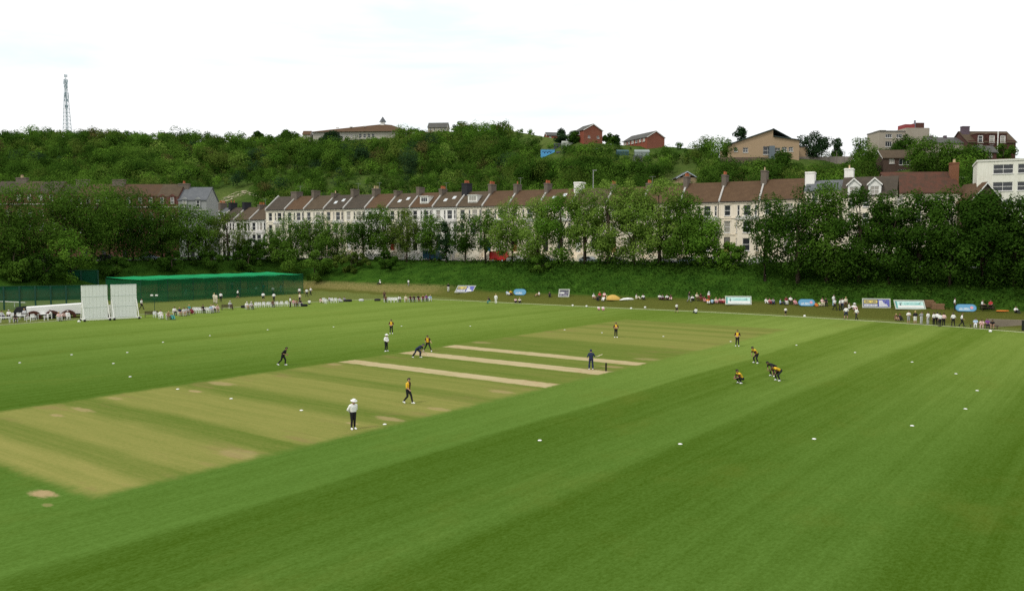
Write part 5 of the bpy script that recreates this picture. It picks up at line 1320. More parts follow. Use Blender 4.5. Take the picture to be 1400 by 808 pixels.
def set_m(o, *ms):
    for i, m in enumerate(ms):
        o.material_slots[i].link = "OBJECT"; o.material_slots[i].material = m
def person(pos, face, pose, top, bottom, label, hair="brownhair", kind="short", legs="trousers", shoes="dark", hat=None, group=None, scale=1.0, skin=None, pads=None, top2=None):
    o = link("person", pose_mesh(pose, "body"), None, pos, R(face))
    o.scale = (scale, scale, scale)
    tag(o, label, "person", group)
    if skin: set_m(o, skin)
    if top:
        s = link("shirt", pose_mesh(pose, kind), o)
        if kind.startswith("team"): set_m(s, cloth(top), cloth(top2 or "maroon"))
        else: set_m(s, cloth(top))
    if bottom:
        s = link("shorts" if legs == "shorts" else "trousers", pose_mesh(pose, legs), o); set_m(s, cloth(bottom))
    for k in ("shoeL", "shoeR"):
        s = link("shoe", pose_mesh(pose, k), o); set_m(s, cloth(shoes))
    if hat:
        s = link("hat", pose_mesh(pose, "hat"), o); set_m(s, cloth(hat))
    if hair:
        s = link("hair" if not pads else "helmet", pose_mesh(pose, "hair"), o); set_m(s, cloth(hair))
    if pads:
        s = link("leg_pads", pose_mesh(pose, "pads"), o); set_m(s, cloth(pads))
    return o
GP = "players and umpires on the field"
person(G(483, 587), 40, "behind", "white", "black", "near umpire in white coat and wide white hat, hands behind his back", hat="white", kind="coat", shoes="white", group=GP, scale=1.02)
person(G(528, 480.5), 55, "clasped", "white", "black", "far umpire in white coat and hat standing level with the bowler's stumps", hat="white", kind="coat", shoes="white", group=GP)
person(G(558, 551.5), 62, "walk", "yellow", "black", "fielder in half yellow half maroon shirt walking between the near umpire and the strips", hair="black", kind="team_half", shoes="white", group=GP)
person(G(387, 499.5), 80, "jog", "black", "black", "fielder in dark kit jogging in with both hands in front, nearest the sightscreens", hair="black", kind="short", shoes="white", group=GP, skin=M_skin2)
person(G(535, 456.5), 5, "clasped", "yellow", "black", "distant fielder in yellow and maroon, hands together, behind the far umpire", hair="brownhair", kind="team", shoes="white", group=GP)
person(G(585, 480.5), -10, "follow", "yellow", "black", "bowler in yellow and maroon with legs spread wide in his follow-through", hair="brownhair", kind="team", shoes="white", group=GP)
person(G(572, 489), 70, "runner", "navy", "navy", "batsman in navy bending low and setting off beside the bowler", hair="navy", kind="short", shoes="white", group=GP, pads="black")
person(G(808, 505), 172, "bat", "navy", "navy", "batsman in navy standing at the stumps with his back turned and bat raised sideways", hair="navy", kind="short", shoes="white", group=GP, pads="navy")
person(G(842, 461.5), 0, "folded", "yellow", "black", "fielder in yellow and maroon with folded arms behind the batsman's strip", hair="brownhair", kind="team", shoes="white", group=GP, top2="maroon")
person(G(1008, 473.5), -20, "clasped", "yellow", "black", "upright fielder in yellow and maroon beyond the crouching slips", hair="brownhair", kind="team", shoes="white", group=GP)
person(G(1033, 496.5), -65, "ready", "yellow", "black", "slip fielder leaning forward, hands at knees, uppermost of the close catchers", hair="black", kind="team_back", shoes="white", group=GP, skin=M_skin2)
person(G(1063, 520.5), -75, "slip", "yellow", "black", "slip fielder bent double with yellow back, nearest right of the catchers", hair="black", kind="team_back", shoes="white", group=GP, skin=M_skin2)
person(G(1056, 514.5), -70, "slip", "black", "black", "slip fielder in dark kit bent low, half hidden behind the yellow backed one", hair="black", kind="short", shoes="white", group=GP, skin=M_skin2)
person(G(1012, 524), -70, "crouch", "yellow", "black", "wicketkeeper squatting on his heels with yellow back", hair="black", kind="team_back", shoes="white", group=GP, skin=M_skin2)
def cricket_bat(p0, p1, label):
    p0, p1 = Vector(p0), Vector(p1); q = (p1 - p0).to_track_quat("Z", "Y"); L = (p1 - p0).length
    o = empty("cricket_bat", p0); o.rotation_mode = "QUATERNION"; o.rotation_quaternion = q; tag(o, label, "cricket bat")
    MB().tube((0, 0, 0), (0, 0, L * .36), .018, .02, 8).build("handle", mat("bat_rubber", (.5, .5, .48), .7), o)
    MB().prism([(-.03, L * .34), (.03, L * .34), (.056, L * .42), (.056, L * .97), (.03, L), (-.03, L), (-.056, L * .97), (-.056, L * .42)], -.022, .022).build("blade", mat("willow_wood", (.72, .62, .44), .5), o)
b = G(808, 505); cricket_bat(b + Vector((.36, .2, 1.06)), b + Vector((1.0, .05, 1.32)), "pale cricket bat held out sideways by the standing batsman")
b = G(572, 489); cricket_bat(b + Vector((.46, .1, .62)), b + Vector((.1, .35, .1)) + Vector((.9, -.2, 0)), "cricket bat trailing from the bending batsman's hands")
def wicket(p, label):
    o = empty("wicket", p, math.atan2(E1.y, E1.x)); tag(o, label, "wicket")
    m = mat("dark_stump", (.03, .028, .02), .5)
    for k in (-1, 0, 1): MB().lathe([(.028, -.05), (.028, .66), (.022, .711)], 8, (k * .1, 0, 0)).build("stump", m, o)
    for k in (-.5, .5): MB().tube((k * .1 - .05, 0, .72), (k * .1 + .05, 0, .72), .014, .014, 6).build("bail", m, o)
wicket(G(828.5, 507.3), "dark wicket of three stumps and bails behind the standing batsman"); wicket(AB(61.6, -57.5, .012), "wicket at the bowler's end beside the bending batsman")
for i, (x, y, lb) in enumerate([(98, 485, "far left of the wide ring"), (27, 496, "by the picture's left edge"), (155, 497, "below the sightscreens, lower of a pair"), (174, 482, "below the sightscreens, upper of a pair"), (178, 515, "at the left bend of the inner ring"), (223, 468, "on the grass before the picnic bench"), (243, 532, "at the square's back edge"), (287, 459, "before the watching families"), (316, 545, "on the square left of the brown patches"), (366, 451, "before the empty chairs"), (412, 561, "left of the near umpire"), (456, 447, "before the grey stacked chairs"), (526, 580, "on the square right of the near umpire"), (549, 446, "beside the distant fielder's feet"), (643, 446, "in mid outfield behind the bowler"),
        (738, 602, "on the near outfield, first beyond the square"), (930, 607, "on the near outfield, lowest of the ring"), (1113, 600, "on the near outfield right of the lowest one"), (1247, 582, "at the lower right bend of the ring"), (1320, 559, "near the right bend of the ring"), (1336, 534, "rightmost of the ring"), (1307, 511, "just above the rightmost one"), (1247, 495, "below the white group of spectators"), (1169, 482, "right of the close catchers"), (1089, 472, "right of the upright fielder"), (999, 467, "touching the upright fielder's left side"), (907, 460, "between the two upright fielders"), (823, 455, "left of the arms-folded fielder"), (772, 451, "at the far end of the square")]):
    d = MB().lathe([(.125, 0), (.115, .02), (.075, .04), (.025, .045)], 12).build("field_marker", mat("white_plastic", (.8, .8, .77), .5, .05), loc=G(x, y, .012), smooth=True)
    tag(d, "white fielding disc " + lb, "field marker", "white discs of the fielding circle")
# ---------------------------------------------------------------- boundary rope
rp = MB(); pts = [p + Vector((0, 0, .05)) for p in bcurve if 20 < p.y]
pts = [p for p in pts]
rp.path(pts, [.045] * len(pts), 6)
tag(rp.build("boundary_rope", mat("pale_rope", (.46, .49, .3), .9)), "pale rope laid along the edge of the mown outfield", "rope")
for i, (x, y, lb) in enumerate([(108, 441, "before the sightscreens"), (802, 420, "beside the two kneeling children"), (863, 423, "below the white sheet"), (882, 421.5, "right of the white sheet"), (783, 419, "left of the kneeling children"), (1100, 433.5, "near the young child on the bank"), (1354, 454.5, "before the family on the low bench")]):
    p = hit(x, y); tag(MB().lathe([(.1, 0), (.19, .1), (.2, .2), (.12, .3), (.03, .32)], 10).build("boundary_marker", mat("white_plastic", (.8, .8, .77)), loc=p, smooth=True), "round white boundary marker " + lb, "boundary marker", "round white boundary markers")
# ---------------------------------------------------------------- furniture
def chair_mesh():
    m = MB()
    m.box(-.25, .25, -.24, .24, .41, .45)
    for x, y in ((-.23, -.22), (.23, -.22), (-.24, .24), (.24, .24)): m.box(x - .028, x + .028, y - .028, y + .028, 0, .66 if y < 0 else .42)
    m.box(-.26, .26, .21, .26, .40, .56); 
    for k in range(5): x = -.2 + .1 * k; m.box(x - .032, x + .032, .235, .275, .5, .86)
    m.box(-.26, .26, .235, .285, .82, .9); m.box(-.27, -.21, -.25, .27, .64, .68); m.box(.21, .27, -.25, .27, .64, .68)
    m.box(-.28, -.22, .22, .28, .42, .86); m.box(.22, .28, .22, .28, .42, .86)
    return m.mesh("plastic_chair", mat("white_plastic", (.8, .8, .77)))
CHM = chair_mesh()
def chair(pos, face, label, group): return tag(link("plastic_chair", CHM, None, pos, R(face)), label, "chair", group)
def table(pos, rz, label, l=1.3, w=.8):
    o = empty("plastic_table", pos, rz); tag(o, label, "table", "white plastic tables")
    m = mat("white_plastic", (.8, .8, .77)); MB().box(-l / 2, l / 2, -w / 2, w / 2, .68, .73).build("table_top", m, o)
    for x in (-l / 2 + .08, l / 2 - .08):
        for y in (-w / 2 + .08, w / 2 - .08): MB().box(x - .03, x + .03, y - .03, y + .03, 0, .679).build("leg", m, o)
def bench(pos, rz, label):
    o = empty("park_bench", pos, rz); tag(o, label, "bench"); m = mat("dark_bench_wood", (.07, .05, .035), .8, .3, 2)
    s = MB(); b_ = MB()
    for k in range(4): s.box(-.9, .9, -.22 + k * .12, -.13 + k * .12, .42, .46)
    for k in range(4): b_.box(-.9, .9, .25, .28, .52 + k * .11, .6 + k * .11)
    for x in (-.85, .85): s.box(x - .03, x + .03, -.22, .28, .38, .419); b_.box(x - .03, x + .03, .281, .32, .46, .94)
    s.build("seat", m, o); b_.build("backrest", m, o)
    for x in (-.85, .85):
        for y in (-.18, .3): MB().box(x - .04, x + .04, y - .04, y + .04, 0, .379).build("leg", m, o)
def bag(pos, label, c, r=.35, name="kit_bag"):
    m = MB().lathe([(.5, 0), (.62, .12), (.6, .3), (.45, .42), (.1, .46)], 12, (0, 0, 0), 0, r * 1.7, r)
    tag(m.build(name, cloth(c), loc=pos, rz=R(random.uniform(-30, 30)), smooth=True), label, "bag")
# seated rows --------------------------------------------------------------------
def seat(x, y, top, bottom, label, face, group, pose="sit", ch=None, **kw):
    p = hit(x, y)
    if ch: chair(p + Vector((0, .06, 0)), face, ch, "white plastic chairs round the ground")
    return person(p, face, pose, top, bottom, label, group=group, **kw)
GC = "white plastic chairs round the ground"
F1 = 55     # people on the left side look towards the middle
g = "spectators at the white tables"
table(hit(7, 441), R(20), "white plastic table cut by the picture's left edge"); table(hit(28, 438), R(20), "white plastic table next to the black heap of netting"); table(hit(59, 436), R(15), "white plastic table before the brown wheel of the cover")
for i, (x, y, t_, b_, ps, fc) in enumerate([(3, 437, "pale grey", "navy", "sit", 60), (12, 436, "white", "dark", "sit", 20), (21, 441, "dark", "dark", "lean", 40), (33, 434, "pale grey", "grey", "sit", 0), (52, 435, "pale grey", "grey", "sit", 30), (57, 433, "white", "dark", "sit", -40), (68, 436, "white", "dark", "sit", -70), (81, 439, "pale pink", "grey", "sit", 45), (87, 438, "pale pink", "dark", "lean", 45), (93, 437, "white", "white", "sit", 45)]):
    seat(x, y, t_, b_, f"seated person in {t_} top, {ORD[i + 1]} from the left among the white tables", fc, g, ps, ch=f"white chair under the {ORD[i + 1]} seated person among the white tables", hair=["brownhair", "pale grey", "black", "blond"][i % 4], kind="long" if i % 3 == 0 else "short")
for i, (x, y, fc) in enumerate([(15, 436, 0), (36, 437, -60), (39, 440, -60), (25, 436, 10), (46, 438, 60), (63, 438, -50)]): chair(hit(x, y), fc, f"empty white chair, {ORD[i + 1]} from the left among the white tables", GC)
g = "families seated right of the sightscreens"
bench(hit(207, 434), R(25), "slatted dark wooden bench just right of the sightscreens")
chair(hit(213, 434), 60, "white chair standing against the dark slatted bench", GC)
for i, (x, y, t_, b_, ps, hr) in enumerate([(220, 436, "white", "white", "sit", "brownhair"), (230, 437, "tan", "brown", "lean", "blond"), (236, 437, "teal", "teal", "ground", "blond"), (239, 431, "white", "dark", "sit", "brownhair"), (246, 432, "navy", "tan", "sit", "blond"), (252, 432, "pale grey", "tan", "sit", "brownhair"), (256, 431, "pale grey", "brown", "lean", "black"), (259, 428, "teal", "dark", "sit", "blond"), (262.5, 429, "dark red", "dark red", "ground", "brownhair"), (278, 428, "black", "black", "sit", "black"), (289, 428, "light blue", "grey", "sit", "blond"), (292, 427, "white", "dark", "sit", "brownhair"), (297, 427, "pale pink", "tan", "lean", "blond")]):
    seat(x, y, t_, b_, f"person in {t_} sitting, {ORD[i + 1]} from the left in the family row by the sightscreens", F1 - 15, g, ps, ch=None if ps == "ground" else f"white chair of the {ORD[i + 1]} sitter in the family row", hair=hr)
for i, (x, y) in enumerate([(266, 428), (269, 428), (272, 428), (275, 428), (283, 428), (286, 428)]): chair(hit(x, y), 40 + 10 * (i % 3), f"empty white chair, {ORD[i + 1]} of the empties inside the family row", GC)
g = "row of spectators before the practice nets"
bench(hit(311, 424), R(25), "brown bench left of the row before the nets")
for i, (x, y, t_, b_, ps, hr) in enumerate([(315, 422, "pale grey", "brown", "sit", "pale grey"), (338, 423, "white", "tan", "sit", "white"), (344, 423, "pale grey", "dark", "sit", "white"), (372.5, 420, "brown", "dark", "lean", "brownhair"), (402, 419, "pink", "brown", "sit", "brownhair"), (405, 419, "tan", "dark", "lean", "black"), (411, 419, "black", "navy", "sit", "black")]):
    seat(x, y, t_, b_, f"seated spectator in {t_}, {ORD[i + 1]} from the left before the practice nets", F1 - 10, g, ps, ch=f"white chair under the {ORD[i + 1]} seated spectator before the nets", hair=hr)
for i, x in enumerate((351, 356, 362, 368, 375, 380, 386, 393)): chair(hit(x, 420.5 - i * .25), 48 + 4 * (i % 3), f"empty white chair, {ORD[i + 1]} from the left in the row before the nets", GC)
bag(hit(333, 421), "black bag on the grass beside the two white-haired sitters", "black", .5); bag(hit(416, 419), "large black holdall right of the row before the nets", "black", .6)
person(hit(423, 416), 200, "ground", "white", "dark", "person in white squatting with back turned, right of the black holdall", group=g)
for x, y, t_, b_, lb, fc, ps, kw in [(193.5, 423, "white", "black", "person in white top and black trousers standing right behind the sightscreens", 80, "walk", {}), (293, 414, "cream", "cream", "pair's left person all in cream standing before the nets", 170, "stand", {}), (296, 415, "cream", "cream", "pair's right person all in cream standing before the nets", 150, "stand", {}), (302, 412.5, "white", "black", "person in white shirt and black trousers beside the cream pair", 190, "stand", {}), (325, 408, "white", "black", "youth in white shirt and black shorts at the net mouth", 120, "walk", dict(legs="shorts")), (360, 412, "white", "black", "person in white shirt and black shorts behind the empty chairs", 180, "wide", dict(legs="shorts")), (374.5, 413, "white", "black", "person in white shirt and black trousers standing above the empty chairs", 180, "stand", {}), (397, 420, "white", "black", "person in white shirt standing at the right end of the white chair row", -60, "stand", {}), (409.5, 405, "white", "black", "person in white standing at the nets' right corner", 0, "stand", dict(legs="shorts")), (410, 414, "cream", "black", "person in cream top behind the black clad sitter", -30, "stand", {}), (419.5, 406, "white", "black", "person in white with hands on hips beside the straw bank", 20, "wide", {}), (425, 404, "white", "black", "person in white and black, right of the hands-on-hips one", -40, "walk", {}),
      (254, 405, "white", "white", "batter in white inside the left practice net", 30, "bat", {}), (317.5, 396, "grey", "dark", "person in grey inside the middle practice net", 200, "stand", {}), (328, 402, "white", "grey", "person in white seen through the middle netting", 180, "stand", {}), (350.5, 402, "white", "green", "person in white hat inside the fourth net", 180, "stand", {}), (360.5, 399, "teal", "dark", "person in teal inside the fifth net", 0, "stand", {}), (373, 403, "white", "dark", "person in white inside the sixth net", 0, "stand", {}), (384, 400, "pale grey", "pale grey", "person in pale grey deep inside the right practice net", -20, "stand", {})]:
    person(hit(x, y), fc, ps, t_, b_, lb, hair=random.choice(["brownhair", "black", "blond"]), group="people around the practice nets", **kw)
g = "white chairs and loungers in the middle"
for i, (x, y) in enumerate([(443, 414), (446, 415), (454, 414), (460, 414)]): chair(hit(x, y), 30 + 20 * (i % 2), f"white chair, {ORD[i + 1]} from the left by the people lying on the grass", GC)
for x, y, t_, b_, lb, fc in [(439, 414, "pale pink", "cream", "person in pale pink sitting on the grass left of the grey group", 60), (451, 412, "pale grey", "grey", "person in grey sitting on the grass behind the white chairs", 30), (465, 413, "pale grey", "pale grey", "person in pale grey sitting on the grass right of the white chairs", 40), (471, 412.5, "grey", "dark", "person in grey and black sitting at the right of the grey group", 20)]:
    person(hit(x, y), fc, "ground", t_, b_, lb, group="people sitting on the grass by the straw bank")
bag(hit(477, 412.5), "black kit bag right of the grey group on the grass", "black", .6); bag(hit(494, 412), "white topped bag alone on the far boundary grass", "pale grey", .5); bag(hit(516, 411.5), "black and grey bag left of the team row", "dark", .6)
g = "team row on the far boundary"
for i, (x, y, t_, b_, ps, hr, kd) in enumerate([(527, 413.5, "brown", "black", "sit", "brownhair", "short"), (546, 413, "white", "black", "lean", "brownhair", "long"), (555, 413, "cream", "tan", "sit", "blond", "short"), (561, 413, "maroon", "black", "sit", "black", "short"), (566, 413, "black", "black", "sit", "brownhair", "short"), (572, 412.5, "black", "dark red", "sit", "brownhair", "short"), (578, 412.5, "dark red", "black", "lean", "blond", "short"), (583, 412, "purple", "navy", "sit", "blond", "short"), (588, 412, "light blue", "white", "lean", "blond", "long")]):
    seat(x, y, t_, b_, f"seated person in {t_}, {ORD[i + 1]} from the left in the far team row", 20, g, ps, ch=f"white chair of the {ORD[i + 1]} sitter in the far team row", hair=hr, kind=kd)
for i, x in enumerate((532, 536.5, 541)): chair(hit(x, 413.3), 15, f"empty white chair, {ORD[i + 1]} of three inside the far team row", GC)
person(hit(525.5, 410), 10, "stand", "brown", "dark", "standing person in brown above the left end of the far team row", group=g)
g = "people along the terrace of the bank"
for x, y, ps, t_, b_, lb, fc, kw in [
 (519, 389, "ground", "white", "black", "person in white sitting alone at the top of the straw bank, left one", -40, dict(hat="white")), (558.5, 391, "stand", "white", "grey", "person in white top standing on the ledge above the team row", 150, dict(scale=.8)),
 (613, 399, "stand", "black", "white", "person in black top and white trousers beside the tilted blue board", 20, {}), (678, 415.5, "stand", "white", "white", "woman in long white clothes standing at the rope", 190, dict(hair="blond", kind="long")), (669, 415, "lean", "black", "teal", "person in black on a low stool beside the woman in white", -60, {}),
 (694, 403.5, "ground", "light blue", "white", "person in light blue sitting on the ledge left of the blue oval", 30, {}), (698.5, 403, "ground", "yellow", "brown", "person in yellow sitting against the blue oval", 10, dict(hair="brownhair")), (705, 414, "ground", "pale pink", "black", "left of two people sitting at the rope under the blue oval", 0, dict(hair="brownhair")), (710.5, 414, "ground", "cream", "black", "right of two people sitting at the rope under the blue oval", 0, dict(hair="blond")),
 (736, 405, "ground", "white", "tan", "person in white bending over on the ledge, right of the blue oval", -70, {}), (751.5, 406, "ground", "black", "black", "person all in black sitting left of the small framed board", 0, {}),
 (812, 408.5, "ground", "white", "tan", "person in white, left of the red shirted group", 20, dict(hair="pale grey")), (817, 411, "ground", "black", "black", "person in black sitting in front of the red shirted one", 0, {}), (820, 409, "sit", "red", "black", "person in red seated in the group left of the yellow tent", 0, dict(hair="blond")), (826, 409, "sit", "pale pink", "red", "person in pink and red next to the yellow tent", -20, {}), (825, 411.5, "ground", "white", "white", "child in white at the feet of the red group", -20, {}),
 (818.5, 424, "ground", "white", "pink", "left of two white shirted children at the rope", 0, dict(scale=.8)), (824.5, 424.5, "ground", "white", "pink", "right of two white shirted children at the rope", 0, dict(scale=.85)),
 (871, 409, "ground", "white", "cream", "person in white leaning back, left of the black legged one", 60, {}), (879.5, 409.5, "ground", "white", "black", "person in white shirt and black trousers sitting right of the white sheet", 0, {}),
 (902, 409.5, "ground", "white", "maroon", "person in white, first from the left of the maroon group", 0, {}), (906, 410, "ground", "grey", "maroon", "person in grey, second from the left of the maroon group", 10, {}), (912, 410, "ground", "white", "maroon", "person in white, third from the left of the maroon group", 0, {}), (917, 410, "ground", "maroon", "pale pink", "person in maroon at the right end of the maroon group", -10, {}),
 (925, 427.5, "walk", "white", "black", "child in white shirt and black shorts walking on the brown bank", 20, dict(scale=.85, legs="shorts")), (951, 428.5, "ground", "white", "navy", "person in white sitting alone at the rope, back turned", 190, {}),
 (942, 413, "walk", "dark", "grey", "person in dark top standing left of the big ledge group", 40, {}), (947, 411, "ground", "white", "black", "person in white, first sitter of the big ledge group", 0, {}), (953, 411, "sit", "cream", "brown", "person in cream, second in the big ledge group", 10, dict(hair="blond")), (958, 411.5, "sit", "maroon", "dark red", "person in maroon, third in the big ledge group", 0, {}), (963, 412.5, "ground", "dark red", "pink", "person in dark red, fourth in the big ledge group", 0, {}), (969, 411, "stand", "white", "red", "person in white standing tall in the big ledge group", 10, dict(hat="white", scale=.85)), (968, 415, "ground", "orange", "white", "child in orange in front of the big ledge group", 0, {}), (974, 415.5, "ground", "light blue", "black", "person in light blue with black legs, big ledge group", 150, {}), (979, 414.5, "ground", "cream", "pink", "person in cream near the right of the big ledge group", 0, dict(hair="blond")), (984.5, 414.5, "ground", "pink", "dark red", "person in pink, last but one beside the teal board", 0, {}), (989, 414.5, "ground", "pale pink", "red", "person in pale pink touching the teal board's left end", 0, {}),
 (1048, 415, "ground", "white", "white", "person in white right of the left teal board", 20, {}), (1052.5, 415.5, "ground", "pink", "dark red", "person in pink between white and grey sitters", 0, {}), (1057, 415.5, "ground", "grey", "navy", "person in grey right of the pink sitter", -10, {}),
 (1068, 416.5, "ground", "light blue", "navy", "person in light blue and navy leaning back, left of a red striped one", 60, {}), (1075, 416.5, "sit", "dark red", "white", "person in dark red top and white trousers", 0, {}), (1081, 416, "sit", "white", "black", "person in white and black next to the dark red top", 0, {}), (1087, 416.5, "ground", "pink", "pink", "person all in pink left of the oval with the pink dot", 0, {}),
 (1074, 431.5, "stand", "white", "black", "small child in white standing on the brown bank", 0, dict(scale=.72, legs="shorts")), (1116, 419.5, "ground", "orange", "orange", "small child in orange right of the middle oval", 0, dict(scale=.8)), (1120.5, 418.5, "ground", "lime", "cream", "child in lime green beside the pink mother", 0, dict(scale=.8)), (1124.5, 418.5, "sit", "pale pink", "cream", "person in pale pink with children on the ledge", 10, {}), (1129, 418.5, "sit", "black", "black", "person in black right of the pale pink one", -10, {}),
 (1139.5, 418.5, "stand", "white", "light blue", "person in white at the ledge, left of the standing crowd", 30, {}), (1141, 424, "walk", "white", "black", "person in white shirt coming down the bank, lower left of the crowd", 20, {}), (1148, 424.5, "stand", "white", "black", "person in white shirt, middle of the standing crowd", 60, {}), (1151.5, 423.5, "walk", "white", "navy", "person in white shirt behind the middle of the crowd", -20, {}), (1156, 422, "stand", "cream", "brown", "person in cream at the back of the crowd", 0, dict(hair="blond")), (1156.5, 436, "wide", "white", "navy", "person in white shirt and navy shorts nearest the rope", 170, dict(legs="shorts", scale=1.05)), (1171, 437.5, "walk", "white", "dark", "person in white shirt and dark trousers walking along the rope", -70, {}), (1168.5, 424, "ground", "white", "pale pink", "person in white sitting above the walker by the rope", 0, dict(scale=1.1, hat="white")), (1162, 422.5, "ground", "white", "white", "person in white bending over a white sheet", 60, {}),
 (1225.5, 438, "ground", "brown", "tan", "blond person sitting at the rope, left of the dark haired one", 0, dict(hair="blond")), (1230.5, 438, "ground", "black", "black", "person in black with red hair sitting at the rope", 0, dict(hair="dark red")), (1242, 442.5, "folded", "white", "grey", "person in white with folded arms, grey shorts, under the teal board", 0, dict(legs="shorts")), (1251, 443, "stand", "black", "white", "blond person in black top and short white skirt", 170, dict(hair="blond", legs="shorts")), (1259.5, 443.5, "behind", "grey", "pale grey", "person in grey top and pale trousers, hands on hips", 10, {}), (1268.5, 444, "stand", "white", "pale grey", "person in white shirt and pale grey trousers", 200, {}),
 (1276.5, 445, "stand", "white", "black", "person in white shirt, left of the tight group of four", 200, {}), (1281, 444.5, "walk", "white", "black", "person in white shirt, second of the tight group of four", 150, {}), (1285, 446.5, "stand", "white", "black", "person in white shirt, third and nearest of the tight group", 190, {}), (1290, 446, "stand", "pale pink", "black", "person in pink tinged shirt with black rucksack, fourth of the tight group", 170, {}), (1303, 446, "wide", "white", "black", "broad person in white shirt and black trousers, back turned", 185, dict(scale=1.02)), (1314.5, 446.5, "walk", "white", "black", "person in white shirt and black trousers right of the broad one", 60, {}),
 (1305, 424, "stand", "white", "black", "person in white standing left of the right oval board", 60, {}), (1344, 422.5, "sit", "white", "black", "person in white at the picnic table", 40, {}), (1354, 422.5, "sit", "red", "black", "person in red at the picnic table", -40, {}), (1389.5, 428, "ground", "white", "dark", "person in white sitting cross-legged alone on the right ledge", 0, {}),
 (1333.5, 448.5, "sit", "light blue", "white", "person in light blue, first from the left on the low bench", -30, {}), (1342, 449.5, "lean", "pale pink", "pale pink", "person in pale pink leaning forward on the low bench", -30, {}), (1350, 449, "sit", "purple", "dark", "person in purple, third on the low bench", -20, {}), (1356.5, 450, "lean", "black", "tan", "person in black with bare knees at the right of the low bench", -30, dict(legs="shorts"))]:
    kw = dict(kw); kw.setdefault("hair", ["brownhair", "black", "brownhair", "dark"][int(x) % 4])
    if kw.get("hat"): kw["hair"] = None
    person(hit(x, y), fc, ps, t_, b_, lb, group=g, **kw)
bn = empty("low_bench", hit(1345, 449), R(-30)); tag(bn, "low dark bench at the rope under four sitters", "bench")
MB().box(-1.7, 1.7, -.02, .36, .36, .42).build("seat", mat("dark_bench_wood", (.07, .05, .035)), bn)
for x in (-1.5, 1.5): MB().box(x - .06, x + .06, .02, .32, -.1, .359).build("leg", MATS["dark_bench_wood"], bn)
# picnic table, bales, tent, sheet
pt = empty("picnic_table", hit(1349, 424), R(-15)); tag(pt, "dark green and brown picnic table with attached seats on the right ledge", "picnic table"); m = mat("dark_bench_wood", (.07, .05, .035))
MB().box(-.95, .95, -.38, .38, .70, .76).build("table_top", m, pt)
for y in (-.75, .75): MB().box(-.95, .95, y - .13, y + .13, .40, .45).build("seat", m, pt)
for x in (-.7, .7): MB().tube((x, -.6, 0), (x, -.2, .69), .05, .05, 5).build("leg", m, pt); MB().tube((x, .6, 0), (x, .2, .69), .05, .05, 5).build("leg", m, pt); MB().box(x - .03, x + .03, -.85, .85, .34, .40).build("cross_rail", m, pt)
mw = mat("crate_wood", (.20, .12, .065), .85, .3, 2)
for x, y, w_, n_, lb in ((1271, 420, 1.5, 4, "tall stack of weathered brown planks behind the right teal board"), (1282, 422.5, 1.7, 3, "low stack of brown planks right of the taller stack")):
    o = empty("plank_stack", hit(x, y), R(-20)); tag(o, lb, "plank stack")
    for k in range(n_): MB().box(-w_ / 2 + .06 * (k % 2), w_ / 2 - .08 * k * (k % 2), -.5, .5, .27 * k, .27 * k + .24).build("plank_layer", mw, o)
o = empty("dome_tent", hit(839, 410), R(-15)); tag(o, "low golden yellow dome tent on the ledge", "tent")
tm = MB(); 
for i in range(9):
    f_ = i / 8; r_ = .25 + .65 * math.sin(math.pi * min(1, .15 + f_ * .8)) ; x = -1.15 + 2.3 * f_
    for k in range(9): a = math.pi * k / 8; tm.v.append((x, r_ * .8 * math.cos(a), r_ * 1.02 * math.sin(a)))
for i in range(8):
    for k in range(8): tm.f.append((i * 9 + k, i * 9 + k + 1, (i + 1) * 9 + k + 1, (i + 1) * 9 + k)); tm.mi.append(0)
tm.f.append(tuple(range(9))); tm.f.append(tuple(range(72, 81))); tm.mi += [0, 0]
tm.build("canopy", mat("gold_nylon", (.55, .36, .09), .6, .25, 1.5), o, smooth=True); MB().box(-1.25, -1.16, -.3, .3, 0, .85).build("door_flap", mat("pale_yellow_nylon", (.72, .62, .3), .6), o)
o = MB().path([(-1.3, 0, .05), (-.6, .05, .22), (.2, 0, .3), (.9, -.05, .25), (1.4, 0, .05)], [.1, .3, .35, .28, .08], 8).build("ground_sheet", cloth("white"), loc=hit(857, 410.5), rz=R(10), smooth=True); o.scale = (1, 1.2, .7); tag(o, "crumpled white sheet right of the yellow tent", "sheet")
o = MB().lathe([(.3, 0), (.5, .1), (.4, .3), (.1, .34)], 10, sx=1.4).build("fallen_net", cloth("orange"), loc=hit(1371, 426), smooth=True); o.scale = (1.5, 1, .6); tag(o, "heap of orange netting on the right ledge", "netting")
o = MB().box(-3, 3, -.3, .3, -.4, .75).build("concrete_wall", mat("rough_concrete", (.20, .17, .13), .95, .3, 1), loc=hit(1384, 445), rz=R(-24)); tag(o, "low rough concrete wall at the right end of the bank foot", "wall")
o = MB().box(-.2, .2, -.2, .2, -.2, 1.2).box(-.24, .24, -.24, .24, 1.203, 1.28).build("bin", mat("dark_bin", (.02, .025, .02), .6), loc=hit(1400, 452)); tag(o, "dark square post bin cut by the right edge", "bin")
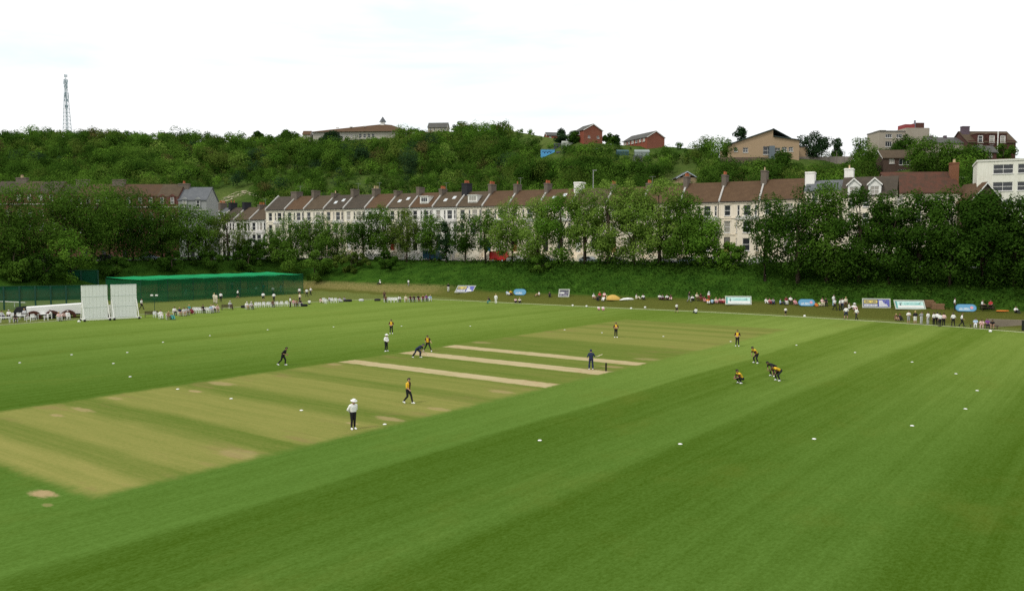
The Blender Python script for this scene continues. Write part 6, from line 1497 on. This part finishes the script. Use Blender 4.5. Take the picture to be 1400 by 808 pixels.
# ---------------------------------------------------------------- advertising boards
M_frame = mat("board_frame", (.48, .50, .44), .6); M_navy = mat("board_navy", (.035, .05, .15), .5); M_blue = mat("board_blue", (.13, .14, .45), .5); M_wh = mat("board_white", (.78, .78, .76), .5); M_yl = mat("board_yellow", (.75, .62, .16), .5); M_teal = mat("board_aqua", (.50, .76, .72), .5); M_tealD = mat("board_teal_dark", (.08, .34, .33), .5); M_ink = mat("board_ink", (.02, .05, .08), .5); M_oval = mat("oval_blue", (.13, .33, .52), .5); M_pinkd = mat("oval_pink", (.68, .34, .40), .5); M_ob = mat("oval_pale", (.48, .64, .78), .5)
def board(px0, px1, py0, py1, label, rz, tilt=18, shear=0):
    p = hit((px0 + px1) / 2, py1 + .5); s = p.y / F
    w = (px1 - px0) * s / math.cos(R(rz)) ** .5; h = (py1 - py0) * s * 1.05
    o = empty("advertising_board", p + Vector((0, 0, .05)), R(rz)); tag(o, label, "advertising board", "advertising boards along the bank")
    M = Matrix.Rotation(R(-tilt), 4, "X")
    if shear: M = M @ Matrix(((1, 0, shear, 0), (0, 1, 0, 0), (0, 0, 1, 0), (0, 0, 0, 1)))
    fr = MB(); t_ = .16
    fr.box(-w / 2, -w / 2 + t_, -.06, .06, 0, h, M=M); fr.box(w / 2 - t_, w / 2, -.06, .06, 0, h, M=M); fr.box(-w / 2 + t_, w / 2 - t_, -.06, .06, 0, t_, M=M); fr.box(-w / 2 + t_, w / 2 - t_, -.06, .06, h - t_, h, M=M)
    fr.build("frame", M_frame, o)
    for x in (-w * .3, w * .3): MB().tube((x, 0, h * .75), (x, .9, 0), .04, .04, 5).build("prop", M_frame, o)
    return o, w, h, M
def strokes(o, name, m, x0, x1, z0, z1, M, y, n, seed):
    rg_ = random.Random(seed); mb = MB(); x = x0; st = (x1 - x0) / n
    for k in range(n):
        if k and rg_.random() < .12: x += st; continue
        a = x + st * .1; b = x + st * .85; t_ = st * .28; kind = rg_.randrange(4)
        mb.box(a, a + t_, y - .006, y, z0, z1, M=M)
        if kind != 1: mb.box(a + t_, b, y - .006, y, z1 - (z1 - z0) * .22, z1, M=M)
        if kind != 2: mb.box(a + t_, b, y - .006, y, z0, z0 + (z1 - z0) * .22, M=M)
        if kind in (0, 2): mb.box(b - t_, b, y - .007, y - .001, z0 + (z1 - z0) * .22, z1 - (z1 - z0) * .22, M=M)
        x += st
    return mb.build(name, m, o)
def navy_board(px0, px1, py0, py1, label, rz, tilt=18, shear=0):
    o, w, h, M = board(px0, px1, py0, py1, label, rz, tilt, shear); x0, x1, z0, z1 = -w / 2 + .16, w / 2 - .16, .16, h - .16
    pn = MB().box(x0, x1, -.03, .02, z0, z1, M=M).build("panel", M_navy, o)
    xm = x0 + (x1 - x0) * .56
    MB().box(xm + .05, x1 - .03, -.036, -.0305, z0 + .02, z1 - .02, M=M).build("blue_field", M_blue, pn)
    hh = z1 - z0
    MB().box(x0 + .1, xm - .08, -.034, -.0302, z0 + hh * .5, z1 - hh * .1, M=M).build("headline_bar", M_yl, pn)
    strokes(pn, "headline_lettering", M_navy, x0 + .18, xm - .18, z0 + hh * .58, z1 - hh * .2, M, -.0345, 9, 5)
    MB().box(x0 + .1, xm - .08, -.034, -.0302, z0 + hh * .1, z0 + hh * .36, M=M).build("text_bar", M_wh, pn)
    strokes(pn, "small_lettering", M_blue, x0 + .18, xm - .18, z0 + hh * .16, z0 + hh * .3, M, -.0345, 16, 8)
    sk = MB()
    for k, t_ in enumerate((.35, .42, .55, .8, .9)): sk.box(xm + .15, xm + .15 + (x1 - xm - .25) * t_, -.041, -.0365, z1 - hh * (.26 + .16 * k), z1 - hh * (.13 + .16 * k), M=M)
    sk.build("small_lettering", M_wh, pn)
def teal_board(px0, px1, py0, py1, label, rz, tilt=18, shear=0):
    o, w, h, M = board(px0, px1, py0, py1, label, rz, tilt, shear); x0, x1, z0, z1 = -w / 2 + .16, w / 2 - .16, .16, h - .16; hh = z1 - z0; ww = x1 - x0
    pn = MB().box(x0, x1, -.03, .02, z0, z1, M=M).build("panel", M_tealD, o)
    xa = x0 + ww * .06
    wp = MB().box(xa, x1 - .05, -.036, -.0305, z0 + .06, z1 - hh * .06, M=M).build("white_field", M_wh, pn)
    MB().box(xa + .02, x1 - .08, -.042, -.0365, z0 + hh * .4, z1 - hh * .1, M=M).build("aqua_band", M_teal, pn)
    lg = MB().prism([(xa + ww * .08, z0 + hh * .5), (xa + ww * .1, z0 + hh * .78), (xa + ww * .13, z0 + hh * .85), (xa + ww * .12, z0 + hh * .6), (xa + ww * .135, z0 + hh * .36), (xa + ww * .1, z0 + hh * .38)], -.048, -.0425, M=M).build("emblem", M_ink, pn)
    strokes(pn, "lettering", M_tealD, xa + ww * .24, x1 - ww * .12, z0 + hh * .52, z0 + hh * .72, M, -.0425, 15, 3)
def oval_board(px0, px1, py0, py1, label, rz, dot=True):
    p = hit((px0 + px1) / 2, py1 + .5); s = p.y / F; w = (px1 - px0) * s * 1.1; h = (py1 - py0) * s * 1.05
    o = empty("oval_board", p, R(rz)); tag(o, label, "advertising board", "advertising boards along the bank")
    def ov(k, y0, y1, kx=None): 
        kx = kx or k; r_ = h / 2; pts = []
        for i in range(12): a = math.pi / 2 + math.pi * i / 11; pts.append((-(w / 2 - r_ * .95) + r_ * 1.0 * math.cos(a) , r_ * math.sin(a)))
        for i in range(12): a = -math.pi / 2 + math.pi * i / 11; pts.append(((w / 2 - r_ * .95) + r_ * math.cos(a), r_ * math.sin(a)))
        M = Matrix.Translation((0, 0, .05)) @ Matrix.Rotation(R(-20), 4, "X") @ Matrix.Translation((0, 0, h / 2))
        return [(x * kx, z * k) for x, z in pts], y0, y1, M
    a, b, c, M = ov(1, -.05, .05); MB().prism(a, b, c, M=M).build("rim", mat("oval_rim", (.05, .17, .28), .6), o)
    a, b, c, M = ov(.9, -.06, -.0505, .94); pn = MB().prism(a, b, c, M=M).build("panel", M_oval, o)
    a, b, c, M = ov(.5, -.066, -.0605, .8); 
    strokes(pn, "lettering", M_wh, -w * .34, w * .16, -h * .22, -h * .02, M, -.0615, 9, 4)
    MB().box(-w * .36, w * .2, -.068, -.0605, -h * .34, -h * .26, M=M).build("pale_stripe", M_ob, pn)
    if dot:
        d_ = MB(); d_.add([(w * .27 + h * .2 * math.cos(2 * math.pi * i / 14), -.069, h * .02 + h * .2 * math.sin(2 * math.pi * i / 14)) for i in range(14)], [tuple(range(14))]); d_.v = [tuple(M @ Vector(v)) for v in d_.v]; d_.build("round_emblem", M_pinkd, pn)
navy_board(621, 646, 390, 400, "tilted navy and blue board with yellow headline, leftmost on the bank", -4, 25, .45)
oval_board(703, 718.5, 395, 403.5, "plain blue oval board, leftmost of the three ovals", 0, False)
o, w, h, M = board(763, 778, 395, 406, "small white framed board with dark panel and white stripe", 0, 25, .12); pn = MB().box(-w / 2 + .16, w / 2 - .16, -.03, .02, .16, h - .16, M=M).build("panel", mat("board_charcoal", (.09, .09, .12), .6), o)
MB().box(-w / 2 + .2, w * .02, -.036, -.0305, h * .42, h * .6, M=M).build("white_stripe", M_wh, pn); strokes(pn, "lettering", mat("lilac", (.5, .45, .55), .6), w * .05, w / 2 - .2, h * .44, h * .58, M, -.031, 5, 2); strokes(pn, "lettering", mat("lilac", (.5, .45, .55), .6), -w * .35, w * .35, h * .2, h * .32, M, -.031, 7, 6)
teal_board(992, 1027, 405, 416.5, "white and aqua board with dark emblem beside the big seated group", -8, 18)
oval_board(1093, 1113, 409, 418.5, "blue oval board with a pink emblem, middle of the three ovals", -8)
navy_board(1180, 1216.5, 408.5, 421, "upright navy and blue board with yellow headline, right half of the bank", -10, 12)
teal_board(1226, 1264.5, 410.5, 423, "white and aqua board with dark emblem above the standing spectators", -12, 18, -.18)
oval_board(1309, 1333, 416, 426, "blue oval board with a pink emblem, rightmost by the picnic table", -12)
# ---------------------------------------------------------------- sightscreens, covers, nets, fence
M_scr = t = None
t = NT("screen_white"); tc = t.n("ShaderNodeTexCoord"); w_ = t.n("ShaderNodeTexWave", wave_type="BANDS", bands_direction="X", i_Scale=.8, i_Distortion=0.0); t.t.links.new(tc.outputs["Object"], w_.inputs["Vector"])
c = t.mix(t.math("MULTIPLY", t.noise(tc.outputs["Object"], .8, 4), .35), (.80, .82, .79), (.68, .71, .68)); M_scr = t.surf(c, .6, .2)
pl, pr_ = G(113, 439), G(187, 435.2); sd = (pr_ - pl); sl = sd.length; sang = math.atan2(sd.y, sd.x)
for i, (x0, x1, lb) in enumerate(((0, sl * .455, "left of two tall white wheeled sightscreens"), (sl * .535, sl, "right of two tall white wheeled sightscreens"))):
    o = empty("sightscreen", pl, sang); tag(o, lb, "sightscreen", "white sightscreens"); hh = 5.05
    pn = MB(); n_ = 7
    for k in range(n_):
        a, b = x0 + (x1 - x0) * k / n_, x0 + (x1 - x0) * (k + 1) / n_; pn.box(a, b - .018, -.03, .03, .3, hh)
    pn.build("panel", M_scr, o)
    rl = MB()
    for z in (.3, 1.9, 3.45, 4.98): rl.box(x0, x1, -.055, -.0302, z - .035, z + .035)
    rl.build("cross_rail", mat("screen_rail", (.55, .6, .57), .6), o)
    fr = MB()
    for x in (x0, x1):
        fr.box(x - .06, x + .06, -1.3, 1.3, .2, .32); fr.tube((x, -1.25, .3), (x, -.04, 2.9), .055, .055, 6); fr.tube((x, 1.25, .3), (x, .04, 2.9), .055, .055, 6); fr.box(x - .07, x + .07, .0303, .12, .2, hh)
    fr.build("frame", M_white, o)
    fr2 = MB().box(x0 - .3, x1 + .3, -1.42, -1.302, .18, .34).build("base_rail", M_white, o)
    for x in (x0, x1):
        for y in (-1.36, 1.3): MB().tube((x - .12, y - .04, .17), (x + .12, y - .04, .17), .17, .17, 10).build("wheel", mat("tyre", (.02, .02, .02), .9), o)
o = empty("white_cover_box", G(149, 435.5), sang); tag(o, "small white box with dark foot between the two sightscreens", "box"); MB().box(-.35, .35, -.3, .3, .75, 1.95).build("box", M_white, o); MB().box(-.25, .25, -.25, .25, 0, .749).build("foot", mat("dark_bin", (.02, .025, .02)), o)
a, b = G(36, 437), G(118, 434); d_ = b - a; L = d_.length; rzc = math.atan2(d_.y, d_.x)
o = empty("pitch_cover", a, rzc); tag(o, "long white wheeled pitch cover behind the white tables", "pitch cover")
MB().prism([(.2, .6), (L, .6), (L, 2.05), (1.2, 1.75), (.0, 1.7)], .3, 3.0).build("sheet", mat("cover_white", (.82, .82, .80), .5, .04), o)
MB().box(.2, L, 1.0, 2.2, .35, .599).build("undercarriage", mat("dark_bin", (.02, .025, .02)), o)
for x in (.9, 3.3, 5.4):
    wl = MB(); nn = 16
    for i in range(nn):
        a0 = math.pi * i / nn; a1 = math.pi * (i + 1) / nn
        for (aa_, bb_) in ((a0, a1),): wl.add([(x + r_ * math.cos(t_), y, .15 + r_ * math.sin(t_)) for y in (-.02, .29) for t_ in (aa_, bb_) for r_ in (.62, 1.05)], [(0, 1, 3, 2), (4, 6, 7, 5), (1, 5, 7, 3), (0, 2, 6, 4)])
    wl.build("wheel_arch", mat("rusty_brown", (.075, .028, .018), .8), o); MB().tube((x, .0, .42), (x, .25, .42), .42, .42, 16).build("wheel", mat("tyre", (.02, .02, .02)), o)
rg = np.random.default_rng(5); hp = MB()
hp.lathe([(1.5, 0), (1.6, .5), (1.45, 1.0), (1.0, 1.4), (.3, 1.55)], 16, sy=.6)
me = hp.mesh("netting_heap", mat("black_netting", (.012, .014, .014), .9)); 
for v in me.vertices: v.co += Vector(rg.normal(0, .09, 3))
tag(link("netting_heap", me, None, G(34, 433), R(20)), "black heap of bundled netting at the cover's left end", "netting")
bp = MB().tube(G(-4, 419) + Vector((0, 0, .9)), G(35, 421) + Vector((0, 0, .9)), .09, .09, 8).tube(G(-4, 419), G(-4, 419) + Vector((0, 0, .9)), .07, .07, 6).tube(G(20, 420.2), G(20, 420.2) + Vector((0, 0, .9)), .07, .07, 6)
tag(bp.build("white_rail", M_white), "white rail before the green fence, left edge", "rail")
# green fence left
M_post = mat("green_post", (.012, .06, .04), .6); M_net1 = net_mat("windbreak_green", (.010, .075, .042), .90); M_net2 = net_mat("green_mesh", (.03, .17, .11), .36)
def fence(name, A, B, label, cat, h, n, low=1.5, top=None):
    d_ = B - A; L = d_.length; o = empty(name, A, math.atan2(d_.y, d_.x)); tag(o, label, cat)
    f1 = MB(); f1.add([(0, 0, low), (L, 0, low), (L, 0, h), (0, 0, h)], [(0, 1, 2, 3)]); f1.build("windbreak_net", M_net1, o)
    f2 = MB(); f2.add([(0, 0, .05), (L, 0, .05), (L, 0, low), (0, 0, low)], [(0, 1, 2, 3)]); f2.build("mesh_net", M_net2, o)
    for k in range(n + 1): MB().box(L * k / n - .12, L * k / n + .12, -.16, -.01, -.2, h).build("post", M_post, o)
    MB().box(0, L, -.08, -.02, h, h + .07).build("top_rail", M_post, o)
    return o
fence("green_fence", G(-60, 425.5), G(112, 422), "tall green windbreak fence with dark posts, far left", "fence", 3.9, 8)
fence("green_fence", G(-60, 409), G(135, 405), "second taller green court fence further back, far left", "fence", 5.4, 8, 2.0)
cq = MB(); cq.add([G(-150, 424.5, .012), G(113, 421, .012), G(140, 408, .012), G(-150, 409.5, .012)], [(0, 1, 2, 3)]); tag(cq.build("hard_court", mat("court_green", (.10, .24, .16), .9)), kind="structure")
# practice nets (a row of bays under one roof)
a0, a1, b0, b1, hN = 83, 120.5, -160, -147.5, 4.3
o = empty("practice_nets", AB(a0, b1), math.atan2(E1.y, E1.x)); tag(o, "long green practice net cage with bright green roof netting", "practice nets")
Ln = a1 - a0; Wn = b1 - b0     # local x along E1, local y away from the field
M_nroof = net_mat("roof_net", (.035, .44, .17), .9, .35); M_nside = net_mat("side_net", (.016, .15, .066), .42, .35); M_nback = net_mat("back_net", (.009, .10, .05), .62, .25)
q = MB(); nx, ny = 20, 6
for i in range(nx + 1):
    for j in range(ny + 1): q.v.append((Ln * i / nx, Wn * j / ny, hN - .16 * math.sin(math.pi * (i * 7 / nx % 1)) * (1 if 0 < i < nx else 0) - .1 * math.sin(math.pi * j / ny) + .25 * j / ny))
for i in range(nx):
    for j in range(ny): q.f.append((i * (ny + 1) + j, (i + 1) * (ny + 1) + j, (i + 1) * (ny + 1) + j + 1, i * (ny + 1) + j + 1)); q.mi.append(0)
q.build("roof_net", M_nroof, o)
nb = 7
for k in range(nb):
    x0, x1 = Ln * k / nb, Ln * (k + 1) / nb
    MB().add([(x0, 0, 1.8), (x1, 0, 1.8), (x1, 0, hN), (x0, 0, hN)], [(0, 1, 2, 3)]).build("front_net", M_nside, o)
    MB().add([(x0, Wn, .02), (x1, Wn, .02), (x1, Wn, hN + .2), (x0, Wn, hN + .2)], [(0, 1, 2, 3)]).build("back_net", M_nback, o)
    MB().add([(x0, .02, .02), (x0, Wn - .02, .02), (x0, Wn - .02, hN - .2), (x0, .02, hN - .2)], [(0, 1, 2, 3)]).build("divider_net", M_nside, o)
    MB().add([(x0, -.01, .02), (x1, -.01, .02), (x1, -.01, 1.8), (x0, -.01, 1.8)], [(0, 1, 2, 3)]).build("lower_net", net_mat("lower_net", (.05, .22, .10), .38, .3), o)
MB().add([(Ln, .02, .02), (Ln, Wn - .02, .02), (Ln, Wn - .02, hN - .2), (Ln, .02, hN - .2)], [(0, 1, 2, 3)]).build("divider_net", M_nside, o)
for k in range(nb + 1):
    for y in (0, Wn): MB().tube((Ln * k / nb, y, -.2), (Ln * k / nb, y, hN + .05), .05, .05, 6).build("post", M_post, o)
for y in (0, Wn): MB().tube((0, y, hN + .04), (Ln, y, hN + .04), .04, .04, 6).build("top_wire", M_post, o)
cq = MB(); cq.add([AB(a0, b0 + .3, .015), AB(a1, b0 + .3, .015), AB(a1, b1 + 1.5, .015), AB(a0, b1 + 1.5, .015)], [(0, 1, 2, 3)]); tag(cq.build("net_matting", mat("matting_green", (.10, .22, .09), .9)), kind="structure")
lf = empty("flood_light", hit(211.5, 427)); tag(lf, "thin post with two small white floodlights right of the sightscreens", "floodlight")
MB().tube((0, 0, 0), (0, 0, 2.6), .05, .04, 6).build("pole", M_post, lf); MB().box(-.5, .5, -.04, .04, 2.55, 2.62).build("cross_arm", M_post, lf)
for x in (-.38, .38): MB().box(x - .18, x + .18, -.14, .1, 2.63, 2.85).build("lamp_head", M_white, lf)
# ---------------------------------------------------------------- sky and sun
CLOUD_D, CLOUD_L, SUN_E, EXPO = 0.93, 1.06, 1.5, 0.1
W = bpy.data.worlds.new("World"); scene.world = W; W.use_nodes = True
nt = W.node_tree; nt.nodes.clear()
def wn(t_, **kw):
    n = nt.nodes.new(t_)
    for k, v in kw.items(): setattr(n, k, v)
    return n

to_sun = Vector((-0.75, -0.60, 1.1)).normalized()
el = math.asin(to_sun.z); az = math.atan2(to_sun.x, to_sun.y)      # rotation from +y, clockwise
sky = wn("ShaderNodeTexSky", sky_type="NISHITA", sun_disc=False)
sky.sun_elevation = el; sky.sun_rotation = az; sky.air_density = 1.0; sky.dust_density = 2.0
L = nt.links.new
out = wn("ShaderNodeOutputWorld")
bg1 = wn("ShaderNodeBackground"); bg1.inputs[1].default_value = 0.11; L(sky.outputs[0], bg1.inputs[0])
bg2 = wn("ShaderNodeBackground")        # the cloud sheet
tc = wn("ShaderNodeTexCoord"); mp = wn("ShaderNodeMapping"); mp.inputs["Scale"].default_value = (1.0, 1.0, 7.0); L(tc.outputs["Generated"], mp.inputs[0])
n1 = wn("ShaderNodeTexNoise"); n1.inputs["Scale"].default_value = 2.6; n1.inputs["Detail"].default_value = 6; n1.inputs["Roughness"].default_value = .55; n1.inputs["Distortion"].default_value = .4; L(mp.outputs[0], n1.inputs["Vector"])
cr = wn("ShaderNodeValToRGB"); cr.color_ramp.elements[0].position = .30; cr.color_ramp.elements[0].color = (CLOUD_D * .97, CLOUD_D * 1.08, CLOUD_D * 1.09, 1); cr.color_ramp.elements[1].position = .46; cr.color_ramp.elements[1].color = (CLOUD_L, CLOUD_L, CLOUD_L, 1)
L(n1.outputs[0], cr.inputs[0]); L(cr.outputs[0], bg2.inputs[0]); bg2.inputs[1].default_value = 1.0
mx = wn("ShaderNodeMixShader"); mx.inputs[0].default_value = .93
L(bg1.outputs[0], mx.inputs[1]); L(bg2.outputs[0], mx.inputs[2]); L(mx.outputs[0], out.inputs[0])
sd_ = bpy.data.lights.new("sun", "SUN"); sd_.energy = SUN_E; sd_.angle = R(11); sd_.color = (1.0, .95, .86)
so_ = bpy.data.objects.new("sun", sd_); COL.objects.link(so_); so_.rotation_euler = (-to_sun).to_track_quat("-Z", "Y").to_euler(); so_.location = (0, 0, 200)
scene.view_settings.view_transform = "Standard"; scene.view_settings.look = "None"; scene.view_settings.gamma = 1.0; scene.view_settings.exposure = EXPO
scene.view_settings.use_curve_mapping = False
scene.render.engine = "CYCLES"
scene.cycles.max_bounces = 6; scene.cycles.diffuse_bounces = 3; scene.cycles.transparent_max_bounces = 12
scene.cycles.use_denoising = False
